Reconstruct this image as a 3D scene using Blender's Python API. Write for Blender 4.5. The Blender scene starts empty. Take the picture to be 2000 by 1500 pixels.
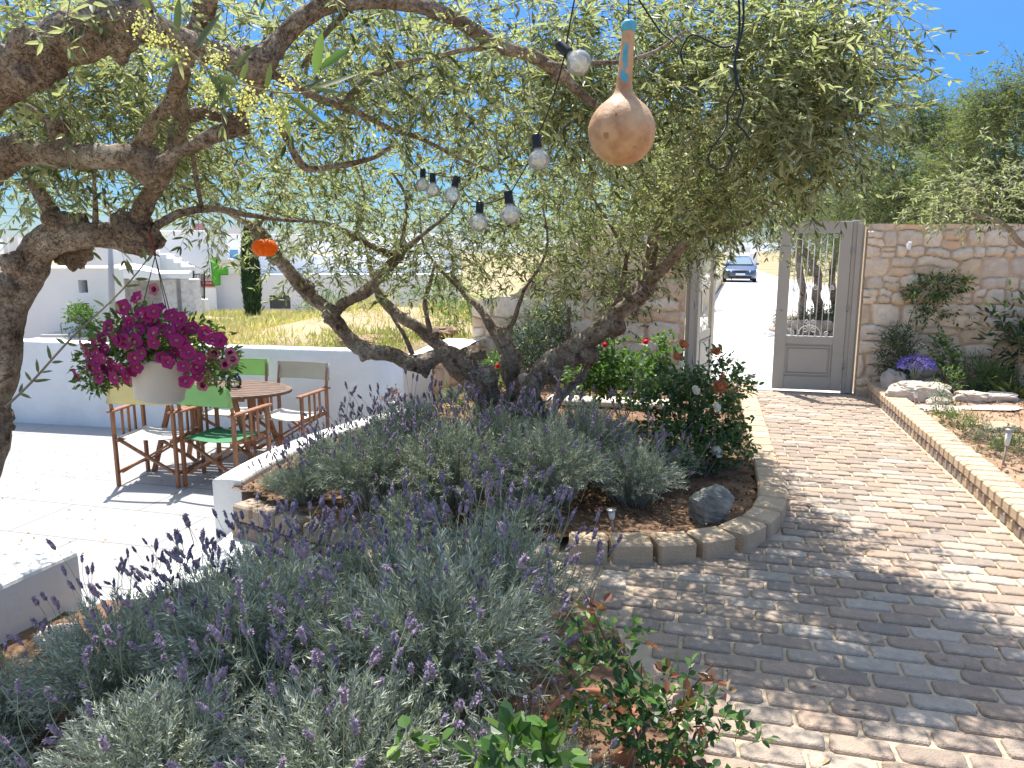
import bpy, math, random
import numpy as np
from mathutils import Vector, Matrix, noise as mnoise
random.seed(11)
rng = np.random.default_rng(11)
scene = bpy.context.scene
COL = scene.collection
R = math.radians

# ------------------------------------------------------------------ camera
CAM_H = 1.6
PITCH = 10.2
cam_d = bpy.data.cameras.new('camera'); cam = bpy.data.objects.new('camera', cam_d); COL.objects.link(cam)
cam.location = (0, 0, CAM_H); cam.rotation_euler = (R(90-PITCH), 0, 0)
cam_d.sensor_width = 36; cam_d.lens = 27; cam_d.clip_start = 0.05; cam_d.clip_end = 3000
scene.camera = cam
# ------------------------------------------------------------------ light
SUN_EL = 66.0
SUN_AZ = -16.3          # degrees from +Y, negative = towards -X
L = Vector((math.sin(R(SUN_AZ))*math.cos(R(SUN_EL)), math.cos(R(SUN_AZ))*math.cos(R(SUN_EL)), math.sin(R(SUN_EL))))
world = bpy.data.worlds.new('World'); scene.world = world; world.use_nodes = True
wn = world.node_tree.nodes; wl = world.node_tree.links
for n in list(wn): wn.remove(n)
wo = wn.new('ShaderNodeOutputWorld'); wb = wn.new('ShaderNodeBackground'); ws = wn.new('ShaderNodeTexSky')
ws.sky_type = 'NISHITA'; ws.sun_disc = False; ws.sun_elevation = R(SUN_EL); ws.sun_rotation = R(SUN_AZ)
ws.air_density = 1.0; ws.dust_density = 0.4; ws.ozone_density = 2.0
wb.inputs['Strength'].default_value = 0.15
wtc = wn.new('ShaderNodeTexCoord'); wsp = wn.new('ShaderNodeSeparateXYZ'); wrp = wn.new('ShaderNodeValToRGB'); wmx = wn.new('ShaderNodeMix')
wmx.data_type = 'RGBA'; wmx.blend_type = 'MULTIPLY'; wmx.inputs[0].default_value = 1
e = wrp.color_ramp.elements; e[0].position = 0; e[0].color = (.28, .35, .46, 1); e[1].position = .85; e[1].color = (1.9, 1.55, 1.2, 1)  # top stop: overhead sky out of view, warmed and brightened as added fill
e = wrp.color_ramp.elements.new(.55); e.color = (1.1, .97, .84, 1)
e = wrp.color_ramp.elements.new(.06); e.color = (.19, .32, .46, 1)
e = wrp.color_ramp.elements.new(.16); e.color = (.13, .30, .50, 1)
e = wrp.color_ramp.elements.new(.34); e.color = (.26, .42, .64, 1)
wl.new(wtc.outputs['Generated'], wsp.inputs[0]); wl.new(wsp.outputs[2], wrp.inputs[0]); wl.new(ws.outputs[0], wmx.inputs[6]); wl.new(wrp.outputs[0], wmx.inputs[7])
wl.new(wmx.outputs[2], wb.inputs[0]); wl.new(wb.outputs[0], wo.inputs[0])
sun_d = bpy.data.lights.new('sun', 'SUN'); sun = bpy.data.objects.new('sun', sun_d); COL.objects.link(sun)
sun_d.energy = 4.5; sun_d.angle = R(0.53); sun_d.color = (1.0, 0.95, 0.87)
sun.rotation_euler = L.to_track_quat('Z', 'Y').to_euler(); sun.location = (0, 0, 30)
scene.view_settings.view_transform = 'Standard'; scene.view_settings.look = 'None'
scene.view_settings.gamma = 1.0; scene.view_settings.exposure = 1.03
scene.cycles.max_bounces = 8; scene.cycles.transparent_max_bounces = 8

# ------------------------------------------------------------------ where a sight line meets the place
CT, ST = math.cos(R(PITCH)), math.sin(R(PITCH))
def ray(u, v):
    return Vector((u-1000.0, 1500*CT+(750.0-v)*ST, -1500*ST+(750.0-v)*CT))
def P(u, v, Y):
    d = ray(u, v); return Vector((d.x, d.y, d.z))*(Y/d.y)+Vector((0, 0, CAM_H))
def G(u, v, z=0.0):
    d = ray(u, v); return d*((z-CAM_H)/d.z)+Vector((0, 0, CAM_H))
E1 = Vector((.245, .9695, 0)).normalized(); E2 = Vector((E1.y, -E1.x, 0))
def SW(s, w, z=0.0): return E1*s+E2*w+Vector((0, 0, z))
def toSW(x, y): return x*E1.x+y*E1.y, x*E2.x+y*E2.y
YAWP = math.atan2(E2.y, E2.x)

# ------------------------------------------------------------------ materials
MATS = {}
def new_mat(name):
    m = bpy.data.materials.new(name); m.use_nodes = True
    nt = m.node_tree
    for n in list(nt.nodes): nt.nodes.remove(n)
    out = nt.nodes.new('ShaderNodeOutputMaterial')
    MATS[name] = m
    return m, nt, out
def c4(c): return (c[0], c[1], c[2], 1.0)
def simple(name, a, b=None, scale=6.0, rough=.7, bump=0.0, bscale=60.0, metal=0.0, spec=.4, attr=None, ramp=None,
           back=None, transl=0.0, detail=4.0, stretch=None, noisy=1.0, coat=0.0, c=None):
    """procedural surface: noise mix of a/b, optional per-leaf tone attribute, optional underside colour, bump."""
    m, nt, out = new_mat(name); N = nt.nodes; K = nt.links
    bs = N.new('ShaderNodeBsdfPrincipled')
    bs.inputs['Roughness'].default_value = rough; bs.inputs['Metallic'].default_value = metal
    bs.inputs['Specular IOR Level'].default_value = spec; bs.inputs['Coat Weight'].default_value = coat
    tc = N.new('ShaderNodeTexCoord'); src = tc.outputs['Object']
    if stretch:
        mp = N.new('ShaderNodeMapping'); mp.inputs['Scale'].default_value = stretch
        K.new(src, mp.inputs['Vector']); src = mp.outputs[0]
    col = None
    if ramp:
        at = N.new('ShaderNodeAttribute'); at.attribute_name = 'tone'
        cr = N.new('ShaderNodeValToRGB'); el = cr.color_ramp.elements
        el[0].position = 0; el[0].color = c4(ramp[0]); el[1].position = 1; el[1].color = c4(ramp[-1])
        for i, cc in enumerate(ramp[1:-1]):
            e = el.new((i+1)/(len(ramp)-1)); e.color = c4(cc)
        K.new(at.outputs['Fac'], cr.inputs[0]); col = cr.outputs[0]
    if attr:
        at = N.new('ShaderNodeAttribute'); at.attribute_name = attr; col = at.outputs['Color']
    if b is not None:
        nz = N.new('ShaderNodeTexNoise'); nz.inputs['Scale'].default_value = scale; nz.inputs['Detail'].default_value = detail
        nz.inputs['Roughness'].default_value = .6
        K.new(src, nz.inputs['Vector'])
        cr = N.new('ShaderNodeValToRGB'); el = cr.color_ramp.elements
        el[0].position = .32; el[1].position = .68
        K.new(nz.outputs[0], cr.inputs[0])
        if col is None:
            el[0].color = c4(a); el[1].color = c4(b)
            if c is not None:
                e = el.new(.5); e.color = c4(c)
            col = cr.outputs[0]
        else:
            el[0].color = c4(a); el[1].color = c4(b)      # multipliers
            mx = N.new('ShaderNodeMix'); mx.data_type = 'RGBA'; mx.blend_type = 'MULTIPLY'; mx.inputs[0].default_value = 1
            K.new(col, mx.inputs[6]); K.new(cr.outputs[0], mx.inputs[7]); col = mx.outputs[2]
    if back is not None:
        ge = N.new('ShaderNodeNewGeometry'); mx = N.new('ShaderNodeMix'); mx.data_type = 'RGBA'
        K.new(ge.outputs['Backfacing'], mx.inputs[0])
        if col is None: mx.inputs[6].default_value = c4(a)
        else: K.new(col, mx.inputs[6])
        mx.inputs[7].default_value = c4(back); col = mx.outputs[2]
    if col is None: bs.inputs['Base Color'].default_value = c4(a)
    else: K.new(col, bs.inputs['Base Color'])
    if bump:
        nb = N.new('ShaderNodeTexNoise'); nb.inputs['Scale'].default_value = bscale; nb.inputs['Detail'].default_value = 6
        K.new(src, nb.inputs['Vector'])
        bp = N.new('ShaderNodeBump'); bp.inputs['Strength'].default_value = bump; bp.inputs['Distance'].default_value = .01
        K.new(nb.outputs[0], bp.inputs['Height']); K.new(bp.outputs[0], bs.inputs['Normal'])
    if transl:
        tr = N.new('ShaderNodeBsdfTranslucent'); ms = N.new('ShaderNodeMixShader'); ms.inputs[0].default_value = transl
        if col is None: tr.inputs[0].default_value = c4([min(1, x*1.5) for x in a])
        else:
            br = N.new('ShaderNodeMix'); br.data_type = 'RGBA'; br.blend_type = 'MULTIPLY'; br.inputs[0].default_value = 1
            br.inputs[7].default_value = (1.6, 1.75, .95, 1); br.clamp_result = True
            K.new(col, br.inputs[6]); K.new(br.outputs[2], tr.inputs[0])
        K.new(bs.outputs[0], ms.inputs[1]); K.new(tr.outputs[0], ms.inputs[2]); K.new(ms.outputs[0], out.inputs[0])
    else:
        K.new(bs.outputs[0], out.inputs[0])
    return m
def glass_mat(name, tint=(1, 1, 1), rough=.02, body=.0):
    m, nt, out = new_mat(name); N = nt.nodes; K = nt.links
    g = N.new('ShaderNodeBsdfGlossy'); g.inputs['Roughness'].default_value = rough
    t = N.new('ShaderNodeBsdfTransparent'); t.inputs[0].default_value = c4(tint)
    fr = N.new('ShaderNodeFresnel'); fr.inputs[0].default_value = 1.5
    ad = N.new('ShaderNodeMath'); ad.operation = 'MULTIPLY_ADD'; ad.inputs[1].default_value = 1.0; ad.inputs[2].default_value = .04
    ms = N.new('ShaderNodeMixShader')
    K.new(fr.outputs[0], ad.inputs[0]); K.new(ad.outputs[0], ms.inputs[0])
    if body:
        df = N.new('ShaderNodeBsdfDiffuse'); df.inputs[0].default_value = (.85, .88, .86, 1); m2 = N.new('ShaderNodeMixShader'); m2.inputs[0].default_value = body
        K.new(t.outputs[0], m2.inputs[1]); K.new(df.outputs[0], m2.inputs[2]); K.new(m2.outputs[0], ms.inputs[1])
    else: K.new(t.outputs[0], ms.inputs[1])
    K.new(g.outputs[0], ms.inputs[2]); K.new(ms.outputs[0], out.inputs[0])
    return m

# ------------------------------------------------------------------ mesh helpers
class MB:
    def __init__(s): s.v = []; s.f = []; s.m = []; s.sm = []
    def add(s, vs, fs, mi=0, smooth=False):
        o = len(s.v); s.v += [tuple(x) for x in vs]
        for f in fs: s.f.append(tuple(i+o for i in f)); s.m.append(mi); s.sm.append(smooth)
    def box(s, c, size, M=None, mi=0, bev=0.0, taper=1.0):
        c = Vector(c); hx, hy, hz = size[0]/2, size[1]/2, size[2]/2
        b = min(bev, hx*.9, hy*.9, hz*.9)
        if b <= 0:
            vs = [(sx*hx*(taper if sz > 0 else 1), sy*hy*(taper if sz > 0 else 1), sz*hz) for sz in (-1, 1) for sx, sy in ((-1, -1), (1, -1), (1, 1), (-1, 1))]
            fs = [(3, 2, 1, 0), (4, 5, 6, 7), (0, 1, 5, 4), (1, 2, 6, 5), (2, 3, 7, 6), (3, 0, 4, 7)]
        else:
            vs = []; idx = {}
            for ax in range(3):
                for sg in (-1, 1):
                    for s1 in (-1, 1):
                        for s2 in (-1, 1):
                            p = [0, 0, 0]; h = (hx, hy, hz); a1, a2 = (ax+1) % 3, (ax+2) % 3
                            p[ax] = sg*h[ax]; p[a1] = s1*(h[a1]-b); p[a2] = s2*(h[a2]-b)
                            if p[2] > 0: p[0] *= taper; p[1] *= taper
                            idx[(ax, sg, s1, s2)] = len(vs); vs.append(tuple(p))
            fs = []
            for ax in range(3):
                for sg in (-1, 1):
                    q = [idx[(ax, sg, a, b2)] for a, b2 in ((-1, -1), (1, -1), (1, 1), (-1, 1))]
                    fs.append(tuple(q) if sg > 0 else tuple(reversed(q)))
            def key(ax, sg, signs):      # signs per axis
                a1, a2 = (ax+1) % 3, (ax+2) % 3
                return idx[(ax, sg, signs[a1], signs[a2])]
            for a in range(3):
                b_ = (a+1) % 3; c_ = (a+2) % 3
                for sb in (-1, 1):
                    for sc in (-1, 1):
                        def sg3(sa): t = [0, 0, 0]; t[a] = sa; t[b_] = sb; t[c_] = sc; return t
                        q = (key(b_, sb, sg3(-1)), key(b_, sb, sg3(1)), key(c_, sc, sg3(1)), key(c_, sc, sg3(-1)))
                        fs.append(q if sb*sc < 0 else tuple(reversed(q)))
            for sx in (-1, 1):
                for sy in (-1, 1):
                    for sz in (-1, 1):
                        t = [sx, sy, sz]
                        q = (key(0, sx, t), key(1, sy, t), key(2, sz, t))
                        fs.append(q if sx*sy*sz > 0 else tuple(reversed(q)))
        if M is not None: vs = [M @ Vector(x) for x in vs]
        s.add([Vector(x)+c for x in vs], fs, mi)
    def bar(s, a, b, w, t, mi=0, up=(0, 0, 1), bev=0.0):
        a, b = Vector(a), Vector(b); d = b-a; ln = d.length; d.normalize()
        up = Vector(up)
        if abs(d.dot(up)) > .95: up = Vector((0, 1, 0))
        x = d.cross(up).normalized(); y = x.cross(d).normalized()
        M = Matrix((x, d, y)).transposed()
        s.box((a+b)/2, (w, ln, t), M, mi, bev)
    def tube(s, pts, rad, n=8, mi=0, cap=True, gn=0.0, gf=3.0, smooth=True, seed=0.0):
        pts = [Vector(p) for p in pts]; k = len(pts)
        if not hasattr(rad, '__len__'): rad = [rad]*k
        vs = []; prev = None
        for i, p in enumerate(pts):
            d = (pts[min(i+1, k-1)]-pts[max(i-1, 0)])
            if d.length < 1e-9: d = Vector((0, 0, 1))
            d.normalize()
            if prev is None:
                ref = Vector((0, 0, 1)) if abs(d.z) < .9 else Vector((1, 0, 0))
                x = d.cross(ref).normalized()
            else:
                x = (prev-d*prev.dot(d))
                x = x.normalized() if x.length > 1e-6 else d.orthogonal().normalized()
            prev = x; y = d.cross(x)
            for j in range(n):
                a = 2*math.pi*j/n; o = x*math.cos(a)+y*math.sin(a); r = rad[i]
                if gn:
                    q = (p+o*r)
                    r *= 1+gn*(mnoise.noise(q*gf+Vector((seed, 0, 0)))*1.3+.7*mnoise.noise(q*gf*3.1)+.35*mnoise.noise(q*gf*8))
                vs.append(p+o*r)
        fs = [(i*n+j, i*n+(j+1) % n, (i+1)*n+(j+1) % n, (i+1)*n+j) for i in range(k-1) for j in range(n)]
        if cap: fs += [tuple(reversed(range(n))), tuple(range((k-1)*n, k*n))]
        s.add(vs, fs, mi, smooth)
    def lathe(s, prof, n=16, c=(0, 0, 0), M=None, mi=0, smooth=True, lobes=0, amp=0.0):
        vs = []
        for r, z in prof:
            for j in range(n):
                a = 2*math.pi*j/n; rr = r*(1+amp*math.cos(lobes*a)) if lobes else r
                q = Vector((rr*math.cos(a), rr*math.sin(a), z))
                if M is not None: q = M @ q
                vs.append(q+Vector(c))
        k = len(prof)
        fs = [(i*n+j, i*n+(j+1) % n, (i+1)*n+(j+1) % n, (i+1)*n+j) for i in range(k-1) for j in range(n)]
        if prof[0][0] > 1e-5: fs.append(tuple(reversed(range(n))))
        if prof[-1][0] > 1e-5: fs.append(tuple(range((k-1)*n, k*n)))
        s.add(vs, fs, mi, smooth)
    def poly(s, pts2, z0, z1, mi=0):
        n = len(pts2)
        vs = [(x, y, z0) for x, y in pts2]+[(x, y, z1) for x, y in pts2]
        fs = [tuple(reversed(range(n))), tuple(range(n, 2*n))]+[(i, (i+1) % n, (i+1) % n+n, i+n) for i in range(n)]
        s.add(vs, fs, mi)
    def build(s, name, mats, parent=None, loc=None):
        me = bpy.data.meshes.new(name); me.from_pydata(s.v, [], s.f); me.update()
        if not isinstance(mats, (list, tuple)): mats = [mats]
        for m in mats: me.materials.append(m)
        me.polygons.foreach_set('material_index', s.m); me.polygons.foreach_set('use_smooth', s.sm)
        return link(name, me, parent, loc)
def link(name, me, parent=None, loc=None):
    o = bpy.data.objects.new(name, me); COL.objects.link(o)
    if parent: o.parent = parent
    if loc is not None: o.location = loc
    return o
def np_mesh(name, V, F, mats, tone=None, mi=None, smooth=False, color=None):
    V = np.asarray(V, dtype=np.float32).reshape(-1, 3); F = np.asarray(F, dtype=np.int32); k = F.shape[1]
    me = bpy.data.meshes.new(name)
    me.vertices.add(len(V)); me.vertices.foreach_set('co', V.ravel())
    me.loops.add(F.size); me.loops.foreach_set('vertex_index', F.ravel())
    me.polygons.add(len(F)); me.polygons.foreach_set('loop_start', np.arange(0, F.size, k, dtype=np.int32))
    if not isinstance(mats, (list, tuple)): mats = [mats]
    for m in mats: me.materials.append(m)
    if mi is not None: me.polygons.foreach_set('material_index', np.asarray(mi, dtype=np.int32))
    me.polygons.foreach_set('use_smooth', np.full(len(F), smooth))
    if tone is not None:
        a = me.attributes.new('tone', 'FLOAT', 'POINT'); a.data.foreach_set('value', np.asarray(tone, dtype=np.float32))
    if color is not None:
        a = me.attributes.new('tint', 'FLOAT_COLOR', 'POINT')
        cc = np.ones((len(V), 4), dtype=np.float32); cc[:, :3] = color; a.data.foreach_set('color', cc.ravel())
    me.update(calc_edges=True)
    return me
def tag(o, label, cat, group=None, kind=None):
    o['label'] = label; o['category'] = cat
    if group: o['group'] = group
    if kind: o['kind'] = kind
    return o
def struct(o, label=None, cat=None):
    o['kind'] = 'structure'
    if label: o['label'] = label
    if cat: o['category'] = cat
    return o
def thing(name, label, cat, loc=(0, 0, 0), rz=0.0, group=None):
    o = bpy.data.objects.new(name, None); COL.objects.link(o); o.empty_display_size = .1
    o.location = loc; o.rotation_euler = (0, 0, rz)
    return tag(o, label, cat, group)
def copy_tree(o, parent=None):
    c = o.copy(); COL.objects.link(c); c.parent = parent
    for ch in list(o.children): copy_tree(ch, c)
    return c
def spline(pts, sub=6):
    """Catmull-Rom through rows of (x,y,z,r)"""
    A = [np.array(p, float) for p in pts]; out = []
    n = len(A)
    for i in range(n-1):
        p0, p1, p2, p3 = A[max(i-1, 0)], A[i], A[i+1], A[min(i+2, n-1)]
        for k in range(sub):
            t = k/sub
            out.append(.5*((2*p1)+(-p0+p2)*t+(2*p0-5*p1+4*p2-p3)*t*t+(-p0+3*p1-3*p2+p3)*t**3))
    out.append(A[-1]); return out
def nrm(a): return a/np.maximum(np.linalg.norm(a, axis=-1, keepdims=True), 1e-9)
def leaves(B, D, Nn, Ln, Wd, droop=.1, fold=.15, six=True):
    """vectorised leaf blades: base B, direction D, normal Nn, length, width -> V, F"""
    D = nrm(D); S = nrm(np.cross(D, Nn)); Nn = np.cross(S, D)
    Ln = Ln[:, None]; Wd = Wd[:, None]
    tip = B+D*Ln-Nn*Ln*droop
    if six:
        r1 = B+D*Ln*.28+S*Wd*.46+Nn*Wd*fold; r2 = B+D*Ln*.66+S*Wd*.42+Nn*(Wd*fold-Ln*droop*.4)
        l1 = B+D*Ln*.28-S*Wd*.46+Nn*Wd*fold; l2 = B+D*Ln*.66-S*Wd*.42+Nn*(Wd*fold-Ln*droop*.4)
        V = np.stack([B, r1, r2, tip, l2, l1], 1); n = len(B)
        F = (np.arange(n)[:, None, None]*6+np.array([[0, 1, 2, 3], [0, 3, 4, 5]])[None]).reshape(-1, 4)
        return V.reshape(-1, 3), F, 6
    r = B+D*Ln*.45+S*Wd*.5; l = B+D*Ln*.45-S*Wd*.5
    V = np.stack([B, r, tip, l], 1); n = len(B)
    F = np.arange(n*4).reshape(-1, 4)
    return V.reshape(-1, 3), F, 4
def rnd(n, k=3): return rng.normal(size=(n, k))
def unit(n): return nrm(rnd(n))
def thin_tubes(A, Bp, r):
    """three-sided straight stems from A to B"""
    D = nrm(Bp-A); ref = np.where(np.abs(D[:, 2:3]) > .9, np.array([[1., 0, 0]]), np.array([[0, 0, 1.]]))
    X = nrm(np.cross(D, ref)); Y = np.cross(D, X); n = len(A)
    r = np.broadcast_to(np.asarray(r, float), (n,))[:, None]
    ring = [X*math.cos(a)+Y*math.sin(a) for a in (0, 2.094, 4.189)]
    V = np.stack([A+o*r for o in ring]+[Bp+o*r*.6 for o in ring], 1)
    F = (np.arange(n)[:, None, None]*6+np.array([[0, 1, 4, 3], [1, 2, 5, 4], [2, 0, 3, 5]])[None]).reshape(-1, 4)
    return V.reshape(-1, 3), F
def inpoly(x, y, poly):
    x = np.asarray(x); y = np.asarray(y); c = np.zeros(x.shape, bool); n = len(poly)
    for i in range(n):
        x1, y1 = poly[i]; x2, y2 = poly[(i+1) % n]
        cond = ((y1 > y) != (y2 > y))
        with np.errstate(divide='ignore', invalid='ignore'):
            xi = (x2-x1)*(y-y1)/(y2-y1+1e-12)+x1
        c ^= cond & (x < xi)
    return c
def vnoise(x, y, seed=0):
    """smooth value noise, arrays"""
    xi = np.floor(x).astype(np.int64); yi = np.floor(y).astype(np.int64); fx = x-xi; fy = y-yi
    fx = fx*fx*(3-2*fx); fy = fy*fy*(3-2*fy)
    def h(a, b):
        n = (a*374761393+b*668265263+seed*974711) & 0xffffffff
        n = ((n ^ (n >> 13))*1274126177) & 0xffffffff
        return ((n ^ (n >> 16)) & 0xffff)/65535.0
    return (h(xi, yi)*(1-fx)+h(xi+1, yi)*fx)*(1-fy)+(h(xi, yi+1)*(1-fx)+h(xi+1, yi+1)*fx)*fy
def fbm(x, y, seed=0, o=4):
    s = 0; a = .5
    for i in range(o): s = s+a*(vnoise(x*2**i, y*2**i, seed+i)-.5); a *= .5
    return s
def sstep(a, b, x): t = np.clip((x-a)/(b-a), 0, 1); return t*t*(3-2*t)

# ------------------------------------------------------------------ palette
M_white = simple('white_render', (.83, .83, .81), (.68, .67, .645), 1.5, .88, .5, 22, spec=.15, detail=10)
M_white2 = simple('house_white', (.92, .92, .92), (.84, .845, .855), .6, .9, .2, 6, spec=.2, detail=9)
M_soil = simple('soil', (.12, .072, .046), (.27, .175, .115), 9, .95, .9, 45, c=(.19, .118, .075), detail=8, spec=.1)
M_sand = simple('sandy_soil', (.25, .155, .098), (.42, .295, .20), 6, .95, .9, 40, c=(.33, .225, .148), detail=8, spec=.1)
M_tile = None
def bark_mat(name):
    m, nt, out = new_mat(name); N = nt.nodes; K = nt.links
    tc = N.new('ShaderNodeTexCoord'); bs = N.new('ShaderNodeBsdfPrincipled'); bs.inputs['Roughness'].default_value = .92; bs.inputs['Specular IOR Level'].default_value = .12
    def nz(sc, d, r_=.65):
        n = N.new('ShaderNodeTexNoise'); n.inputs['Scale'].default_value = sc; n.inputs['Detail'].default_value = d; n.inputs['Roughness'].default_value = r_; K.new(tc.outputs['Object'], n.inputs['Vector']); return n
    def ramp(src, stops):
        r_ = N.new('ShaderNodeValToRGB'); e = r_.color_ramp.elements; e[0].position, e[0].color = stops[0][0], c4(stops[0][1]); e[1].position, e[1].color = stops[-1][0], c4(stops[-1][1])
        for p_, c_ in stops[1:-1]: q = e.new(p_); q.color = c4(c_)
        K.new(src, r_.inputs[0]); return r_
    def mul(x, y, f=1):
        mx = N.new('ShaderNodeMix'); mx.data_type = 'RGBA'; mx.blend_type = 'MULTIPLY'; mx.inputs[0].default_value = f; K.new(x, mx.inputs[6]); K.new(y, mx.inputs[7]); return mx.outputs[2]
    big = ramp(nz(5, 6).outputs[0], [(.30, (.17, .125, .095)), (.46, (.30, .235, .19)), (.60, (.43, .365, .31)), (.74, (.58, .54, .48))])
    fine = ramp(nz(42, 10, .75).outputs[0], [(.34, (.35, .32, .30)), (.50, (.95, .95, .95)), (.70, (1.25, 1.22, 1.2))])
    vo = N.new('ShaderNodeTexVoronoi'); vo.feature = 'DISTANCE_TO_EDGE'; vo.inputs['Scale'].default_value = 26; wr = nz(14, 4)
    av = N.new('ShaderNodeMix'); av.data_type = 'RGBA'; av.inputs[0].default_value = .22; K.new(tc.outputs['Object'], av.inputs[6]); K.new(wr.outputs['Color'], av.inputs[7]); K.new(av.outputs[2], vo.inputs['Vector'])
    crk = ramp(vo.outputs['Distance'], [(.0, (.42, .36, .32)), (.06, (1, 1, 1)), (1, (1, 1, 1))])
    scar = ramp(nz(11, 3, .5).outputs[0], [(.30, (.38, .30, .26)), (.38, (1, 1, 1)), (1, (1, 1, 1))])
    col = mul(mul(mul(big.outputs[0], fine.outputs[0]), crk.outputs[0], .75), scar.outputs[0], .9); K.new(col, bs.inputs['Base Color'])
    nb = nz(34, 10, .7); b1 = N.new('ShaderNodeBump'); b1.inputs['Strength'].default_value = 1; b1.inputs['Distance'].default_value = .012; K.new(nb.outputs[0], b1.inputs['Height'])
    b2 = N.new('ShaderNodeBump'); b2.inputs['Strength'].default_value = .8; b2.inputs['Distance'].default_value = .012; K.new(crk.outputs[0], b2.inputs['Height']); K.new(b1.outputs[0], b2.inputs['Normal']); K.new(b2.outputs[0], bs.inputs['Normal'])
    K.new(bs.outputs[0], out.inputs[0]); return m
M_bark = bark_mat('olive_bark')
M_bark2 = simple('twig_bark', (.16, .125, .10), (.30, .26, .22), 14, .85, .4, 80, spec=.15)
OL = [(.055, .075, .032), (.11, .135, .06), (.155, .175, .085), (.23, .24, .12), (.34, .33, .16)]
M_olive = simple('olive_leaf', (0, 0, 0), rough=.42, spec=.45, ramp=OL, back=(.34, .36, .24), transl=.38)
M_olivef = simple('olive_leaf_far', (0, 0, 0), rough=.6, spec=.2, ramp=[(.05, .085, .022), (.11, .155, .04), (.18, .215, .065), (.27, .28, .11)], back=(.20, .235, .10), transl=.3)
M_blos = simple('olive_blossom', (.62, .58, .28), (.50, .50, .20), 30, .6, transl=.35)
M_lav = simple('lavender_leaf', (0, 0, 0), rough=.8, spec=.2, ramp=[(.21, .23, .18), (.37, .40, .33), (.53, .56, .48), (.66, .68, .60)], transl=.15)
M_lavst = simple('lavender_stem', (.26, .32, .17), (.34, .38, .24), 20, .8)
M_lavfl = simple('lavender_head', (.15, .11, .15), (.42, .36, .45), 60, .85, c=(.27, .215, .29), transl=.12)
M_lavbr = simple('lavender_bract', (.36, .28, .42), rough=.7, transl=.3)
M_green = simple('rose_leaf', (0, 0, 0), rough=.4, spec=.5, ramp=[(.022, .06, .018), (.045, .11, .025), (.09, .19, .035), (.20, .33, .06)], back=(.12, .19, .08), transl=.3)
M_dgreen = simple('dark_leaf', (0, 0, 0), rough=.4, spec=.5, ramp=[(.018, .045, .018), (.035, .08, .025), (.06, .13, .035)], back=(.08, .13, .06), transl=.2)
M_bgreen = simple('bright_leaf', (0, 0, 0), rough=.45, spec=.4, ramp=[(.06, .13, .03), (.12, .21, .05), (.25, .33, .11)], transl=.35)
M_redleaf = simple('young_red_leaf', (0, 0, 0), rough=.4, spec=.5, ramp=[(.09, .035, .022), (.20, .07, .035), (.16, .12, .05)], transl=.3)
M_wood = simple('chair_wood', (.21, .085, .04), (.36, .17, .085), 5, .55, .2, 60, stretch=(6, 6, 1.2), spec=.4)
M_twood = simple('table_wood', (.10, .055, .033), (.20, .125, .085), 6, .7, .3, 60, stretch=(1.5, 8, 8))
M_metal = simple('grey_metal', (.35, .35, .36), rough=.4, metal=.8)
M_black = simple('black_plastic', (.012, .012, .013), rough=.35)
M_gate = simple('gate_paint', (.40, .37, .315), (.44, .41, .35), 3, .5, .1, 30)
M_gatebar = simple('gate_bar_paint', (.62, .62, .58), rough=.5)
# ================================================================== SETTING
def terrain_z(x, y):
    s = x*E1.x+y*E1.y; w = x*E2.x+y*E2.y
    road = np.interp(s, [9, 12, 20, 46, 90, 400, 3000], [-.06, -.08, -.16, -.45, -.9, -2.5, -3])
    field = .36-.074*np.clip(y-9.5, 0, 31)-.003*np.clip(y-40.5, 0, 400)
    yard = -1.1-.045*np.clip(y-10, 0, 20)-.004*np.clip(y-40, 0, 300)
    q = sstep(-.50, -.40, x/np.maximum(y, 1))
    fld = yard*(1-q)+field*q
    left = sstep(-2.2, -3.0, w-.035*np.clip(s-9, 0, 40))
    z = road*(1-left)+fld*left
    # steep bank between the lane and the field near the garden wall
    inside = (s < 9.25) & (w > -2.9)
    court = (s < 9.25-.0*w) & (y < 9.6+.25*np.clip(-x-1, 0, 20)*0)
    z = np.where(court & ((s < 9.25) & (w > -2.85)), -.9, z)
    behind = (w <= -2.85) & (y < 8.9-.245*(x+1.3)/.9695*0-.21*(x+1.64)-1.0+.95)
    z = np.where(behind, -1.1, z)
    z = z+.50*np.exp(-(((x+1.9)/1.9)**2+((y-12.6)/2.2)**2))*left*(y > 9.0)
    n = .10*fbm(x*.35, y*.35, 3)*sstep(9, 14, s)*np.where(left > .5, 1, .1)
    return z+n
def terrain():
    xs = np.concatenate([-np.geomspace(40, 2500, 22)[::-1], np.arange(-38, 39, .5), np.geomspace(40, 2500, 22)])
    ys = np.concatenate([-np.geomspace(20, 600, 8)[::-1], np.arange(-18, 8, 1.0), np.arange(8, 46, .4), np.geomspace(46.5, 2600, 34)])
    X, Y = np.meshgrid(xs, ys); Z = terrain_z(X, Y)
    V = np.stack([X, Y, Z], -1).reshape(-1, 3); nx, ny = len(xs), len(ys)
    i = (np.arange(ny-1)[:, None]*nx+np.arange(nx-1)[None]).reshape(-1, 1)
    F = np.concatenate([i, i+1, i+nx+1, i+nx], 1)
    m = simple('dry_ground', (.30, .22, .13), (.22, .25, .09), .12, .95, .6, 3, c=(.38, .30, .19), detail=8, spec=.1)
    return struct(link('terrain', np_mesh('terrain', V, F, m, smooth=True)))
terrain()
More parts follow.
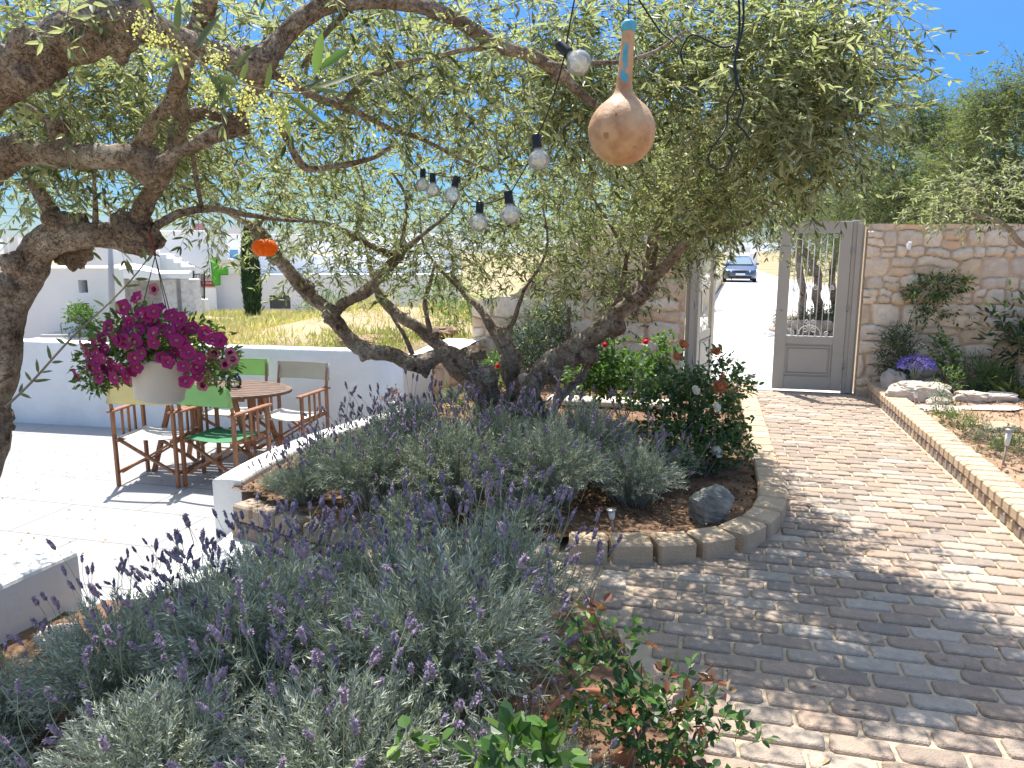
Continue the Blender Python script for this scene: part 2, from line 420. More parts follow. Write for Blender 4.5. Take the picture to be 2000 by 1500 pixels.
# distant hills
def hills():
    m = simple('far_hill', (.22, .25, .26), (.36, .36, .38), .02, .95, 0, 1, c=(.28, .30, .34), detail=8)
    xs = np.linspace(-900, 1100, 220); rows = []
    for j, (y, k) in enumerate([(520, 0), (560, .45), (620, .9), (700, 1.0), (900, .3)]):
        h = (5+5*fbm(xs*.006, xs*0+3, 5)+3.5*fbm(xs*.03, xs*0+1, 9))*k+np.where(xs < -150, 3.5, 1.0)*k
        rows.append(np.stack([xs, np.full_like(xs, y)+10*fbm(xs*.01, xs*0+j, 2), h*1.15-4+1.5*k], 1))
    V = np.concatenate(rows); n = len(xs)
    i = (np.arange(4)[:, None]*n+np.arange(n-1)[None]).reshape(-1, 1)
    F = np.concatenate([i, i+1, i+n+1, i+n], 1)
    struct(link('hills', np_mesh('hills', V, F, m, smooth=True)))
hills()
# lane beyond the gate (pale concrete)
M_conc = simple('pale_concrete', (.50, .49, .47), (.70, .69, .67), .9, .85, .4, 30, spec=.2, c=(.62, .61, .59), detail=9)
def lane():
    S = [8.97, 9.5, 11, 13, 16, 20, 26, 34, 46, 60, 80, 110]
    V = []; F = []
    for i, s in enumerate(S):
        wl_ = np.interp(s, [9, 12, 25, 46, 110], [-1.0, -.4, .1, 1.0, 3.0]); wr = np.interp(s, [9, 12, 22, 34, 60, 110], [3.2, 7, 8, 6.2, 4.6, 5.0])
        for k in range(6):
            w = wl_+(wr-wl_)*k/5; p = SW(s, w)
            V.append((p.x, p.y, float(np.interp(s, [9, 12, 20, 46, 90, 400], [-.005, -.04, -.11, -.40, -.85, -2.4]))))
    for i in range(len(S)-1):
        for k in range(5): a = i*6+k; F.append((a, a+1, a+7, a+6))
    struct(link('concrete_lane', np_mesh('concrete_lane', V, F, M_conc)))
lane()
# ------------------------------------------------------------------ beds, path
C_end = Vector((-1.95, 4.83, 0))
TREEBED = [(.37, 9.0), (.37, 4.95), (.30, 4.45), (.08, 4.12), (-.25, 3.92), (-.62, 3.86), (-1.3, 3.80), (-2.2, 3.9), (-2.93, 4.2), (-2.9, 5.2), (-2.85, 6.5), (-2.6, 9.0)]   # (w, s)
TB = [tuple(SW(s, w)[:2]) for w, s in TREEBED]
LAVBED = [(-2.05, 3.62), (-2.35, 3.3), (-2.5, 2.6), (-2.5, .4), (.66, .4), (.62, 1.9), (.53, 2.35), (.43, 2.9), (.28, 3.3), (-.5, 3.45), (-1.3, 3.62)]
def soil_patch(name, poly, z, mat, step=.06, amp=.05, zf=None):
    px = [p[0] for p in poly]; py = [p[1] for p in poly]
    xs = np.arange(min(px), max(px)+step, step); ys = np.arange(min(py), max(py)+step, step)
    X, Y = np.meshgrid(xs, ys); Z = z+amp*fbm(X*3, Y*3, 4)+amp*.5*fbm(X*14, Y*14, 8)+(zf(X, Y) if zf else 0)
    nx, ny = len(xs), len(ys)
    i = (np.arange(ny-1)[:, None]*nx+np.arange(nx-1)[None])
    cx = (X[:-1, :-1]+step/2); cy = (Y[:-1, :-1]+step/2)
    i = i[inpoly(cx, cy, poly)].reshape(-1, 1)
    F = np.concatenate([i, i+1, i+nx+1, i+nx], 1)
    used = np.unique(F); remap = np.full(nx*ny, -1); remap[used] = np.arange(len(used))
    V = np.stack([X, Y, Z], -1).reshape(-1, 3)[used]
    return struct(link(name, np_mesh(name, V, remap[F], mat, smooth=True)))
soil_patch('tree_bed_soil', TB, .055, M_soil)
lav_drop = lambda x, y: -.19*sstep(-1.25, -1.95, x)
soil_patch('lavender_bed_soil', LAVBED, .02, M_soil, zf=lav_drop)
RB = [tuple(SW(s, w)[:2]) for w, s in [(1.9, 1.0), (1.9, 8.98), (9, 8.98), (9, 1.0)]]
soil_patch('rockery_soil', RB, .10, M_sand, .07, .07)
# sand base under the pavers, then the pavers themselves
M_joint = simple('joint_sand', (.42, .335, .235), (.50, .41, .30), 20, .95, .5, 90)
def flat(name, pts, z, mat):
    me = bpy.data.meshes.new(name); me.from_pydata([(x, y, z) for x, y in pts], [], [tuple(range(len(pts)))]); me.materials.append(mat)
    return struct(link(name, me))
base = [tuple(SW(s, w)[:2]) for w, s in [(1.78, .2), (1.78, 8.97), (.2, 8.97), (.2, 4.5), (-.3, 4.1), (-1.3, 3.95), (-1.75, 3.95), (-1.75, 2.5), (-2.2, .2)]]
flat('paving_sand_bed', base, -.012, M_joint)
M_paver = simple('paver', (.88, .88, .89), (1.10, 1.09, 1.08), 24, .85, .8, 120, attr='tint', spec=.25)
def pavers():
    V = []; F4 = []; Cc = []; caps = []
    pal = np.array([(.36, .285, .22), (.315, .25, .20), (.38, .295, .225), (.40, .33, .265), (.325, .27, .22), (.37, .28, .21), (.43, .37, .305)])
    PW, PH = .212, .108
    nr = 0
    out_v = []; out_f = []; out_c = []
    def brick(cx, cy, ang, lx, ly, z, col):
        ca, sa = math.cos(ang), math.sin(ang)
        n = 16; rings = []
        tilt = (random.uniform(-.015, .015), random.uniform(-.02, .02))
        rc = random.uniform(.012, .026)
        ol = []
        for qx, qy, a0 in ((1, 1, 0), (-1, 1, 90), (-1, -1, 180), (1, -1, 270)):
            for da in (0, 30, 60, 90):
                a = R(a0+da); ol.append((qx*(lx/2-rc)+rc*math.cos(a)+random.uniform(-.004, .004), qy*(ly/2-rc)+rc*math.sin(a)+random.uniform(-.004, .004)))
        for ins, h in ((0, -.03), (0, -.009), (.003, -.003), (.009, .0005)):
            ring = []
            for k in range(n):
                x = ol[k][0]*(1-2*ins/lx); y = ol[k][1]*(1-2*ins/ly)
                ring.append((cx+x*ca-y*sa, cy+x*sa+y*ca, z+h+x*tilt[0]+y*tilt[1]))
            rings.append(ring)
        o = len(out_v)
        for r_ in rings: out_v.extend(r_)
        out_v.append((cx, cy, z+.0015))
        for a in range(3):
            for k in range(n): out_f.append((o+a*n+k, o+a*n+(k+1) % n, o+(a+1)*n+(k+1) % n, o+(a+1)*n+k))
        for k in range(0, n, 2): out_f.append((o+3*n+k, o+3*n+(k+1) % n, o+3*n+(k+2) % n, o+4*n))
        out_c.extend([col]*(4*n+1))
    tbs = TB; lvs = LAVBED
    row = 0; s = .3
    while s < 8.93:
        w = 1.72-(PW/2 if row % 2 else 0)+random.uniform(-.01, .01)
        w_max = 1.735
        first = True
        while w > -2.9:
            lx = PW+random.uniform(-.012, .008); c = w-lx/2
            if first and row % 2:     # half brick at the kerb
                cc = 1.72-PW/4+.01
            p = SW(s, c); q1 = SW(s, c-lx/2+.02); q2 = SW(s, c+lx/2-.02)
            ok = not any(inpoly(np.array([t.x]), np.array([t.y]), tb)[0] for t in (p, q1, q2) for tb in (tbs, lvs))
            # run-out strip beside the lavender passage, laid lengthways
            if s < 3.85 and -.62 < c < -.30 and s > 1.7: ok = False
            if s < 3.85 and s > 1.7 and c <= -.62: ok = ok and s > 3.2
            if c < -1.7: ok = False
            if ok:
                col = pal[random.randrange(len(pal))]*random.uniform(.92, 1.08)
                brick(p.x, p.y, YAWP+random.uniform(-.018, .018), lx-.014, PH-.013, random.uniform(-.003, .003), col)
            if first and row % 2:
                p = SW(s, 1.72-PW/4+.012)
                brick(p.x, p.y, YAWP, PW/2-.014, PH-.012, 0, pal[random.randrange(len(pal))])
            w -= lx; first = False
        s += PH+random.uniform(-.002, .002); row += 1
    s = 1.75
    while s < 3.74:                     # the lengthways strip
        for c in (-.385, -.535):
            p = SW(s+.1+(0 if c > -.4 else .07), c)
            if not inpoly(np.array([p.x]), np.array([p.y]), LAVBED)[0]:
                brick(p.x, p.y, YAWP+math.pi/2+random.uniform(-.02, .02), .2, .135, random.uniform(-.002, .004), pal[random.randrange(len(pal))]*1.08)
        s += .212
    me = np_mesh('brick_path', out_v, out_f, M_paver, color=np.array(out_c), smooth=False)
    struct(link('brick_path', me))
    return pal
pavers()
# kerbs built of small blocks
def block_run(name, pts, label, levels, bw, bh, depth, z0, cols, outward=1, cat='edging', group=None, gap=.012):
    """pts: plan polyline (x,y); blocks of length bw laid along it"""
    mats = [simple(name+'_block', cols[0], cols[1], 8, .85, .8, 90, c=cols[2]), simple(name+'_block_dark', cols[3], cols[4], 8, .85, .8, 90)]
    mb = MB(); P2 = [Vector((p[0], p[1], 0)) for p in pts]
    seg = [(P2[i+1]-P2[i]).length for i in range(len(P2)-1)]; tot = sum(seg)
    def at(d):
        for i, l in enumerate(seg):
            if d <= l or i == len(seg)-1: return P2[i].lerp(P2[i+1], max(0, min(1, d/l))), (P2[i+1]-P2[i]).normalized()
            d -= l
    for lv in range(levels):
        d = (bw/2)*(lv % 2)*.6
        while d < tot-.02:
            l = min(bw*random.uniform(.94, 1.04), tot-d); p1, t1 = at(d+gap/2); p2, t2 = at(d+l-gap/2)
            c = (p1+p2)/2; t = (p2-p1).normalized(); nrm_ = Vector((t.y, -t.x, 0))*outward
            a = math.atan2(t.y, t.x)
            M = Matrix.Rotation(a+random.uniform(-.02, .02), 3, 'Z')
            dd = depth*random.uniform(.97, 1.02)
            c = c-nrm_*dd/2+nrm_*(.012 if lv == levels-1 and levels > 1 else 0)
            top = lv == levels-1
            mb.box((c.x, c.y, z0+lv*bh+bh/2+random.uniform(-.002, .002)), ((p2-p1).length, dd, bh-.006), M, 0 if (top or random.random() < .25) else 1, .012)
            d += l
    o = mb.build(name, mats); tag(o, label, cat, group); return o
kp = [tuple(SW(s, 1.745)[:2]) for s in (.3, 9.0)]
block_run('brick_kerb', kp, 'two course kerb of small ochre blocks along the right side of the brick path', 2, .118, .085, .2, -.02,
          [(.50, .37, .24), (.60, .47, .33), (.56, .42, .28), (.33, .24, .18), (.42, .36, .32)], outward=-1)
ec = [(.37, 9.0), (.37, 7.5), (.37, 6), (.37, 4.95), (.345, 4.66), (.27, 4.38), (.12, 4.15), (-.10, 3.99), (-.36, 3.90), (-.66, 3.86)]
block_run('curved_brick_edging', [tuple(SW(s, w)[:2]) for w, s in ec], 'curved single course edging of chunky tan blocks round the olive tree bed', 1, .215, .125, .175, -.02,
          [(.46, .34, .22), (.58, .44, .30), (.52, .39, .26), (.40, .31, .22), (.46, .37, .28)], outward=1, gap=.005)
ec2 = [(-.64, 3.87), (-1.3, 3.80), (-2.1, 3.90), (-2.76, 4.13)]
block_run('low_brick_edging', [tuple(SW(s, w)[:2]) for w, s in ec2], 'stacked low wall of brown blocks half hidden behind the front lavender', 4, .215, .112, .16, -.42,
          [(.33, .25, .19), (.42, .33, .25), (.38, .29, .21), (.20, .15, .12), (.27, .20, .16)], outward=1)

# ------------------------------------------------------------------ terrace
def tile_mat():
    m, nt, out = new_mat('terrace_tile'); N = nt.nodes; K = nt.links
    tc = N.new('ShaderNodeTexCoord'); mp = N.new('ShaderNodeMapping'); mp.inputs['Rotation'].default_value = (0, 0, -YAWP)
    br = N.new('ShaderNodeTexBrick'); br.offset = 0.5; br.inputs['Scale'].default_value = 1.0
    br.inputs['Brick Width'].default_value = 1.2; br.inputs['Row Height'].default_value = .6; br.inputs['Mortar Size'].default_value = .008
    br.inputs['Color1'].default_value = (.34, .335, .33, 1); br.inputs['Color2'].default_value = (.37, .365, .36, 1); br.inputs['Mortar'].default_value = (.19, .185, .18, 1)
    nz = N.new('ShaderNodeTexNoise'); nz.inputs['Scale'].default_value = 3; nz.inputs['Detail'].default_value = 8
    cr = N.new('ShaderNodeValToRGB'); cr.color_ramp.elements[0].color = (.9, .9, .9, 1); cr.color_ramp.elements[1].color = (1, 1, 1, 1)
    mx = N.new('ShaderNodeMix'); mx.data_type = 'RGBA'; mx.blend_type = 'MULTIPLY'; mx.inputs[0].default_value = 1
    bs = N.new('ShaderNodeBsdfPrincipled'); bs.inputs['Roughness'].default_value = .6; bs.inputs['Specular IOR Level'].default_value = .3
    K.new(tc.outputs['Object'], mp.inputs[0]); K.new(mp.outputs[0], br.inputs[0]); K.new(tc.outputs['Object'], nz.inputs[0]); K.new(nz.outputs[0], cr.inputs[0])
    K.new(br.outputs[0], mx.inputs[6]); K.new(cr.outputs[0], mx.inputs[7]); K.new(mx.outputs[2], bs.inputs[0]); K.new(bs.outputs[0], out.inputs[0])
    return m
M_tile = tile_mat()
flat('terrace_floor', [(-12, 2.0), (-2.0, 2.0), (-1.9, 4.9), (-1.55, 6.1), (-.9, 7.1), (-.9, 7.9), (-12, 10.3)], -.42, M_tile)
# planter walls with a rounded plan, white render
def wall_strip(name, pts, th, z0, z1, label, mat=M_white, side=1, rnd_=.02):
    """pts: plan polyline of the terrace side, wall thickness to the right"""
    mb = MB(); n = len(pts); P2 = [Vector((x, y, 0)) for x, y in pts]; Lf = []; Rt = []
    for i, p in enumerate(P2):
        d = (P2[min(i+1, n-1)]-P2[max(i-1, 0)]).normalized(); nn = Vector((d.y, -d.x, 0))*side
        Lf.append(p); Rt.append(p+nn*th)
    prof = [(0, z0), (0, z1-rnd_), (rnd_*.3, z1-rnd_*.3), (rnd_, z1), (th-rnd_, z1), (th-rnd_*.3, z1-rnd_*.3), (th, z1-rnd_), (th, z0)]
    vs = []; k = len(prof)
    for i in range(n):
        e = (Rt[i]-Lf[i]).normalized()
        for o, z in prof: q = Lf[i]+e*o; vs.append((q.x, q.y, z))
    fs = [(i*k+j, i*k+(j+1), (i+1)*k+j+1, (i+1)*k+j) for i in range(n-1) for j in range(k-1)]
    fs += [tuple(reversed(range(k))), tuple(range((n-1)*k, n*k))]
    if side < 0: fs = [tuple(reversed(f)) for f in fs]
    mb.add(vs, fs)
    o = mb.build(name, mat); return tag(o, label, 'wall')
def curve2(pts, sub=6): return [(p[0], p[1]) for p in spline([(x, y, 0, 0) for x, y in pts], sub)]
wall_strip('planter_wall', curve2([(-1.96, 4.83), (-1.86, 5.4), (-1.66, 6.04), (-1.36, 6.6), (-1.06, 7.08)], 5), .2, -.42, .10,
           'low white planter wall curving back from the terrace steps to the olive bed')
wall_strip('planter_wall', curve2([(-2.80, 1.6), (-2.62, 2.6), (-2.50, 3.22), (-2.355, 3.68)], 5), .2, -.42, .10,
           'low white rendered wall at the lower left corner of the garden')
# terrace boundary wall
rear = [(-13, 10.35), (-5.85, 8.70), (-1.62, 7.86)]
wall_strip('terrace_wall', [(-13, 10.46), (-5.85, 8.72), (-1.64, 7.86), (-1.40, 7.80)], .22, -.42, .535,
           'long white rendered wall closing the back of the terrace behind the chairs', side=-1)
wall_strip('terrace_pillar', [(-1.40, 7.80), (-1.03, 7.16)], .30, -.42, .50, 'short white pillar wall between the terrace wall and the stone wall', side=-1)
# steps from the passage to the terrace
mb = MB()
for k in range(2): mb.box((-1.66-.30*k, 4.22+.03*k, -.42+(.24-.12*k)/2), (.32, .95, .24-.12*k), Matrix.Rotation(-.1, 3, 'Z'), 0, .01)
tag(mb.build('terrace_steps', M_white), 'white steps between the two planter walls down to the terrace', 'steps')

# ------------------------------------------------------------------ stone walls
M_stone = simple('rubble_stone', (.86, .86, .88), (1.10, 1.09, 1.06), 14, .9, .9, 70, attr='tint', spec=.2)
M_mortar_core = simple('wall_core', (.50, .38, .26), (.60, .47, .34), 5, .9, .5, 40)
PAL = np.array([(.76, .71, .63), (.72, .67, .61), (.79, .75, .69), (.72, .63, .52), (.70, .59, .46), (.69, .64, .60), (.76, .69, .60), (.68, .54, .41), (.74, .70, .64)])
def stone_wall(name, s_w0, s_w1, z0, topf, thick, label, seed=1, front=1, res=.0125, rowh=.175):
    """rubble wall from plan point to plan point, real relief; front=+1: relief side to the right of travel"""
    r = np.random.default_rng(seed)
    a = Vector((s_w0[0], s_w0[1], 0)); b = Vector((s_w1[0], s_w1[1], 0)); Ln = (b-a).length; t = (b-a)/Ln; nn = Vector((t.y, -t.x, 0))*front
    H = max(topf(0), topf(Ln*.5), topf(Ln))-z0
    st = []; z = -rowh*.3
    while z < H+rowh:
        h = rowh*r.uniform(.6, 1.5); x = -r.uniform(0, .3)
        while x < Ln+.3:
            w_ = r.uniform(.8, 2.4)*h
            if r.random() < .28:
                st.append((x+w_/2, z+h*.25, w_*.52, h*.28)); st.append((x+w_/2+r.uniform(-.03, .03), z+h*.75, w_*.5, h*.28))
            else: st.append((x+w_/2, z+h/2+r.uniform(-.02, .02), w_/2, h/2*r.uniform(.85, 1.08)))
            x += w_
        z += h
    st = np.array(st)
    xs = np.linspace(0, Ln, max(2, int(Ln/res))); nz = int(H/res)
    tz = np.array([topf(x) for x in xs])+.025*fbm(xs*4, xs*0+seed, seed)-.01
    X = np.repeat(xs[None], nz, 0); Z = np.linspace(0, 1, nz)[:, None]*(tz-z0)[None]
    Xw = X+.07*fbm(X*6, Z*6, seed+20); Zw = Z+.075*fbm(X*5, Z*5, seed+40)
    f1 = np.full(X.shape, 9.); f2 = np.full(X.shape, 9.); id1 = np.zeros(X.shape, int)
    for i, (cx, cz, ax, az) in enumerate(st):
        m = (np.abs(X-cx) < ax*2.2) & (np.abs(Z-cz) < az*2.4)
        if not m.any(): continue
        dx = np.abs(Xw[m]-cx)/ax; dz = np.abs(Zw[m]-cz)/az
        d = (dx**3+dz**3)**(1/3)
        A, B_, I = f1[m], f2[m], id1[m]
        new = d < A; B_ = np.where(new, A, np.minimum(B_, d)); I = np.where(new, i, I); A = np.where(new, d, A)
        f1[m] = A; f2[m] = B_; id1[m] = I
    edge = np.minimum(f2-f1, 1.35-f1)
    prof = sstep(.05, .32, edge)
    dep = r.uniform(.4, 1.0, len(st))[id1]
    disp = .042*prof*dep+.012*fbm(X*20, Z*20, seed+7)*prof+.006*fbm(X*45, Z*45, seed+9)+.012*(1-np.clip(f1, 0, 1)**2)*prof
    base_c = np.array([1.06, .98, .87])*PAL[r.integers(0, len(PAL), len(st))]*r.uniform(.85, 1.1, (len(st), 1))
    mort = np.array([.68, .53, .38])
    stain = np.clip(.5+1.3*fbm(X*5, Z*5, seed+60), 0, 1)[..., None]
    cc = base_c[id1]*(1-.45*stain)+np.array([.68, .54, .40])*.45*stain
    pm = sstep(.09, .22, edge)[..., None]
    cc = cc*pm+mort*(1-pm)
    V = np.stack([a.x+t.x*X+nn.x*disp, a.y+t.y*X+nn.y*disp, z0+Z], -1).reshape(-1, 3); nx = len(xs)
    i = (np.arange(nz-1)[:, None]*nx+np.arange(nx-1)[None]).reshape(-1, 1)
    F = np.concatenate([i, i+1, i+nx+1, i+nx], 1) if front > 0 else np.concatenate([i, i+nx, i+nx+1, i+1], 1)
    root = thing(name, label, 'wall')
    link('stone_face', np_mesh('stone_face', V, F, M_stone, color=cc.reshape(-1, 3), smooth=True), root)
    # body and rough top course
    k = 24; xs2 = np.linspace(0, Ln, max(8, int(Ln/.05))); D = np.linspace(.0, thick, 10)
    tz2 = np.interp(xs2, xs, tz)
    XX, DD = np.meshgrid(xs2, D); ZZ = tz2[None]+.02*fbm(XX*7, DD*7, seed+3)-.004*(DD > 0)
    VV = np.stack([a.x+t.x*XX-nn.x*DD, a.y+t.y*XX-nn.y*DD, ZZ], -1).reshape(-1, 3); n2 = len(xs2)
    VV[:n2, 2] = tz2
    i = (np.arange(9)[:, None]*n2+np.arange(n2-1)[None]).reshape(-1, 1)
    F2 = np.concatenate([i, i+n2, i+n2+1, i+1], 1)
    topc = simple(name+'_top', (.62, .55, .44), (.74, .69, .60), 6, .9, .8, 60)
    link('wall_top', np_mesh('wall_top', VV, F2, topc, smooth=True), root)
    mb = MB(); nseg = 10
    for q in range(nseg):
        x0, x1 = Ln*q/nseg, Ln*(q+1)/nseg; zt = min(topf(x0), topf(x1))-.03
        c = a+t*((x0+x1)/2)-nn*(thick/2); M = Matrix.Rotation(math.atan2(t.y, t.x), 3, 'Z')
        mb.box((c.x, c.y, (z0+zt)/2), (x1-x0+.0, thick-.002, zt-z0), M)
    mb.build('wall_body', M_mortar_core, root)
    return root
WZ = 1.83
stone_wall('stone_wall', SW(8.95, 1.62), SW(8.95, 6.2), -.15, lambda x: WZ+.0*x, .42, 'tall rubble stone wall right of the grey gate behind the rockery', 3)
def tleft(x):  # x from far left end
    return float(np.interp(x, [0, .55, .95, 1.4, 2.5], [.95, 1.05, 1.45, 1.83, 1.83]))
stone_wall('stone_wall', SW(8.95, -2.75), SW(8.95, -.24), -.05, tleft, .42, 'rubble stone wall left of the gate behind the red rose bush', 8)
a_, b_ = SW(7.12, -2.62), SW(8.93, -2.62)
stone_wall('low_stone_wall', a_, b_, -.15, lambda x: .47+.015*x, .45, 'low ochre stone retaining wall with a pale flat top beside the white pillar', 12, front=1)
# rear bank wall beyond, descending
stone_wall('roadside_wall', SW(19.5, -.15), SW(44, .75), -.6, lambda x: .62-.01*x, .35, 'old brown stone wall along the left of the lane beside the parked car', 21, res=.05, rowh=.22)
# pale slabs in front of the left wall
for i, (u, v) in enumerate([(1110, 782), (1190, 785), (1268, 789)]):
    p = G(u, v, .10); mb = MB(); mb.box((0, 0, 0), (.40, .26, .06), Matrix.Rotation(YAWP+.03*i, 3, 'Z'), 0, .012)
    o = mb.build('stone_slab', simple('pale_slab%d' % i, (.60, .52, .42), (.72, .66, .56), 7, .85, .6, 50), None, p)
    tag(o, ['pale flat stone slab behind the red rose bush, nearest the olive trunk', 'pale flat stone slab behind the red rose bush stems', 'pale flat stone slab between the red and the orange rose bush'][i], 'slab', 'pale slabs in front of the left stone wall')

# ------------------------------------------------------------------ gate
def spiral(c, r0, turns, ang0, sgn, n=26):
    return [(c[0]+r0*(1-k/n*.82)*math.cos(ang0+sgn*turns*2*math.pi*k/n), 0, c[1]+r0*(1-k/n*.82)*math.sin(ang0+sgn*turns*2*math.pi*k/n)) for k in range(n+1)]
def gate_leaf(name, label, loc, rz, flip=1, short_stile=True):
    root = thing(name, label, 'gate', loc, rz, 'gate leaves')
    W = .715; H = 1.86; T = .045
    fr = MB(); 
    def bx(x0, x1, z0, z1, t=T, y=0, b=.004): fr.box((flip*(x0+x1)/2, y, (z0+z1)/2), (abs(x1-x0), t, z1-z0), None, 0, b)
    bx(0, .115, .02, H); bx(W-.10, W, .02, 1.80)
    bx(.115, W-.10, .02, .17); bx(.115, W-.10, .53, .62)
    n = 14                                    # arched top rail
    for k in range(n):
        x0 = .115+(W-.215)*k/n; x1 = .115+(W-.215)*(k+1)/n; tt = (x0+x1)/2/W
        zt = H-.0-.05*max(0, tt-.55)/.45; bx(x0, x1+.0005*(k < n-1), 1.735, zt, T-.001*(k % 2), 0, 0)
    bx(W-.11, W+.012, .02, 1.60, .012, -T/2-.006)       # cover strip on the meeting stile
    # moulding
    for x0, x1, z0, z1 in ((.125, .140, .19, .51), (W-.125, W-.11, .19, .51), (.14, W-.125, .19, .205), (.14, W-.125, .495, .51)):
        bx(x0, x1, z0, z1, .012, -T/2-.002)
    fr.build('gate_frame', M_gate, root)
    pn = MB(); pn.box((flip*(.115+W-.10)/2, 0, .35), (W-.215, .022, .36)); pn.box((flip*(.115+W-.10)/2, -.012, .35), (W-.30, .012, .27), None, 0, .005)
    pn.build('lower_panel', M_gate, root)
    g = MB(); z0, z1 = .62, 1.735; xs = [.115+(W-.215)*k/8 for k in range(1, 8)]
    for x in xs: g.tube([(flip*x, 0, z0), (flip*x, 0, z1)], .0045, 5)
    cx = (.115+W-.10)/2
    def circ(c, r, a0=0, a1=2*math.pi, n=26): return [(c[0]+r*math.cos(a0+(a1-a0)*k/n), -.004, c[1]+r*math.sin(a0+(a1-a0)*k/n)) for k in range(n+1)]
    def put(pts, r=.005): g.tube([(flip*p[0], p[1]-.004, p[2]) for p in pts], r, 5)
    put(circ((cx, 1.735), .12, math.pi, 2*math.pi)); put(circ((cx, .62), .12, 0, math.pi))
    for s_ in (-1, 1):
        put(spiral((cx+s_*.045, .69), .035, 1.3, math.pi/2, s_)); put(spiral((cx+s_*.03, .78), .025, 1.2, -math.pi/2, s_))
        put(spiral((cx+s_*.18, .655), .026, 1.3, -math.pi/2, -s_)); put(spiral((cx+s_*.17, 1.12), .03, 1.3, 0, s_))
        put(spiral((cx+s_*.04, 1.15), .03, 1.3, math.pi/2, s_)); put(spiral((cx+s_*.21, 1.70), .024, 1.3, 0, -s_)); put(spiral((cx+s_*.21, 1.15), .024, 1.3, math.pi/2, s_))
    g.build('scroll_grille', M_gatebar, root)
    h = MB(); h.lathe([(.0, -.03), (.018, -.03), (.02, -.02), (.01, -.012), (.01, .0)], 12, (flip*(W-.045), -T/2-.02, .90), Matrix.Rotation(R(90), 3, 'X'))
    h.box((flip*(W-.045), -T/2-.004, .87), (.03, .006, .12), None, 0, .002)
    h.build('door_knob', M_metal, root)
    return root
g0 = SW(8.99, 1.475)
gate_leaf('gate_leaf', 'closed grey leaf of the garden gate with white scroll bars, beside the stone wall', (g0.x, g0.y, 0), YAWP, flip=-1)
g1 = SW(9.0, -.11)
gate_leaf('gate_leaf', 'open grey leaf of the garden gate swung outwards, seen almost edge on', (g1.x, g1.y, 0), YAWP+R(76), flip=1)
for w0, w1, lb in ((1.48, 1.60, 'right grey post of the gate, hinged to the closed leaf'), (-.225, -.12, 'left grey post of the gate, hinged to the open leaf')):
    mb = MB(); c = SW(9.02, (w0+w1)/2); M = Matrix.Rotation(YAWP, 3, 'Z')
    mb.box((c.x, c.y, .93), (w1-w0, .07, 1.88), M, 0, .004)
    c2 = SW(8.975, (w0+w1)/2+.01); mb.box((c2.x, c2.y, .92), ((w1-w0)*.45, .02, 1.84), M, 0, .003)
    o = mb.build('gate_post', M_gate); tag(o, lb, 'gate post', 'gate posts')
    for z in (.3, .93, 1.55):
        hb = MB(); hb.tube([(SW(8.96, w0 if w0 > 0 else w1).x, SW(8.96, w0 if w0 > 0 else w1).y, z-.035), (SW(8.96, w0 if w0 > 0 else w1).x, SW(8.96, w0 if w0 > 0 else w1).y, z+.035)], .009, 8)
        hb.build('hinge', M_metal, o)
# ================================================================== OLIVE TREES
LK = [.88]
def limb(mb, pts, n=12, gn=.16, gf=7.0, sub=9, seed=0.0):
    """pts rows (u, v, Y, r)  ->  gnarled tube"""
    A = []
    for u, v, Y, r in pts: p = P(u, v, Y); A.append((p.x, p.y, p.z, r*LK[0]))
    n = int(n*1.5); S = spline(A, sub)
    pos = []
    for k, q in enumerate(S):
        p = Vector(q[:3]); w = q[3]*.35
        p += Vector((mnoise.noise(p*5+Vector((seed, 3, 1))), mnoise.noise(p*5+Vector((seed, 9, 4))), mnoise.noise(p*5+Vector((seed, 5, 8)))))*w
        pos.append(p)
    mb.tube(pos, [max(.003, q[3]) for q in S], n, 0, True, gn, gf, True, seed)
def knob(mb, u, v, Y, r, seed=0, n=22):
    c = P(u, v, Y+r*.35); vs = []; rings = 14
    for i in range(rings+1):
        th = math.pi*i/rings
        for j in range(n):
            a = 2*math.pi*j/n; d = Vector((math.sin(th)*math.cos(a), math.sin(th)*math.sin(a), math.cos(th)))
            q = c+d*r
            vs.append(c+Vector((d.x, d.y, d.z))*r*(.92+.5*mnoise.noise(q*12+Vector((seed, 0, 0)))+.32*mnoise.noise(q*27)+.22*mnoise.noise(q*60)))
    fs = [(i*n+j, (i+1)*n+j, (i+1)*n+(j+1) % n, i*n+(j+1) % n) for i in range(rings) for j in range(n)]
    mb.add(vs, fs, 0, True)
def shadow_xy(p, z=0.0):
    t = (p[:, 2]-z)/L.z
    return p[:, 0]-L.x*t, p[:, 1]-L.y*t
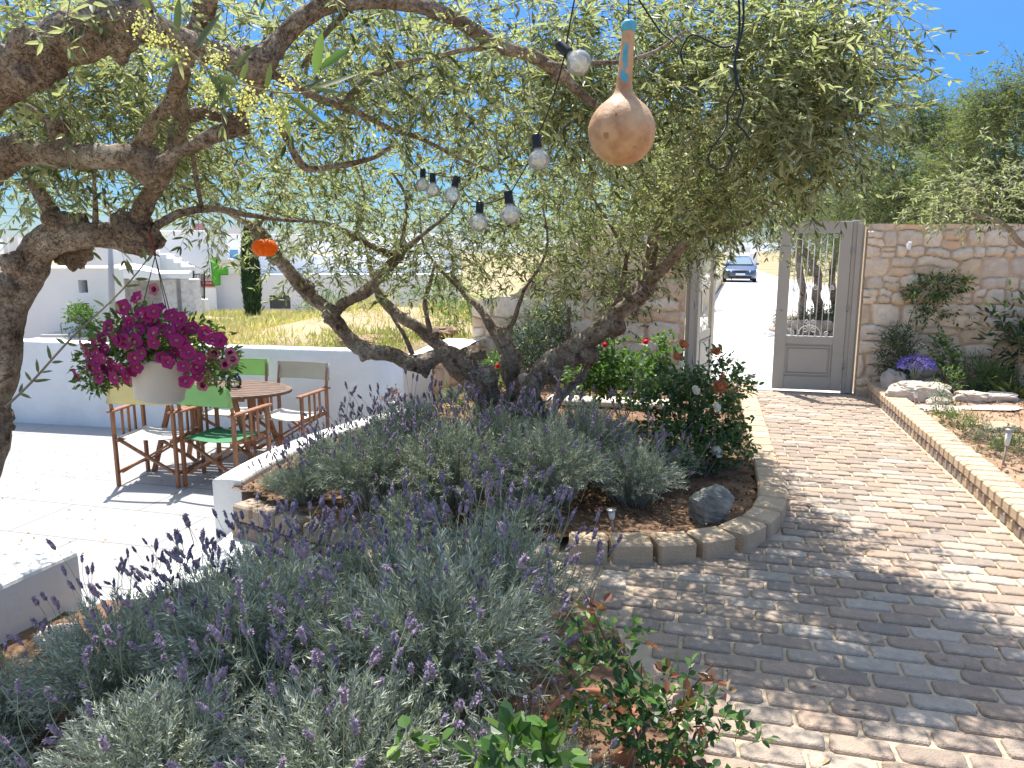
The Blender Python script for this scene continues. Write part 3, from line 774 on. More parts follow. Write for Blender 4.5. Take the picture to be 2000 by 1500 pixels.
def lit_mask(p):
    """probability to drop a twig so the ground gets the sun where the photograph shows it"""
    x, y = shadow_xy(p); s = x*E1.x+y*E1.y; w = x*E2.x+y*E2.y
    d = np.zeros(len(p))
    path = (w > .30) & (w < 3.2)
    d = np.where(path & (s > 4.9+.35*np.clip(w-.4, 0, 1)*-1), .97, d)
    d = np.where(path & (s > 4.3) & (w > .9+(4.9-s)*.5), .93, d)
    d = np.where((x > .35) & (s < 2.72) & (s > 1.2), .97, d)
    d = np.where((w > 1.6) & (s < 4.9), .8, d)
    d = np.where((w > .3) & (w < 1.3) & (s >= 4.6) & (s < 6.6), .30+1.8*fbm(x*3.1, y*3.1, 17), d)
    d = np.where((x > .2) & (w < 1.9) & (s >= 2.72) & (s < 4.9) & (d < .5), .52+2.4*fbm(x*4.6, y*4.6, 91), d)
    x2, y2 = shadow_xy(p, -.42)
    d = np.where((x2 < -2.15) & (y2 > 3.55+.5*(x2 < -3)), .97, d)
    d = np.where((x2 < -2.15) & (x2 > -3.0) & (y2 > 4.3) & (y2 < 5.5), .70, d)
    d = np.where((x2 < -2.3) & (y2 > 2.6) & (y2 < 3.6), .75, d)
    d = np.where((w < .30) & (s > 6.6) & (s < 9), .75, d)
    d = np.where((x > -1.3) & (x < .35) & (y > 1.6) & (y < 3.7), .82, d)
    d = np.where((x > -1.6) & (x < 1.2) & (y > 3.7) & (y < 5.8), .80, d)
    d = np.where((x < -1.3) & (y > 1.4) & (y < 3.0), .55, d)
    return d
def crown(root, blobs, mats, seed, twig_len=(.18, .42), leaf_len=(.038, .064), lit=True, pairs=9, stem_r=.0022, blossom=.0, six=True, world_blobs=False, hang=.25, clump=0.0, dens=1.0):
    r = np.random.default_rng(seed)
    Bs = []; Ds = []
    for u, v, Y, rx, ry, rz, n in blobs:
        n = int(n*dens)
        c = np.array((u, v, Y)) if world_blobs else np.array(P(u, v, Y))
        q = unit(n)*(r.random((n, 1))**.45)
        p = c+q*np.array((rx, ry, rz))
        d = nrm(q*np.array((1, 1, .5))*.9+r.normal(size=(n, 3))*.6+np.array((0, 0, -hang)))
        if clump:
            cl = fbm(p[:, 0]*2.3+p[:, 2]*1.7+50, p[:, 1]*2.3-p[:, 2]*1.9+50, seed)
            keep = cl > -clump+r.normal(size=n)*.02
            p = p[keep]; d = d[keep]
        Bs.append(p); Ds.append(d)
    B = np.concatenate(Bs); D = np.concatenate(Ds)
    if lit:
        k = r.random(len(B)) > lit_mask(B); B = B[k]; D = D[k]
    n = len(B); ln = r.uniform(*twig_len, n)[:, None]
    # bent twigs: two straight parts
    bend = nrm(D+r.normal(size=(n, 3))*.25+np.array((0, 0, -.25)))
    M1 = B+D*ln*.5; Tt = M1+bend*ln*.5
    V1, F1 = thin_tubes(B, M1, stem_r); V2, F2 = thin_tubes(M1, Tt, stem_r*.65)
    link('twigs', np_mesh('twigs', np.concatenate([V1, V2]), np.concatenate([F1, F2+len(V1)]), mats[1]), root)
    LB = []; LD = []; LN = []; tone = []
    tw = r.random(n)*.55+.1
    for k in range(pairs):
        f = (k+.6)/pairs
        for sgn in (-1, 1, *((0,) if k == pairs-1 else ())):
            keep = r.random(n) > .16
            base = np.where(f < .5, B+D*ln*f, M1+bend*ln*(f-.5))[keep]; ax = np.where(f < .5, D, bend)[keep]; m = len(base)
            side = nrm(np.cross(ax, nrm(np.array((.25, .1, 1.0))+r.normal(size=(m, 3))*.35)))
            ang = k*.0
            d = nrm(ax*(.75 if sgn else 1.5)+side*sgn*.85+r.normal(size=(m, 3))*.28)
            up = nrm(np.array((0, 0, 1.0))+r.normal(size=(m, 3))*.75)
            LB.append(base); LD.append(d); LN.append(up); tone.append(np.clip(tw[keep]+r.normal(size=m)*.16, 0, 1))
    LB = np.concatenate(LB); LD = np.concatenate(LD); LN = np.concatenate(LN); tone = np.concatenate(tone)
    m = len(LB); Lh = r.uniform(*leaf_len, m); Wd = Lh*r.uniform(.20, .30, m)
    V, F, kk = leaves(LB, LD, LN, Lh, Wd, .08, .12, six)
    link('leaves', np_mesh('leaves', V, F, mats[0], tone=np.repeat(tone, kk)), root)
    if blossom:
        sel = r.random(n) < blossom; b0 = (B+(M1-B)*r.random((n, 1)))[sel]; m = len(b0)
        if m:
            kf = 11
            ctr = np.repeat(b0, kf, 0)+r.normal(size=(m*kf, 3))*np.array((.014, .014, .02))+np.array((0, 0, -.012))
            d = unit(m*kf); s_ = r.uniform(.006, .010, m*kf)
            V, F, kk = leaves(ctr, d, unit(m*kf), s_, s_*1.0, .0, .3, False)
            link('blossom', np_mesh('blossom', V, F, M_blos), root)
    return m
# --- the olive in the bed
tree = thing('olive_tree', 'gnarled olive tree with spreading limbs growing out of the lavender bed in the middle', 'tree', tuple(P(1010, 880, 5.65)), 0)
def under(root, build):      # children were made in world coordinates
    for c in root.children: c.location = -root.location
mb = MB()
limb(mb, [(1015, 905, 5.65, .21), (1000, 850, 5.65, .19), (965, 790, 5.6, .125), (930, 735, 5.5, .095), (900, 712, 5.45, .085), (866, 692, 5.4, .072), (830, 706, 5.35, .07), (796, 706, 5.35, .062), (768, 690, 5.3, .056), (712, 680, 5.3, .062), (672, 648, 5.3, .055), (646, 612, 5.3, .055)], 14, .2, 8)
limb(mb, [(646, 614, 5.3, .052), (618, 588, 5.25, .05), (590, 560, 5.2, .05), (560, 530, 5.15, .048), (532, 492, 5.1, .045), (505, 450, 5.05, .042), (470, 430, 5.0, .025), (425, 400, 4.9, .016), (380, 350, 4.8, .01)], 12, .22, 10, seed=2)
limb(mb, [(650, 612, 5.3, .05), (676, 590, 5.3, .046), (715, 568, 5.35, .045), (748, 535, 5.4, .046), (772, 508, 5.45, .042), (782, 488, 5.5, .035)], 12, .22, 10, seed=3)
limb(mb, [(770, 500, 5.45, .036), (735, 487, 5.4, .026), (700, 465, 5.35, .022), (650, 440, 5.3, .018), (600, 432, 5.2, .015), (540, 415, 5.1, .011), (480, 405, 5.0, .008)], 8, .15, 12, seed=4)
limb(mb, [(780, 492, 5.5, .028), (812, 470, 5.5, .022), (840, 448, 5.5, .017), (868, 425, 5.45, .013), (885, 405, 5.4, .009)], 8, .15, 12, seed=5)
limb(mb, [(690, 470, 5.35, .016), (705, 425, 5.2, .012), (712, 380, 5.1, .009)], 6, .1, 12)
limb(mb, [(1000, 860, 5.8, .12), (960, 800, 5.9, .085), (915, 745, 6.0, .075), (880, 712, 6.05, .066), (860, 678, 6.05, .062), (835, 655, 6.05, .056), (796, 627, 6.0, .05), (762, 600, 6.0, .045), (742, 578, 5.95, .038), (728, 545, 5.9, .025), (720, 500, 5.8, .015)], 12, .2, 9, seed=6)
limb(mb, [(842, 655, 6.0, .028), (834, 620, 6.0, .022), (830, 588, 5.95, .02), (840, 555, 5.9, .016), (850, 510, 5.8, .010)], 8, .2, 12, seed=7)
limb(mb, [(805, 692, 5.4, .020), (790, 655, 5.4, .017), (770, 625, 5.45, .014), (752, 590, 5.5, .012)], 7, .2, 12, seed=8)
limb(mb, [(1030, 870, 5.7, .14), (1008, 800, 5.7, .085), (998, 750, 5.7, .068), (990, 710, 5.72, .06), (980, 672, 5.75, .05), (962, 645, 5.8, .04), (945, 615, 5.85, .034), (925, 590, 5.9, .028), (905, 572, 5.95, .024), (880, 530, 6.0, .016)], 12, .24, 10, seed=9)
limb(mb, [(1000, 745, 5.66, .06), (1000, 712, 5.6, .058), (996, 680, 5.6, .056), (985, 652, 5.6, .048), (978, 640, 5.6, .034)], 12, .34, 13, seed=10)
limb(mb, [(990, 648, 5.62, .024), (1004, 625, 5.6, .022), (1012, 600, 5.58, .018), (1022, 570, 5.5, .012)], 8, .2, 12, seed=11)
limb(mb, [(1020, 880, 5.6, .17), (1030, 805, 5.55, .11), (1040, 750, 5.5, .09), (1072, 712, 5.45, .082), (1105, 690, 5.4, .078), (1142, 668, 5.35, .078), (1178, 645, 5.3, .07), (1205, 615, 5.28, .062), (1235, 590, 5.25, .06), (1262, 556, 5.2, .062), (1268, 520, 5.2, .048), (1272, 475, 5.15, .044), (1290, 435, 5.1, .036), (1310, 395, 5.0, .028), (1340, 340, 4.8, .020), (1370, 280, 4.6, .013)], 14, .22, 8, seed=12)
limb(mb, [(1262, 556, 5.2, .045), (1290, 530, 5.1, .042), (1318, 500, 5.0, .040), (1340, 475, 4.9, .036), (1362, 460, 4.8, .028), (1400, 452, 4.7, .018), (1460, 440, 4.6, .010)], 10, .22, 10, seed=13)
limb(mb, [(1190, 648, 5.4, .04), (1198, 610, 5.5, .03), (1215, 560, 5.6, .024), (1225, 500, 5.6, .016)], 8, .15, 12, seed=14)
limb(mb, [(1060, 820, 5.6, .08), (1095, 775, 5.6, .04), (1125, 745, 5.6, .032), (1145, 722, 5.6, .026), (1150, 700, 5.55, .02)], 9, .2, 12, seed=15)
limb(mb, [(1112, 690, 5.4, .03), (1110, 650, 5.5, .02), (1112, 600, 5.5, .015)], 7, .15, 12, seed=16)
for u, v, Y, r_, sd in [(826, 716, 5.33, .075, 1), (648, 612, 5.27, .075, 2), (712, 684, 5.28, .066, 3), (778, 500, 5.43, .055, 4), (1258, 560, 5.18, .08, 5), (1245, 575, 5.15, .07, 6), (1195, 636, 5.26, .08, 7), (1150, 690, 5.3, .07, 8), (997, 700, 5.58, .07, 9),
                        (935, 692, 5.4, .05, 10), (950, 735, 5.45, .09, 11), (905, 708, 5.4, .085, 12), (1030, 800, 5.5, .12, 13), (985, 660, 5.58, .055, 14), (1120, 700, 5.33, .07, 15), (850, 650, 6.0, .05, 16), (505, 455, 5.02, .06, 17), (535, 500, 5.08, .05, 18), (600, 565, 5.18, .055, 19), (1080, 720, 5.4, .08, 20)]:
    knob(mb, u, v, Y, r_, sd)
# smaller boughs through the crown
rr = random.Random(5)
for u0, v0, Y0, u1, v1, Y1, r0 in [(1310, 395, 5.0, 1180, 250, 4.3, .02), (1290, 435, 5.1, 1420, 330, 4.3, .02), (1225, 500, 5.6, 1120, 330, 5.0, .016), (905, 572, 5.95, 820, 420, 5.4, .016), (1022, 570, 5.5, 1060, 400, 5.0, .014),
                                  (782, 488, 5.5, 760, 330, 4.9, .018), (885, 405, 5.4, 960, 290, 4.9, .01), (1370, 280, 4.6, 1480, 130, 3.9, .012), (1370, 280, 4.6, 1300, 120, 3.8, .012), (1460, 440, 4.6, 1560, 350, 4.1, .010), (712, 380, 5.1, 640, 290, 4.7, .009), (500, 450, 5.0, 560, 330, 4.6, .012), (1500, 260, 4.2, 1640, 120, 3.7, .012), (1420, 330, 4.3, 1500, 260, 4.2, .014), (1420, 380, 4.5, 1520, 400, 4.2, .012)]:
    um, vm = (u0+u1)/2+rr.uniform(-30, 30), (v0+v1)/2+rr.uniform(-20, 20)
    limb(mb, [(u0, v0, Y0, r0), (um, vm, (Y0+Y1)/2, r0*.75), (u1, v1, Y1, r0*.4)], 6, .12, 12, 5)
trunk = mb.build('trunk', M_bark, tree)
main_blobs = [(1270, 330, 6.3, .6, .6, .30, 260), (1330, 290, 5.9, .5, .5, .25, 160),  # first clump added mostly hidden behind the others, to dapple the path
 (580, 385, 5.0, .65, .7, .34, 400), (500, 340, 5.1, .40, .5, .16, 70), (650, 480, 5.5, .50, .5, .28, 260), (590, 520, 5.5, .35, .4, .2, 90),
 (760, 400, 5.4, .75, .8, .45, 560), (850, 500, 5.9, .55, .6, .30, 360), (880, 380, 5.5, .8, .8, .5, 560),
 (1000, 450, 5.9, .75, .8, .45, 700), (1130, 430, 5.9, .8, .8, .52, 820), (1080, 540, 5.9, .6, .5, .22, 260), (1190, 540, 5.7, .42, .4, .24, 200), (1220, 400, 5.5, .7, .7, .5, 560),
 (640, 260, 4.6, .85, .7, .36, 420), (850, 240, 4.6, .95, .8, .42, 560), (1080, 270, 4.8, .9, .8, .45, 560), (1280, 300, 4.8, .8, .8, .5, 620),
 (1420, 300, 4.7, .55, .7, .36, 520), (1350, 405, 4.9, .28, .5, .14, 110), (1440, 345, 4.6, .30, .5, .12, 90), (1530, 330, 4.6, .40, .6, .28, 300),
 (1470, 190, 4.0, .52, .7, .45, 520), (1560, 120, 3.8, .38, .6, .42, 380), (1560, 260, 4.0, .24, .5, .26, 230), (1330, 150, 4.0, .75, .7, .42, 480),
 (1130, 110, 4.0, .8, .7, .40, 420), (900, 80, 3.9, .8, .7, .34, 380), (700, 110, 3.9, .7, .7, .34, 300), (1350, 20, 3.6, .9, .7, .35, 380), (1560, 10, 3.5, .42, .6, .35, 260),
 (1000, -60, 3.6, 1.3, .8, .35, 320), (1560, 60, 3.0, .30, .35, .26, 90), (1450, 90, 2.8, .36, .4, .3, 110)]
crown(tree, main_blobs, (M_olive, M_bark2), 21, blossom=.6, clump=.11, dens=1.28)
under(tree, None)
# --- the olive leaning in from the left
LK[0] = .77
left = thing('olive_tree', 'old olive leaning in from the left edge with the flower pot hanging from its crook', 'tree', tuple(P(-60, 1150, 3.35)), 0)
mb = MB()
limb(mb, [(-70, 1160, 3.45, .16), (-60, 980, 3.42, .14), (-30, 860, 3.4, .125), (-22, 760, 3.38, .115), (0, 680, 3.35, .105), (20, 600, 3.35, .10), (42, 545, 3.33, .094), (75, 490, 3.3, .088), (120, 462, 3.3, .085), (165, 460, 3.3, .072), (215, 462, 3.3, .066), (262, 462, 3.3, .085), (285, 455, 3.3, .075)], 18, .17, 9, 7, seed=20)
limb(mb, [(265, 455, 3.3, .055), (278, 415, 3.28, .05), (300, 372, 3.25, .045), (325, 330, 3.2, .042), (342, 290, 3.2, .040), (352, 250, 3.15, .042), (356, 225, 3.1, .042), (345, 180, 3.05, .04), (355, 130, 3.0, .042), (370, 90, 2.9, .045), (400, 30, 2.8, .04), (420, -60, 2.7, .03)], 14, .15, 11, seed=21)
limb(mb, [(354, 232, 3.12, .036), (378, 222, 3.1, .036), (400, 218, 3.1, .032), (430, 226, 3.1, .028), (462, 232, 3.1, .030), (478, 238, 3.1, .024)], 12, .22, 13, seed=22)
limb(mb, [(-90, 420, 3.0, .10), (-40, 345, 3.0, .09), (0, 322, 3.0, .080), (35, 300, 3.0, .072), (90, 300, 3.0, .062), (150, 304, 3.0, .062), (215, 306, 3.0, .064), (262, 308, 3.0, .062), (290, 322, 3.0, .056), (318, 318, 3.0, .036), (350, 298, 3.0, .034), (395, 278, 3.0, .034), (430, 262, 3.02, .036), (462, 250, 3.05, .038), (474, 232, 3.1, .030)], 14, .18, 11, seed=23)
limb(mb, [(262, 300, 3.0, .042), (290, 262, 2.98, .038), (318, 222, 2.95, .037), (342, 185, 2.92, .038), (358, 140, 2.9, .038), (368, 100, 2.85, .036), (385, 40, 2.8, .03), (390, -40, 2.75, .025)], 12, .14, 12, seed=24)
limb(mb, [(-120, 300, 2.5, .11), (-50, 215, 2.5, .10), (0, 165, 2.5, .092), (45, 125, 2.5, .085), (100, 100, 2.5, .092), (150, 85, 2.5, .096), (205, 62, 2.5, .088), (255, 55, 2.52, .080), (300, 60, 2.56, .06), (350, 78, 2.62, .052), (400, 95, 2.7, .050), (445, 112, 2.75, .052), (490, 130, 2.8, .058), (525, 108, 2.85, .052), (550, 78, 2.88, .044), (590, 38, 2.9, .042), (640, 12, 2.95, .040), (700, 4, 3.0, .038), (760, 6, 3.05, .038), (820, 14, 3.1, .038), (880, 35, 3.15, .038), (930, 62, 3.2, .036), (975, 92, 3.25, .036), (1020, 106, 3.3, .034), (1060, 122, 3.35, .034), (1092, 145, 3.4, .030), (1130, 178, 3.45, .026), (1170, 210, 3.5, .022), (1215, 235, 3.6, .014), (1270, 250, 3.7, .008)], 14, .16, 10, seed=25)
limb(mb, [(500, 130, 2.8, .05), (500, 170, 2.85, .03), (478, 205, 2.95, .022), (470, 235, 3.08, .02)], 9, .2, 12, seed=26)
limb(mb, [(150, 305, 3.0, .03), (110, 265, 3.0, .03), (98, 240, 3.0, .02), (70, 215, 3.0, .014), (20, 190, 3.0, .01)], 8, .25, 12, seed=27)
limb(mb, [(288, 452, 3.3, .03), (320, 432, 3.35, .026), (352, 415, 3.4, .024), (395, 408, 3.5, .022), (440, 410, 3.6, .020), (490, 420, 3.7, .016), (560, 430, 3.9, .012), (620, 432, 4.1, .008)], 9, .14, 12, seed=28)
limb(mb, [(118, 445, 3.3, .052), (98, 410, 3.3, .045), (75, 375, 3.3, .036), (55, 350, 3.3, .024), (40, 330, 3.3, .014), (15, 300, 3.3, .01)], 10, .2, 12, seed=29)
limb(mb, [(186, 450, 3.3, .018), (186, 400, 3.3, .014), (184, 350, 3.3, .010), (190, 300, 3.28, .008)], 7, .1, 12)
limb(mb, [(395, 408, 3.5, .012), (385, 360, 3.4, .013), (378, 310, 3.3, .012), (375, 270, 3.2, .010)], 7, .1, 12)
limb(mb, [(670, 205, 3.4, .03), (652, 195, 3.4, .018), (672, 205, 3.4, .022), (690, 180, 3.4, .018), (730, 148, 3.4, .018), (790, 125, 3.4, .018), (850, 112, 3.35, .016), (905, 98, 3.3, .014), (970, 92, 3.25, .014)], 9, .14, 12, seed=30)
limb(mb, [(500, 130, 2.8, .03), (560, 160, 3.0, .02), (620, 190, 3.2, .02), (665, 208, 3.4, .024), (710, 225, 3.5, .018), (760, 250, 3.6, .016), (830, 275, 3.7, .013), (900, 310, 3.8, .01), (960, 335, 3.9, .007)], 9, .14, 12, seed=31)
limb(mb, [(540, 230, 3.3, .012), (570, 290, 3.5, .02), (600, 328, 3.6, .022), (650, 326, 3.6, .018), (700, 316, 3.6, .016), (738, 304, 3.6, .013), (770, 280, 3.6, .008)], 8, .14, 12, seed=32)
limb(mb, [(1060, 122, 3.35, .02), (1100, 128, 3.3, .014), (1160, 122, 3.25, .013), (1210, 120, 3.2, .012), (1280, 100, 3.1, .009), (1340, 60, 3.0, .006)], 7, .12, 12, seed=33)
limb(mb, [(700, 4, 3.0, .02), (640, 60, 3.1, .014), (590, 130, 3.2, .01)], 6, .1, 12)
for u, v, Y, r_, sd in [(140, 452, 3.28, .085, 31), (118, 440, 3.25, .07, 32), (262, 455, 3.27, .088, 33), (280, 470, 3.28, .07, 34), (140, 498, 3.38, .068, 35), (158, 492, 3.4, .055, 36), (40, 520, 3.25, .06, 37), (-5, 830, 3.38, .075, 38), (10, 560, 3.26, .05, 39), (282, 318, 2.98, .068, 40), (30, 290, 2.98, .062, 41), (60, 120, 2.44, .085, 42), (210, 50, 2.46, .085, 43),
                        (165, 62, 2.44, .06, 44), (490, 128, 2.78, .062, 45), (462, 245, 3.03, .042, 46), (100, 75, 2.45, .04, 50), (265, 30, 2.5, .06, 51), (1092, 148, 3.38, .036, 52), (110, 250, 3.0, .04, 53)]:
    knob(mb, u, v, Y, r_, sd)
mb.build('trunk', M_bark, left)
left_blobs = [
 (80, 210, 3.4, .6, .5, .22, 170), (200, 190, 3.4, .6, .6, .25, 230), (120, 20, 3.0, .8, .6, .28, 210), (40, 240, 3.9, .5, .5, .3, 110), (300, 130, 3.6, .6, .6, .35, 240), (440, 160, 3.8, .6, .7, .36, 300), (520, 250, 4.0, .55, .6, .28, 260), (440, 310, 4.2, .5, .5, .2, 170),
 (570, 60, 3.5, .7, .7, .3, 300), (760, 150, 3.6, .7, .6, .3, 280), (420, -20, 3.2, .8, .6, .3, 220), (700, -40, 3.2, .8, .6, .28, 200), (900, 170, 3.7, .6, .6, .3, 260), (1040, 200, 3.8, .55, .5, .26, 220), (1010, 40, 3.4, .6, .5, .25, 180), (1180, 60, 3.4, .6, .5, .25, 180),
 (60, 375, 3.6, .30, .3, .12, 22), (200, 400, 3.6, .36, .3, .10, 24), (130, 340, 3.6, .5, .4, .1, 36), (350, 370, 3.8, .3, .3, .12, 24), (260, 240, 3.6, .4, .4, .14, 80), (100, 330, 3.2, .5, .3, .08, 20),
 (1300, 200, 3.4, .4, .4, .25, 90), (300, 20, 2.7, .5, .4, .16, 50), (30, 60, 2.8, .4, .4, .2, 60)]
crown(left, left_blobs, (M_olive, M_bark2), 22, blossom=.6, clump=.16, dens=1.3)
# the near sprig with large leaves and blossom, upper left
def sprig(root, path, leafs, r0=.004, mats=None, blos=()):
    mb = MB(); pts = spline([(*P(u, v, Y), 0) for u, v, Y in path], 6)
    mb.tube([q[:3] for q in pts], [r0*(1-.6*k/len(pts)) for k in range(len(pts))], 6, 0, True, 0, 1)
    mb.build('sprig', M_bark2, root)
    B = []; D = []; N_ = []; Ln = []; W = []; T = []
    for u, v, Y, u2, v2, Y2, wd, tn in leafs:
        a = np.array(P(u, v, Y)); b = np.array(P(u2, v2, Y2)); B.append(a); D.append(b-a); Ln.append(np.linalg.norm(b-a)); W.append(wd); T.append(tn)
        N_.append((rng.normal()*.3, -.8, rng.normal()*.3+.4))
    V, F, k = leaves(np.array(B), np.array(D), np.array(N_), np.array(Ln), np.array(W), .03, .1, True)
    link('sprig_leaves', np_mesh('sprig_leaves', V, F, M_olive, tone=np.repeat(T, k), smooth=True), root)
    if blos:
        C_ = []; S_ = []
        for u, v, Y, ru, rv, n in blos:
            n = int(n*1.9); c = np.array(P(u, v, Y)); k2 = Y/1480
            C_.append(c+rng.normal(size=(n, 3))*np.array((ru*k2*.5, .012, rv*k2*.5))); S_.append(rng.uniform(.0028, .0050, n))
        C_ = np.concatenate(C_); S_ = np.concatenate(S_)
        V, F, k = leaves(C_, unit(len(C_)), unit(len(C_)), S_, S_*1.05, 0, .3, False)
        link('sprig_blossom', np_mesh('sprig_blossom', V, F, M_blos), root)
Yn = 1.25
sprig(left, [(280, -20, 1.15), (330, 60, 1.18), (380, 110, 1.2), (430, 150, 1.22), (500, 172, 1.24), (560, 182, 1.26), (610, 178, 1.28)],
      [(345, 70, 1.2, 350, -10, 1.2, .012, .1), (380, 100, 1.2, 432, 20, 1.22, .015, .15), (400, 130, 1.2, 460, 220, 1.22, .012, .1), (455, 140, 1.22, 500, 85, 1.22, .011, .2), (470, 160, 1.22, 485, 118, 1.22, .010, .3),
       (600, 180, 1.28, 705, 140, 1.3, .014, .35), (595, 178, 1.28, 640, 148, 1.28, .011, .1), (545, 182, 1.26, 570, 280, 1.28, .010, .2), (560, 185, 1.26, 650, 255, 1.3, .009, .05), (600, 170, 1.28, 672, 182, 1.28, .008, .5),
       (420, 150, 1.22, 470, 165, 1.2, .013, .2), (520, 175, 1.25, 530, 120, 1.25, .010, .15), (350, 60, 1.18, 300, 20, 1.16, .01, .2), (300, 20, 1.16, 260, -20, 1.16, .011, .2), (440, 160, 1.22, 430, 205, 1.2, .012, .25), (370, 100, 1.2, 310, 140, 1.2, .010, .3)],
      .0022, blos=[(280, 45, 1.16, 26, 26, 60), (312, 75, 1.18, 30, 16, 50), (300, 110, 1.18, 14, 24, 30), (405, 175, 1.2, 18, 34, 90), (425, 110, 1.2, 26, 22, 60), (484, 200, 1.22, 20, 36, 110), (535, 215, 1.24, 30, 34, 90), (350, 105, 1.18, 12, 18, 24), (560, 165, 1.26, 26, 14, 40), (548, 240, 1.26, 14, 30, 40)])
# two young translucent leaves
V, F, k = leaves(np.array([P(615, 150, 1.6), P(625, 135, 1.6)]), np.array([P(628, 68, 1.6)-P(615, 150, 1.6), P(680, 95, 1.6)-P(625, 135, 1.6)]), np.array([(0, -1, .2), (.1, -1, .4)]), np.array([.09, .075]), np.array([.022, .02]), .02, .1)
link('young_leaves', np_mesh('young_leaves', V, F, M_bgreen, tone=np.repeat([.7, .5], k), smooth=True), left)
# long bare sucker with paired leaves crossing in front of the pot
path = [(10, 795, 2.6), (60, 748, 2.62), (140, 660, 2.65), (215, 590, 2.7), (262, 540, 2.72), (300, 490, 2.75)]
lf = []
for u, v, du, dv in [(20, 782, -12, -16), (38, 770, 6, -22), (38, 768, 24, 10), (62, 745, -14, -20), (62, 745, 38, -4), (75, 730, -4, -30), (80, 728, 24, -4), (100, 705, -8, -32), (100, 708, 24, -2), (128, 672, -20, -12), (130, 670, 22, 6), (122, 655, -4, -26), (205, 600, -24, -16), (205, 598, 16, -8), (240, 562, -22, -28), (245, 560, 30, -4), (262, 540, -16, -36), (262, 545, 30, 0), (285, 510, -6, -30), (285, 512, 14, -14), (225, 590, 8, 20)]:
    lf.append((u, v, 2.66, u+du, v+dv, 2.66, .012, .15+.3*rng.random()))
sprig(left, path, lf, .005)
under(left, None)
# --- olive trees beyond the wall
def far_olive(name, label, base, H, spread, blobs, seed, n_l=1.0, leafl=(.05, .085), twist=0.3, group=None, mats=None, low=.75, pairs=6):
    root = thing(name, label, 'tree', base, 0, group); r = random.Random(seed); mb = MB()
    b = Vector(base); 
    forks = []
    for k in range(3):
        a = r.uniform(0, 6.28); t = Vector((math.cos(a)*spread*.45, math.sin(a)*spread*.3, H*.62))
        m = Vector((math.cos(a+.6)*spread*.16, math.sin(a+.6)*.12, H*.28))
        pts = spline([(0, 0, -.1, .16), (m.x*.5, m.y*.5, H*.12, .13), (m.x, m.y, m.z, .10), (t.x*.6, t.y*.6, H*.45, .07), (t.x, t.y, t.z, .035), (t.x*1.2, t.y*1.3, H*.82, .015)], 6)
        mb.tube([q[:3] for q in pts], [q[3] for q in pts], 10, 0, True, .22, 7, True, seed+k)
        forks.append(pts)
    for k in range(9):
        p = forks[k % 3][r.randrange(10, 20)]; e = Vector((r.uniform(-1, 1)*spread*.7, r.uniform(-1, 1)*spread*.5, H*r.uniform(.5, .9)))
        pts = spline([(*p[:3], .03), (*(Vector(p[:3]).lerp(e, .5)+Vector((0, 0, .1))), .02), (*e, .008)], 4)
        mb.tube([q[:3] for q in pts], [q[3] for q in pts], 6, 0, True, .1, 7)
    mb.build('trunk', M_bark, root)
    crown(root, blobs, mats or (M_olivef, M_bark2), seed, (.2, .5), leafl, False, pairs, .003, 0, False, True, .05, .14)
    return root
def wb(x, y, z, n, rr_): return (x, y, z, rr_[0], rr_[1], rr_[2], n)
# trees right of the gate, behind the wall
for i, (u, Y, vt, wpx, lab, n) in enumerate([
    (1775, 13.5, 215, 330, 'dense green olive rising behind the stone wall just right of the gate', 1900),
    (1950, 11.5, 170, 300, 'tall olive at the right edge behind the stone wall', 1900),
    (1850, 17.0, 235, 330, 'olive further back between the two behind the wall', 1400)]):
    base = P(u, 500, Y); base.z = -.15; k = Y/1500; top = P(u, vt, Y).z; H = top+.15; w_ = wpx*k/2
    bl = [wb(0, 0, H*.70, n, (w_, w_*.8, H*.30)), wb(-w_*.5, 0, H*.55, n//2, (w_*.6, w_*.6, H*.22)), wb(w_*.4, -.2, H*.52, n//2, (w_*.6, w_*.6, H*.24)), wb(-w_*.25, 0, H*.92, n//6, (w_*.3, w_*.3, H*.12)), wb(w_*.35, 0, H*.95, n//6, (w_*.25, w_*.3, H*.12)), wb(0, 0, H*1.0, n//12, (w_*.15, w_*.2, H*.12))]
    far_olive('olive_tree', lab, tuple(base), H, w_*1.2, bl, 40+i, group='olives beyond the garden wall')
LK[0] = .88
# twin trunk olive inside the stone ring beyond the gate
rb = G(1612, 648, -.08)
rt = thing('olive_tree', 'olive with twin twisted trunks seen through the bars of the closed gate leaf', 'tree', tuple(rb))
mb = MB(); Yr = rb.y
limb(mb, [(1576, 650, Yr, .13), (1566, 610, Yr, .095), (1570, 570, Yr, .08), (1562, 530, Yr, .07), (1560, 490, Yr, .065), (1560, 450, Yr, .06), (1555, 400, Yr, .05)], 12, .25, 4, seed=50)
limb(mb, [(1604, 655, Yr, .17), (1602, 620, Yr, .12), (1594, 580, Yr, .10), (1598, 545, Yr, .09), (1586, 515, Yr, .08), (1572, 490, Yr, .07), (1560, 470, Yr, .06)], 12, .25, 4, seed=51)
limb(mb, [(1622, 650, Yr+.2, .13), (1632, 600, Yr+.2, .09), (1624, 550, Yr+.2, .08), (1632, 500, Yr+.2, .08), (1640, 440, Yr+.2, .08), (1650, 390, Yr, .05)], 12, .25, 4, seed=52)
mb.build('trunk', M_bark, rt)
crown(rt, [(1570, 400, Yr, .9, .9, .55, 520), (1630, 420, Yr, .9, .9, .7, 420), (1600, 500, Yr+.6, .7, .5, .5, 200), (1500, 395, Yr, .8, .8, .5, 360), (1560, 470, Yr, .45, .6, .25, 90), (1700, 370, Yr, .9, .8, .5, 300), (1450, 400, Yr+3, .8, .8, .4, 200)], (M_olivef, M_bark2), 55, (.2, .5), (.05, .085), False, 6, .003, 0, False, False, .1, .14)
under(rt, None)
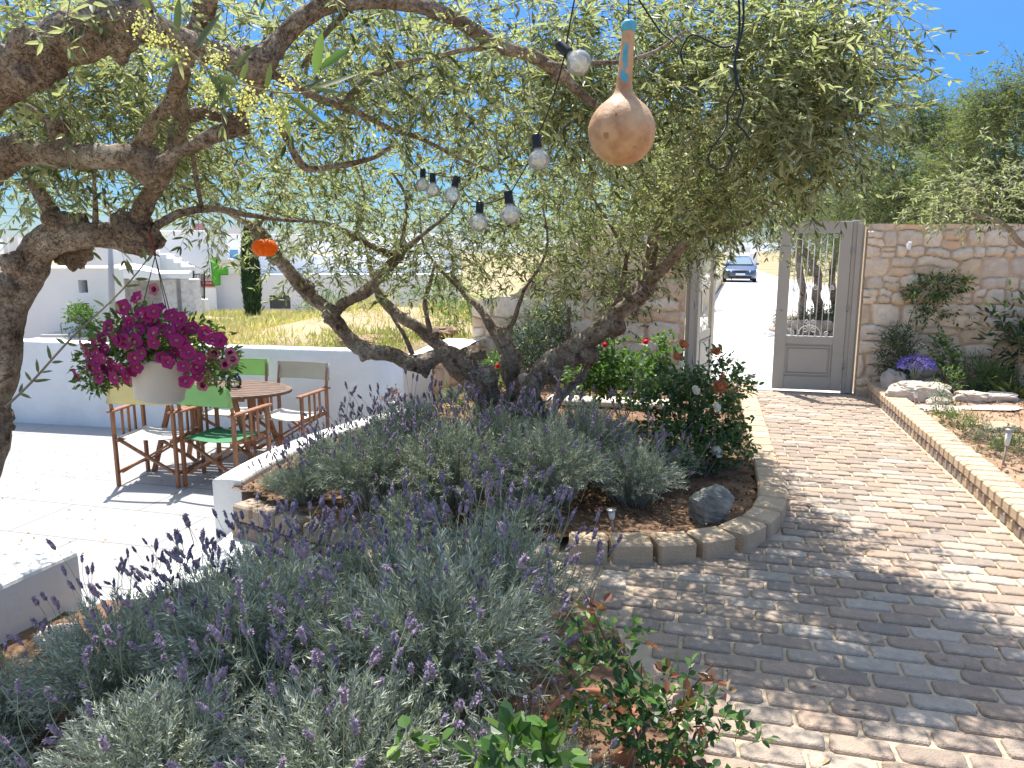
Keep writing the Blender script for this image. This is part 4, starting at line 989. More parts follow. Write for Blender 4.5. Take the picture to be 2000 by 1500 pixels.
# stone ring under it
mb = MB(); r = random.Random(3)
for k in range(22):
    a = 2*math.pi*k/22; 
    for lv in range(2):
        mb.box(((.93+r.uniform(-.05, .05))*math.cos(a+lv*.14), (.75+r.uniform(-.05, .05))*math.sin(a+lv*.14), .07+.15*lv), (.27+r.uniform(-.08, .06), .22+r.uniform(-.04, .06), .15+r.uniform(-.04, .05)), Matrix.Rotation(a+math.pi/2+r.uniform(-.3, .3), 3, 'Z') @ Matrix.Rotation(r.uniform(-.2, .2), 3, 'X'), 0, .05)
M_ring = simple('ring_stone', (.34, .28, .22), (.46, .40, .33), 5, .9, .9, 30)
o = mb.build('stone_ring', M_ring, None, tuple(rb+Vector((0, 0, -.03)))); tag(o, 'low brown dry stone ring round the twin trunk olive beyond the gate', 'planter')
# lane-side trees far off
def lane_tree(label, s, w, H, rad, seed, n, zb=-.4, group='trees along the lane'):
    p = SW(s, w, zb)
    bl = [wb(0, 0, H*.62, n, (rad, rad, H*.36)), wb(rad*.4, 0, H*.4, n//2, (rad*.7, rad*.7, H*.25)), wb(-rad*.4, 0, H*.45, n//2, (rad*.6, rad*.6, H*.25))]
    far_olive('lane_tree', label, tuple(p), H, rad, bl, seed, leafl=(.09, .15), group=group, pairs=4)
lane_tree('bushy green tree left of the lane just behind the gate post', 17, -2.0, 2.9, 1.3, 60, 420)
lane_tree('green tree over the old wall beside the parked car', 26, -1.6, 3.6, 1.7, 61, 420)
lane_tree('tree left of the lane beyond the parked car', 48, -1.2, 5.2, 2.6, 62, 420)
lane_tree('loose tree right of the lane nearest the gate', 24, 8.6, 4.0, 2.4, 63, 520)
lane_tree('tree right of the lane half way to the white house', 42, 8.6, 4.8, 3.0, 64, 620)
lane_tree('low bushy tree right of the lane seen left of the closed gate leaf', 31, 6.4, 4.4, 1.9, 67, 620)
lane_tree('dark bushy tree pressing over the old wall behind the open gate leaf', 22, -1.0, 2.6, 1.1, 68, 420, -.2)
lane_tree('farthest tree right of the lane beside the white house', 62, 7.4, 5.0, 3.2, 65, 620, -.7)
lane_tree('farthest tree left of the lane behind the parked car', 75, -.5, 5.5, 3.2, 66, 380, -.8)
# thin branch reaching in from the right edge
br = thing('olive_tree', 'thin bare olive bough reaching in from the right edge before the stone wall', 'tree', (6.6, 6.9, .1))
mb = MB()
b0 = P(2000, 478, 6.6); 
A = [(6.6, 6.9, .1, .07), (6.4, 6.9, .7, .06), (5.6, 6.8, 1.2, .05), (b0.x+.4, 6.65, b0.z-.10, .032), (b0.x, 6.6, b0.z, .026)]+[(*P(u, v, 6.5), rr_) for u, v, rr_ in [(1972, 448, .022), (1945, 430, .019), (1915, 424, .013), (1880, 405, .008), (1850, 395, .004)]]
S = spline(A, 5); mb.tube([q[:3] for q in S], [q[3] for q in S], 8, 0, True, .1, 9)
S = spline([(*P(1935, 428, 6.5), .011), (*P(1925, 395, 6.5), .008), (*P(1900, 350, 6.4), .004)], 5); mb.tube([q[:3] for q in S], [q[3] for q in S], 6, 0, True, .1, 9)
S = spline([(*P(1915, 424, 6.5), .009), (*P(1880, 428, 6.5), .006), (*P(1790, 405, 6.4), .003)], 5); mb.tube([q[:3] for q in S], [q[3] for q in S], 6, 0, True, .1, 9)
mb.build('trunk', M_bark2, br)
crown(br, [(1890, 380, 6.5, .42, .4, .28, 60), (1960, 350, 6.5, .35, .4, .3, 60), (1830, 400, 6.4, .3, .3, .12, 22)], (M_olive, M_bark2), 57, (.12, .3), (.035, .06), False, 7, .002)
under(br, None)
# --- cypress
cb = P(496, 640, 20.0); cb.z = float(terrain_z(np.array([cb.x]), np.array([cb.y]))[0])-.05
cy = thing('cypress', 'slim dark green cypress column in the dry field before the white houses', 'tree', tuple(cb))
n = 9000; z = rng.random(n)**.85*2.5; a = rng.random(n)*6.283; w_ = .27*np.sin(np.clip(z/2.55, .0, 1)*math.pi*.9+.35)**.6*(.72+.28*rng.random(n))
w_ = np.maximum(w_, .04)
B = np.stack([np.cos(a)*w_*.8, np.sin(a)*w_*.8, z], 1); D = np.stack([np.cos(a)*.28, np.sin(a)*.28, np.ones(n)], 1)+rnd(n)*.14
V, F, k = leaves(B, D, np.stack([np.cos(a), np.sin(a), np.zeros(n)], 1)+rnd(n)*.4, rng.uniform(.09, .2, n), rng.uniform(.02, .035, n), -.05, .1, False)
link('leaves', np_mesh('leaves', V, F, simple('cypress_leaf', (0, 0, 0), rough=.7, spec=.2, ramp=[(.015, .045, .02), (.035, .08, .035), (.06, .12, .05)], transl=.1), tone=np.repeat(rng.random(n), k)), cy)
mb = MB(); mb.tube([(0, 0, -.1), (0, 0, 1.8)], [.09, .03], 8, 0, True, .1, 5); mb.build('trunk', M_bark, cy)
# ================================================================== LAVENDER
def lav_variant(seed, nst, R_, H_, leafs=26):
    """foliage mound: many thin stems set with narrow leaves; returns mesh + stem ends"""
    r = np.random.default_rng(seed)
    a = r.random(nst)*6.283; q = np.sqrt(r.random(nst)); 
    rad = R_*q; h = H_*(1-.55*q**2)*r.uniform(.72, 1.08, nst)
    E = np.stack([np.cos(a)*rad, np.sin(a)*rad, h], 1); B = np.stack([np.cos(a)*rad*.35, np.sin(a)*rad*.35, r.uniform(-.02, .06, nst)], 1)
    M1 = (B+E)*.5+np.array((0, 0, .06)); M1[:, :2] -= (E-B)[:, :2]*.06
    V1, F1 = thin_tubes(B, M1, .003); V2, F2 = thin_tubes(M1, E, .002)
    LB = []; LD = []; T = []; tw = r.random(nst)*.5+.1
    for k in range(leafs):
        f = .28+.76*(k+r.random(nst)*.8)/leafs; f = np.clip(f, 0, 1)
        base = np.where(f[:, None] < .5, B+(M1-B)*(f*2)[:, None], M1+(E-M1)*(f*2-1)[:, None])
        ax = np.where(f[:, None] < .5, nrm(M1-B), nrm(E-M1))
        pr = nrm(np.cross(ax, nrm(r.normal(size=(nst, 3)))))
        d = ax*.85+pr*r.uniform(.4, 1.0, (nst, 1)); LB.append(base); LD.append(d); T.append(np.clip(tw+.35*(f-.5)*0+r.normal(size=nst)*.18, 0, 1))
    LB = np.concatenate(LB); LD = np.concatenate(LD); T = np.concatenate(T); m = len(LB)
    V3, F3, k = leaves(LB, LD, unit(m), r.uniform(.020, .036, m), r.uniform(.0038, .0058, m), -.06, .1, False)
    V = np.concatenate([V1, V2, V3]); F = np.concatenate([F1, F2+len(V1), F3+len(V1)+len(V2)])
    tone = np.concatenate([np.full(len(V1)+len(V2), .25), np.repeat(T, k)])
    return np_mesh('lavender_foliage', V, F, M_lav, tone=tone), E
LV = [lav_variant(100+i, 330, .35, .44, 34) for i in range(4)]
def stalk_variant(seed, ln, lean, hl):
    r = np.random.default_rng(seed); rr_ = random.Random(seed); mb = MB()
    pts = spline([(0, 0, 0, 0), (lean*.15, 0, ln*.4, 0), (lean*.45, lean*.1, ln*.75, 0), (lean, lean*.15, ln, 0)], 3)
    mb.tube([q[:3] for q in pts], .0014, 4, 0, False)
    tip = Vector(pts[-1][:3]); d = (tip-Vector(pts[-2][:3])).normalized(); rot = d.to_track_quat('Z', 'Y').to_matrix()
    prof = [(.002, -.004), (.0065, .004), (.0092, .012), (.0085, .020), (.0095, .027), (.0078, .034), (.006, .040), (.002, .046)]
    sc = hl/.046
    n0 = len(mb.v); mb.lathe([(x*sc*.84, z*sc) for x, z in prof], 7, tip, rot, 1, False)
    for i in range(n0, len(mb.v)):
        v = Vector(mb.v[i]); mb.v[i] = tuple(v+Vector(r.normal(size=3))*.0013)
    for k in range(26):       # florets standing off the head
        a = rr_.random()*6.28; z = rr_.uniform(.0, .044)*sc; rad = .0052*sc
        c = tip+rot @ Vector((math.cos(a)*rad, math.sin(a)*rad, z)); o = rot @ Vector((math.cos(a), math.sin(a), .55)).normalized(); s_ = rot @ Vector((-math.sin(a), math.cos(a), 0))
        w_ = .0030; l_ = .0075*rr_.uniform(.7, 1.3)
        mb.add([c-s_*w_*.6, c+o*l_*.6-s_*w_, c+o*l_, c+o*l_*.6+s_*w_, c+s_*w_*.6], [(0, 1, 2, 3, 4)], 1 if k % 3 else 2)
    for k in range(3):       # small bracts on top
        a = k*2.1+rr_.random(); c = tip+rot @ Vector((0, 0, .043*sc)); o = rot @ Vector((math.cos(a)*.6, math.sin(a)*.6, 1)).normalized(); s_ = rot @ Vector((-math.sin(a), math.cos(a), 0))
        mb.add([c, c+o*.006-s_*.0025, c+o*.011, c+o*.006+s_*.0025], [(0, 1, 2, 3)], 2)
    me = bpy.data.meshes.new('lavender_stalk'); me.from_pydata(mb.v, [], mb.f); me.update()
    for m in (M_lavst, M_lavfl, M_lavbr): me.materials.append(m)
    me.polygons.foreach_set('material_index', mb.m)
    return me
SV = [stalk_variant(200+i, .20+.035*(i % 5), .02+.018*(i % 4), .044+.005*(i % 3)) for i in range(9)]
def lavender(x, y, z, sc, label, nst, seed, group='lavender bushes', up=1.0, outw=.5):
    root = thing('lavender_bush', label, 'lavender', (x, y, z), 0, group)
    me, E = LV[seed % 4]; o = link('foliage', me, root); rz = seed*1.7; o.rotation_euler = (0, 0, rz); o.scale = (sc, sc, sc*up)
    r = random.Random(seed); ca, sa = math.cos(rz), math.sin(rz)
    nst = min(95, int(nst*1.75))
    for k in range(nst):
        e = E[r.randrange(len(E))]; ex, ey = (e[0]*ca-e[1]*sa)*sc, (e[0]*sa+e[1]*ca)*sc
        s = link('flower_stalk', SV[r.randrange(9)], root, (ex, ey, (e[2]-.07)*sc*up))
        rad = math.hypot(ex, ey)/(.34*sc); aa = math.atan2(ey, ex)
        tilt = rad*outw*r.uniform(.5, 1.3)+r.uniform(-.08, .15)
        q = Matrix.Rotation(aa, 4, 'Z') @ Matrix.Rotation(tilt, 4, 'Y') @ Matrix.Rotation(r.uniform(0, 6.28), 4, 'Z')
        s.rotation_euler = q.to_euler(); k_ = r.uniform(.62, .95)*min(1.1, max(sc, .8)); s.scale = (k_, k_, k_)
    return root
FB = 'lavender bushes in the front bed'; TBG = 'lavender bushes under the olive'
LAV = [
 (-1.42, 2.98, .0, .58, 'grey lavender bush in the front bed just right of the low corner wall', 30, FB, 1.0),
 (-1.02, 3.0, -.05, .98, 'lavender bush whose dark spikes stand out against the bright terrace', 58, FB, 1.0),
 (-.50, 3.0, -.03, 1.12, 'lavender bush in the front bed, just below the near end of the curved planter wall', 62, FB, 1.0),
 (-.08, 2.92, .02, 1.12, 'lavender bush at the back right of the front bed beside the brown block edging', 60, FB, 1.0),
 (-1.36, 2.46, .0, .98, 'shaded lavender bush left of the middle of the front bed', 40, FB, .95),
 (-.86, 2.48, .02, 1.22, 'broad dark lavender bush in the middle of the front bed', 60, FB, 1.0),
 (-.26, 2.40, .02, 1.25, 'broad sunlit lavender bush facing the brick path', 64, FB, 1.08),
 (-1.0, 1.95, .02, 1.0, 'low lavender bush at the bottom of the picture, left of its middle', 22, FB, .8),
 (-.48, 1.9, .02, 1.05, 'low lavender bush at the bottom of the picture near the green leafy shrub', 26, FB, .88),
 (-.02, 1.98, .02, .66, 'small lavender bush beside the terracotta pot', 14, FB, .8),
 (-1.80, 2.42, .02, .75, 'lavender bush at the left edge below the corner wall', 26, FB, 1.0),
 (-1.70, 2.08, .02, .70, 'lavender bush in the bottom left corner over bare red soil', 14, FB, .75),
 (.13, 1.90, .0, .62, 'small lavender sprigs in front of the terracotta pot', 12, FB, .8),
 (-1.28, 4.52, .04, .62, 'lavender bush under the olive, against the near end of the planter wall', 44, TBG, 1.0),
 (-.84, 4.42, .08, 1.08, 'lavender bush under the olive above the lower edging, left of the trunk', 48, TBG, 1.0),
 (-.34, 4.38, .08, 1.15, 'lavender bush directly in front of the olive trunk', 46, TBG, 1.0),
 (.20, 4.38, .08, 1.18, 'silvery lavender bush in front of the olive, right of the trunk', 36, TBG, 1.0),
 (.74, 4.50, .06, .95, 'straggly lavender bush nearest the dark boulder', 26, TBG, .85),
 (-1.20, 5.12, .05, .72, 'lavender bush behind the others along the middle of the planter wall', 44, TBG, .95),
 (-.68, 5.10, .08, 1.15, 'lavender bush at the left foot of the olive trunk', 44, TBG, .95),
 (-.12, 5.05, .08, 1.12, 'lavender bush at the foot of the olive trunk, tall spikes crossing the bark', 44, TBG, .95),
 (.48, 5.05, .08, 1.2, 'pale lavender bush between the olive trunk and the rose bushes', 30, TBG, .95),
 (.98, 4.95, .05, .85, 'straggling lavender bush between the boulder and the white rose', 20, TBG, .8),
 (-.58, 4.08, .0, .72, 'low lavender tuft at the front of the olive bed, above the stacked blocks', 22, TBG, .8),
 (.02, 4.10, .02, .70, 'low lavender tuft at the front of the olive bed left of the steel stake light', 18, TBG, .75),
 (-1.50, 4.78, .04, .42, 'smallest lavender tuft, tucked against the near end of the planter wall', 8, TBG, .8),
 (-1.42, 5.30, .04, .42, 'small lavender tuft hugging the inner side of the planter wall', 10, TBG, .8),
 (-.98, 5.72, .05, .62, 'lavender bush farthest back beside the planter wall', 36, TBG, .95),
]
for i, (x, y, z, sc, lb, n, g, up) in enumerate(LAV): lavender(x, y, z+(float(lav_drop(x, y)) if y < 3.6 else 0), sc, lb, n, 300+i, g, up)

# ================================================================== ROSES AND SHRUBS
def shrub(name, label, cat, base, stems, nleaf, L_, W_, mat, vol, seed, group=None, stem_m=None, stem_r=.005, six=True, spread=.6, lm='leaves'):
    """stems: list of local end points; leaves scattered on twigs in ellipsoids vol=[(x,y,z,rx,ry,rz,weight)]"""
    root = thing(name, label, cat, tuple(base), 0, group); r = np.random.default_rng(seed); rr_ = random.Random(seed); mb = MB()
    for e in stems:
        m = Vector(e)*.5+Vector((rr_.uniform(-.05, .05), rr_.uniform(-.05, .05), .04))
        S = spline([(0, 0, -.03, stem_r), (*m, stem_r*.8), (*e, stem_r*.4)], 5); mb.tube([q[:3] for q in S], [q[3] for q in S], 6)
    if stems: mb.build('stems', stem_m or M_bark2, root)
    wt = np.array([v[6] for v in vol], float); wt /= wt.sum(); idx = r.choice(len(vol), nleaf//5, p=wt); vv = np.array([v[:6] for v in vol])[idx]
    n = len(vv); q = nrm(r.normal(size=(n, 3)))*(r.random((n, 1))**.4); B = vv[:, :3]+q*vv[:, 3:6]
    D = nrm(q+r.normal(size=(n, 3))*.5+np.array((0, 0, .35)))
    tl = L_*2.0
    V1, F1 = thin_tubes(B, B+D*tl, .0013)
    LB, LD, T = [], [], []; tw = r.random(n)*.5
    for k in range(5):
        f = (k+1)/5; pr = nrm(np.cross(D, r.normal(size=(n, 3)))); LB.append(B+D*tl*f); LD.append(D*(.5 if k < 4 else 1.5)+pr*spread*1.3); T.append(np.clip(tw+r.normal(size=n)*.2, 0, 1))
    LB, LD, T = np.concatenate(LB), np.concatenate(LD), np.concatenate(T); m = len(LB)
    V, F, k = leaves(LB, LD, np.array((0, 0, 1.))+r.normal(size=(m, 3))*.5, r.uniform(.7, 1.2, m)*L_, r.uniform(.8, 1.1, m)*W_, .12, .12, six)
    VV = np.concatenate([V1, V]); FF = np.concatenate([F1, F+len(V1)])
    link(lm, np_mesh(lm, VV, FF, [mat, stem_m or M_bark2], tone=np.concatenate([np.zeros(len(V1)), np.repeat(T, k)]), mi=np.concatenate([np.ones(len(F1)), np.zeros(len(F))])), root)
    return root
def rose_mesh(name, mat, r0=.04, n=16, seed=0):
    rr_ = random.Random(seed); mb = MB()
    for k in range(n):
        t = k/n; a = k*2.4+rr_.uniform(-.2, .2); op = .25+.85*t; rr2 = r0*(.35+.65*t); w_ = .9-.2*t
        g = []
        for i in range(4):
            for j in range(5):
                v_ = i/3; u_ = (j/4-.5)*2*w_; el = op*v_
                rad = rr2*(.25+.75*v_)*math.sin(.5+el)*1.0; z = rr2*1.25*v_*math.cos(el*.7)-r0*.2
                g.append(Vector((math.cos(a+u_*.9)*rad, math.sin(a+u_*.9)*rad, z-.12*rr2*u_*u_*v_+rr_.uniform(-.001, .001))))
        mb.add(g, [(i*5+j, i*5+j+1, (i+1)*5+j+1, (i+1)*5+j) for i in range(3) for j in range(4)], 0, True)
    mb.lathe([(0, -.2*r0), (.45*r0, 0), (.55*r0, .4*r0), (.4*r0, .75*r0), (.2*r0, .85*r0), (0, .7*r0)], 10)
    me = bpy.data.meshes.new(name); me.from_pydata(mb.v, [], mb.f); me.update(); me.materials.append(mat); me.polygons.foreach_set('use_smooth', [True]*len(mb.f)); return me
M_rred = simple('red_petal', (.62, .02, .045), (.42, .01, .03), 30, .6, transl=.2)
M_rora = simple('peach_petal', (.56, .20, .09), (.42, .12, .055), 30, .6, transl=.25)
M_rwht = simple('white_petal', (.78, .76, .68), (.72, .68, .58), 30, .6, transl=.3)
RM = {'red': rose_mesh('red_rose', M_rred, .040, 16, 1), 'peach': rose_mesh('peach_rose', M_rora, .036, 14, 2), 'white': rose_mesh('white_rose', M_rwht, .042, 16, 3)}
def bloom(root, kind, u, v, Y, s=1.0, tilt=None):
    p = P(u, v, Y)-root.location; o = link(kind+'_bloom', RM[kind], root, p); o.scale = (s, s, s)
    t = tilt or (R(random.uniform(30, 70)), R(random.uniform(-30, 30)), random.uniform(0, 6)); o.rotation_euler = t; return o
b = G(1345, 900, .06)
peach = shrub('rose_bush', 'bushy dark rose bush with faded peach blooms at the edge of the brick path', 'rose bush', b,
   [(-.15, .0, .5), (.1, .05, .6), (.25, 0, .7), (-.3, .05, .4), (.3, .05, .45), (0, -.1, .7)], 2600, .045, .030, M_green,
   [(-.02, .0, .30, .36, .30, .26, 5), (.12, .05, .55, .30, .25, .20, 3), (-.22, .05, .52, .2, .2, .16, 1.2), (.3, -.1, .14, .16, .2, .12, 1)], 71)
for u, v, s in [(1402, 690, 1.0), (1320, 700, .8), (1333, 676, .9), (1405, 760, 1.25), (1414, 735, .6), (1418, 752, .6)]: bloom(peach, 'peach', u, v, b.y-.28, s*1.3)
wh = shrub('rose_bush', 'low light green rose bush with white blooms spilling over the curved edging', 'rose bush', G(1375, 930, .06),
   [(-.1, 0, .25), (.1, .0, .3), (.0, -.1, .2)], 1100, .04, .028, M_green, [(-.02, .05, .20, .30, .2, .16, 3), (-.25, -.05, .14, .2, .15, .10, 1), (.1, .1, .35, .2, .15, .12, 1)], 72)
for u, v, s in [(1394, 880, 1.35), (1357, 762, .8), (1396, 795, .9), (1330, 712, .6)]: bloom(wh, 'white', u, v, 4.95, s, (R(70), 0, random.random()))
b = G(1215, 828, .06)
red = shrub('rose_bush', 'airy bright green rose bush with red blooms before the left stone wall', 'rose bush', b,
   [(-.12, .0, .32), (.10, .05, .35), (-.3, .0, .5), (.35, .05, .6), (-.08, 0, .8), (.1, 0, .45)], 2300, .05, .036, M_bgreen,
   [(-.02, .0, .42, .40, .28, .15, 4), (-.30, .0, .44, .22, .2, .16, 1.5), (.32, .05, .62, .14, .15, .12, .9), (-.15, .0, .62, .20, .15, .12, 1), (.0, .1, .30, .4, .2, .10, 1)], 73)
for u, v, s in [(1152, 712, 1.35), (1180, 676, 1.0), (1262, 670, 1.0), (1118, 708, .9), (975, 716, 1.0)]: bloom(red, 'red', u, v, b.y-.1, s)
sh = shrub('shrub', 'dense dark green shrub between the olive trunk and the stone wall', 'shrub', G(1050, 748, .06), [(0, 0, .5), (.15, 0, .6), (-.15, 0, .5)], 2600, .06, .016, M_dgreen,
   [(0, 0, .45, .36, .3, .36, 3), (.2, 0, .7, .2, .2, .15, 1), (-.1, 0, .25, .36, .3, .2, 1)], 74)
shrub('shrub', 'small yellow green plant with a pink flower left of the dark shrub', 'shrub', G(968, 770, .06), [(0, 0, .25)], 420, .05, .03, M_bgreen, [(0, 0, .22, .14, .14, .2, 1)], 75)
# climbing plant on the left wall
wp = SW(8.88, -.95, 1.0)
shrub('climbing_plant', 'dark climber hanging on the left stone wall above the red rose bush', 'climber', wp, [(0, 0, .3), (.2, 0, .1)], 700, .05, .018, M_dgreen, [(0, -.02, .1, .25, .08, .35, 2), (.12, -.02, -.25, .14, .06, .25, 1)], 76)
# fence of low weeds in the bed
shrub('weed', 'tuft of low green weeds behind the planter wall', 'weed', G(905, 800, .06), [], 260, .06, .015, M_bgreen, [(0, 0, .08, .2, .1, .08, 1)], 77)
shrub('weed', 'small bright weed at the edge of the edging near the path', 'weed', G(1432, 905, .1), [(0, 0, .12)], 60, .03, .018, M_bgreen, [(0, 0, .1, .06, .05, .06, 1)], 78)

# --- foreground rose right of the pot
fr = shrub('rose_bush', 'young rose with reddish shoots growing beside the terracotta pot', 'rose bush', (.42, 2.02, .03),
   [(-.22, .0, .62), (-.12, .05, .45), (.0, -.1, .35), (.16, .0, .40), (.10, -.15, .3), (-.05, .0, .40)], 780, .034, .024, M_green,
   [(-.16, 0, .40, .10, .08, .12, 1.5), (-.02, -.05, .26, .16, .12, .12, 2), (.12, -.1, .16, .15, .12, .14, 2.4), (.05, -.25, .12, .2, .1, .12, 2)], 81, stem_m=simple('rose_cane', (.10, .06, .035), (.16, .10, .05), 20, .6), stem_r=.0045)
V = []; 
def add_leafset(root, name, mat, spots, L_, W_, seed, droop=.15):
    r = np.random.default_rng(seed); B, D, N_ = [], [], []
    for c, rad, n in spots:
        c = np.array(c); 
        for k in range(n): q = nrm(r.normal(size=3)); B.append(c+q*rad*r.random()); D.append(q+np.array((0, 0, .3))); N_.append(np.array((0, -.3, 1))+r.normal(size=3)*.5)
    B, D, N_ = np.array(B), np.array(D), np.array(N_); m = len(B)
    V, F, k = leaves(B, D, N_, r.uniform(.7, 1.15, m)*L_, r.uniform(.85, 1.1, m)*W_, droop, .12)
    link(name, np_mesh(name, V, F, mat, tone=np.repeat(r.random(m), k)), root)
def loc_of(root, u, v, Y): return tuple(P(u, v, Y)-root.location)
add_leafset(fr, 'red_leaves', M_redleaf, [(loc_of(fr, 1165, 1190, 2.0), .03, 12), (loc_of(fr, 1220, 1265, 2.0), .02, 7), (loc_of(fr, 1270, 1262, 1.95), .01, 3), (loc_of(fr, 1395, 1330, 1.95), .025, 9), (loc_of(fr, 1340, 1380, 1.9), .05, 14), (loc_of(fr, 1300, 1320, 1.95), .03, 7), (loc_of(fr, 1420, 1352, 1.9), .012, 4), (loc_of(fr, 1350, 1475, 1.85), .06, 16)], .036, .020, 82)
# broad leaved plant at the bottom
sl = shrub('green_shrub', 'glossy broad leaved plant at the bottom edge in front of the lavender', 'shrub', (.0, 1.66, .02), [(-.1, 0, .35), (.1, 0, .38), (.0, 0, .36), (-.25, .05, .38)], 5, .05, .03, M_green, [(0, 0, .3, .05, .05, .05, 1)], 83)
add_leafset(sl, 'broad_leaves', M_green, [(loc_of(sl, 1000, 1440, 1.66), .06, 26), (loc_of(sl, 1080, 1470, 1.66), .06, 26), (loc_of(sl, 930, 1480, 1.66), .05, 14), (loc_of(sl, 795, 1440, 1.72), .035, 9), (loc_of(sl, 860, 1450, 1.72), .02, 5), (loc_of(sl, 1060, 1420, 1.66), .03, 9), (loc_of(sl, 980, 1500, 1.6), .05, 14)], .05, .034, 84)
# terracotta pot
M_terra = simple('terracotta', (.36, .13, .07), (.46, .20, .11), 8, .85, .4, 60)
pot = thing('plant_pot', 'round terracotta pot half buried in the bed between the lavender and the young rose', 'plant pot', (.26, 2.17, -.07)); pot.rotation_euler = (R(10), R(-4), 0)
mb = MB(); mb.lathe([(.095, .0), (.135, .19), (.148, .195), (.152, .235), (.146, .242), (.134, .236), (.128, .19), (.09, .17), (0, .17)], 36); mb.build('pot', M_terra, pot)
mb = MB(); mb.lathe([(.129, .192), (.08, .2), (0, .205)], 20); mb.build('potting_soil', M_soil, pot)
rp = np.random.default_rng(9); n = 260; c = rp.normal(size=(n, 3))*np.array((.045, .035, .03))+np.array((-.04, .02, .25))
V, F, k = leaves(c, unit(n)+np.array((0, 0, .5)), unit(n), rp.uniform(.012, .022, n), rp.uniform(.008, .012, n), .1, .1, False)
link('leaves', np_mesh('leaves', V, F, M_bgreen, tone=np.repeat(rp.random(n), k)), pot)

# ================================================================== ROCKS
def rock(name, label, base, size, mat, seed, group=None, cat='rock', amp=.2, flat=1.0, rz=0, low=3.0):
    n = 34; rings = 22; vs = []; sx, sy, sz = size[0]/2, size[1]/2, size[2]
    for i in range(rings+1):
        th = math.pi*i/rings
        for j in range(n):
            a = 2*math.pi*j/n; d = Vector((math.sin(th)*math.cos(a), math.sin(th)*math.sin(a), math.cos(th)))
            k = 1+amp*1.6*mnoise.noise(d*1.1*low/3+Vector((seed*7.3, 0, 0)))+amp*.7*mnoise.noise(d*3+Vector((seed, 5, 0)))+amp*.45*mnoise.noise(d*7+Vector((seed, 1, 2)))+amp*.3*mnoise.noise(d*17)
            e = Vector([math.copysign(abs(t)**.75, t) for t in d])
            vs.append((e.x*k*sx, e.y*k*sy, sz*.45+e.z*k*sz*.55))
    fs = [(i*n+j, (i+1)*n+j, (i+1)*n+(j+1) % n, i*n+(j+1) % n) for i in range(rings) for j in range(n)]
    mb = MB(); mb.add(vs, fs, 0, False); o = mb.build(name, mat, None, tuple(base)); o.rotation_euler = (0, 0, rz); tag(o, label, cat, group); return o
M_rdark = simple('green_grey_stone', (.17, .165, .145), (.46, .44, .38), 5, .8, .9, 40, c=(.27, .26, .225))
M_rpale = simple('pale_limestone', (.46, .38, .30), (.66, .59, .50), 5, .9, .9, 40, c=(.58, .50, .42))
M_rrust = simple('rust_limestone', (.48, .27, .15), (.66, .48, .33), 6, .9, .8, 40, c=(.58, .38, .24))
M_rtan = simple('tan_stone', (.50, .36, .20), (.64, .49, .31), 6, .9, .8, 40)
M_rgrey = simple('grey_slab', (.34, .31, .29), (.46, .42, .39), 5, .9, .7, 40)
rock('boulder', 'dark grey green boulder lying inside the curved brick edging', G(1385, 1014, .05), (.25, .20, .185), M_rdark, 4, None, 'boulder', .18, rz=.3)
def at_g(u, v, z=.1):
    p = G(u, v, z); s = toSW(p.x, p.y)[0]
    if s > 8.66: p.x *= 8.66/s; p.y *= 8.66/s
    return p
RG = 'rocks bordering the rockery'
for u, v, size, m, sd, lb, rz in [
   (1790, 784, (.56, .26, .19), M_rpale, 5, 'largest white rock of the rockery, nearest the brick kerb', -.2),
   (1893, 786, (.34, .18, .11), M_rpale, 6, 'white rock in the middle of the rockery row with a rusty flank', 0),
   (1950, 786, (.34, .18, .10), M_rpale, 7, 'low white rock right of the middle of the rockery row', .1),
   (1990, 772, (.30, .22, .11), M_rpale, 8, 'white rock at the right edge of the photo in the rockery row', .2),
   (1878, 766, (.36, .20, .19), M_rrust, 9, 'orange brown rock behind the white rockery row', .3),
   (1742, 770, (.16, .22, .26), M_rgrey, 11, 'upright grey stone standing at the far end of the brick kerb', .4),
   (1833, 792, (.20, .15, .08), M_rpale, 14, 'small pale rock touching the right end of the large white one', .0)]:
    p = at_g(u, v+4, .09) if v < 765 else G(u, v, .09); rock('rock', lb, p, size, m, sd, RG, amp=.22, rz=rz)
rock('rock', 'flat orange tan rock lying alone on the sandy soil', G(1948, 842, .10), (.30, .20, .07), M_rtan, 12, None, amp=.2)
for u, v, sx, lb, sd in [(1820, 800, .55, 'flat pale paving stone sunk in the sand before the white rocks, left one', 21), (1925, 800, .62, 'flat pale paving stone sunk in the sand before the white rocks, right one', 22)]:
    rock('flat_stone', lb, G(u, v, .10), (sx, .22, .03), M_rpale, sd, 'flat stones in the sand', 'stone', .12)
rock('rock', 'white stone at the left foot of the front lavender by the corner wall', G(118, 1262, -.15), (.17, .12, .10), M_rpale, 31, None, amp=.2)
rock('rock', 'small white stone lodged in the fork at the foot of the olive trunk', P(1025, 745, 5.55), (.10, .08, .06), M_rpale, 33, None, amp=.15)
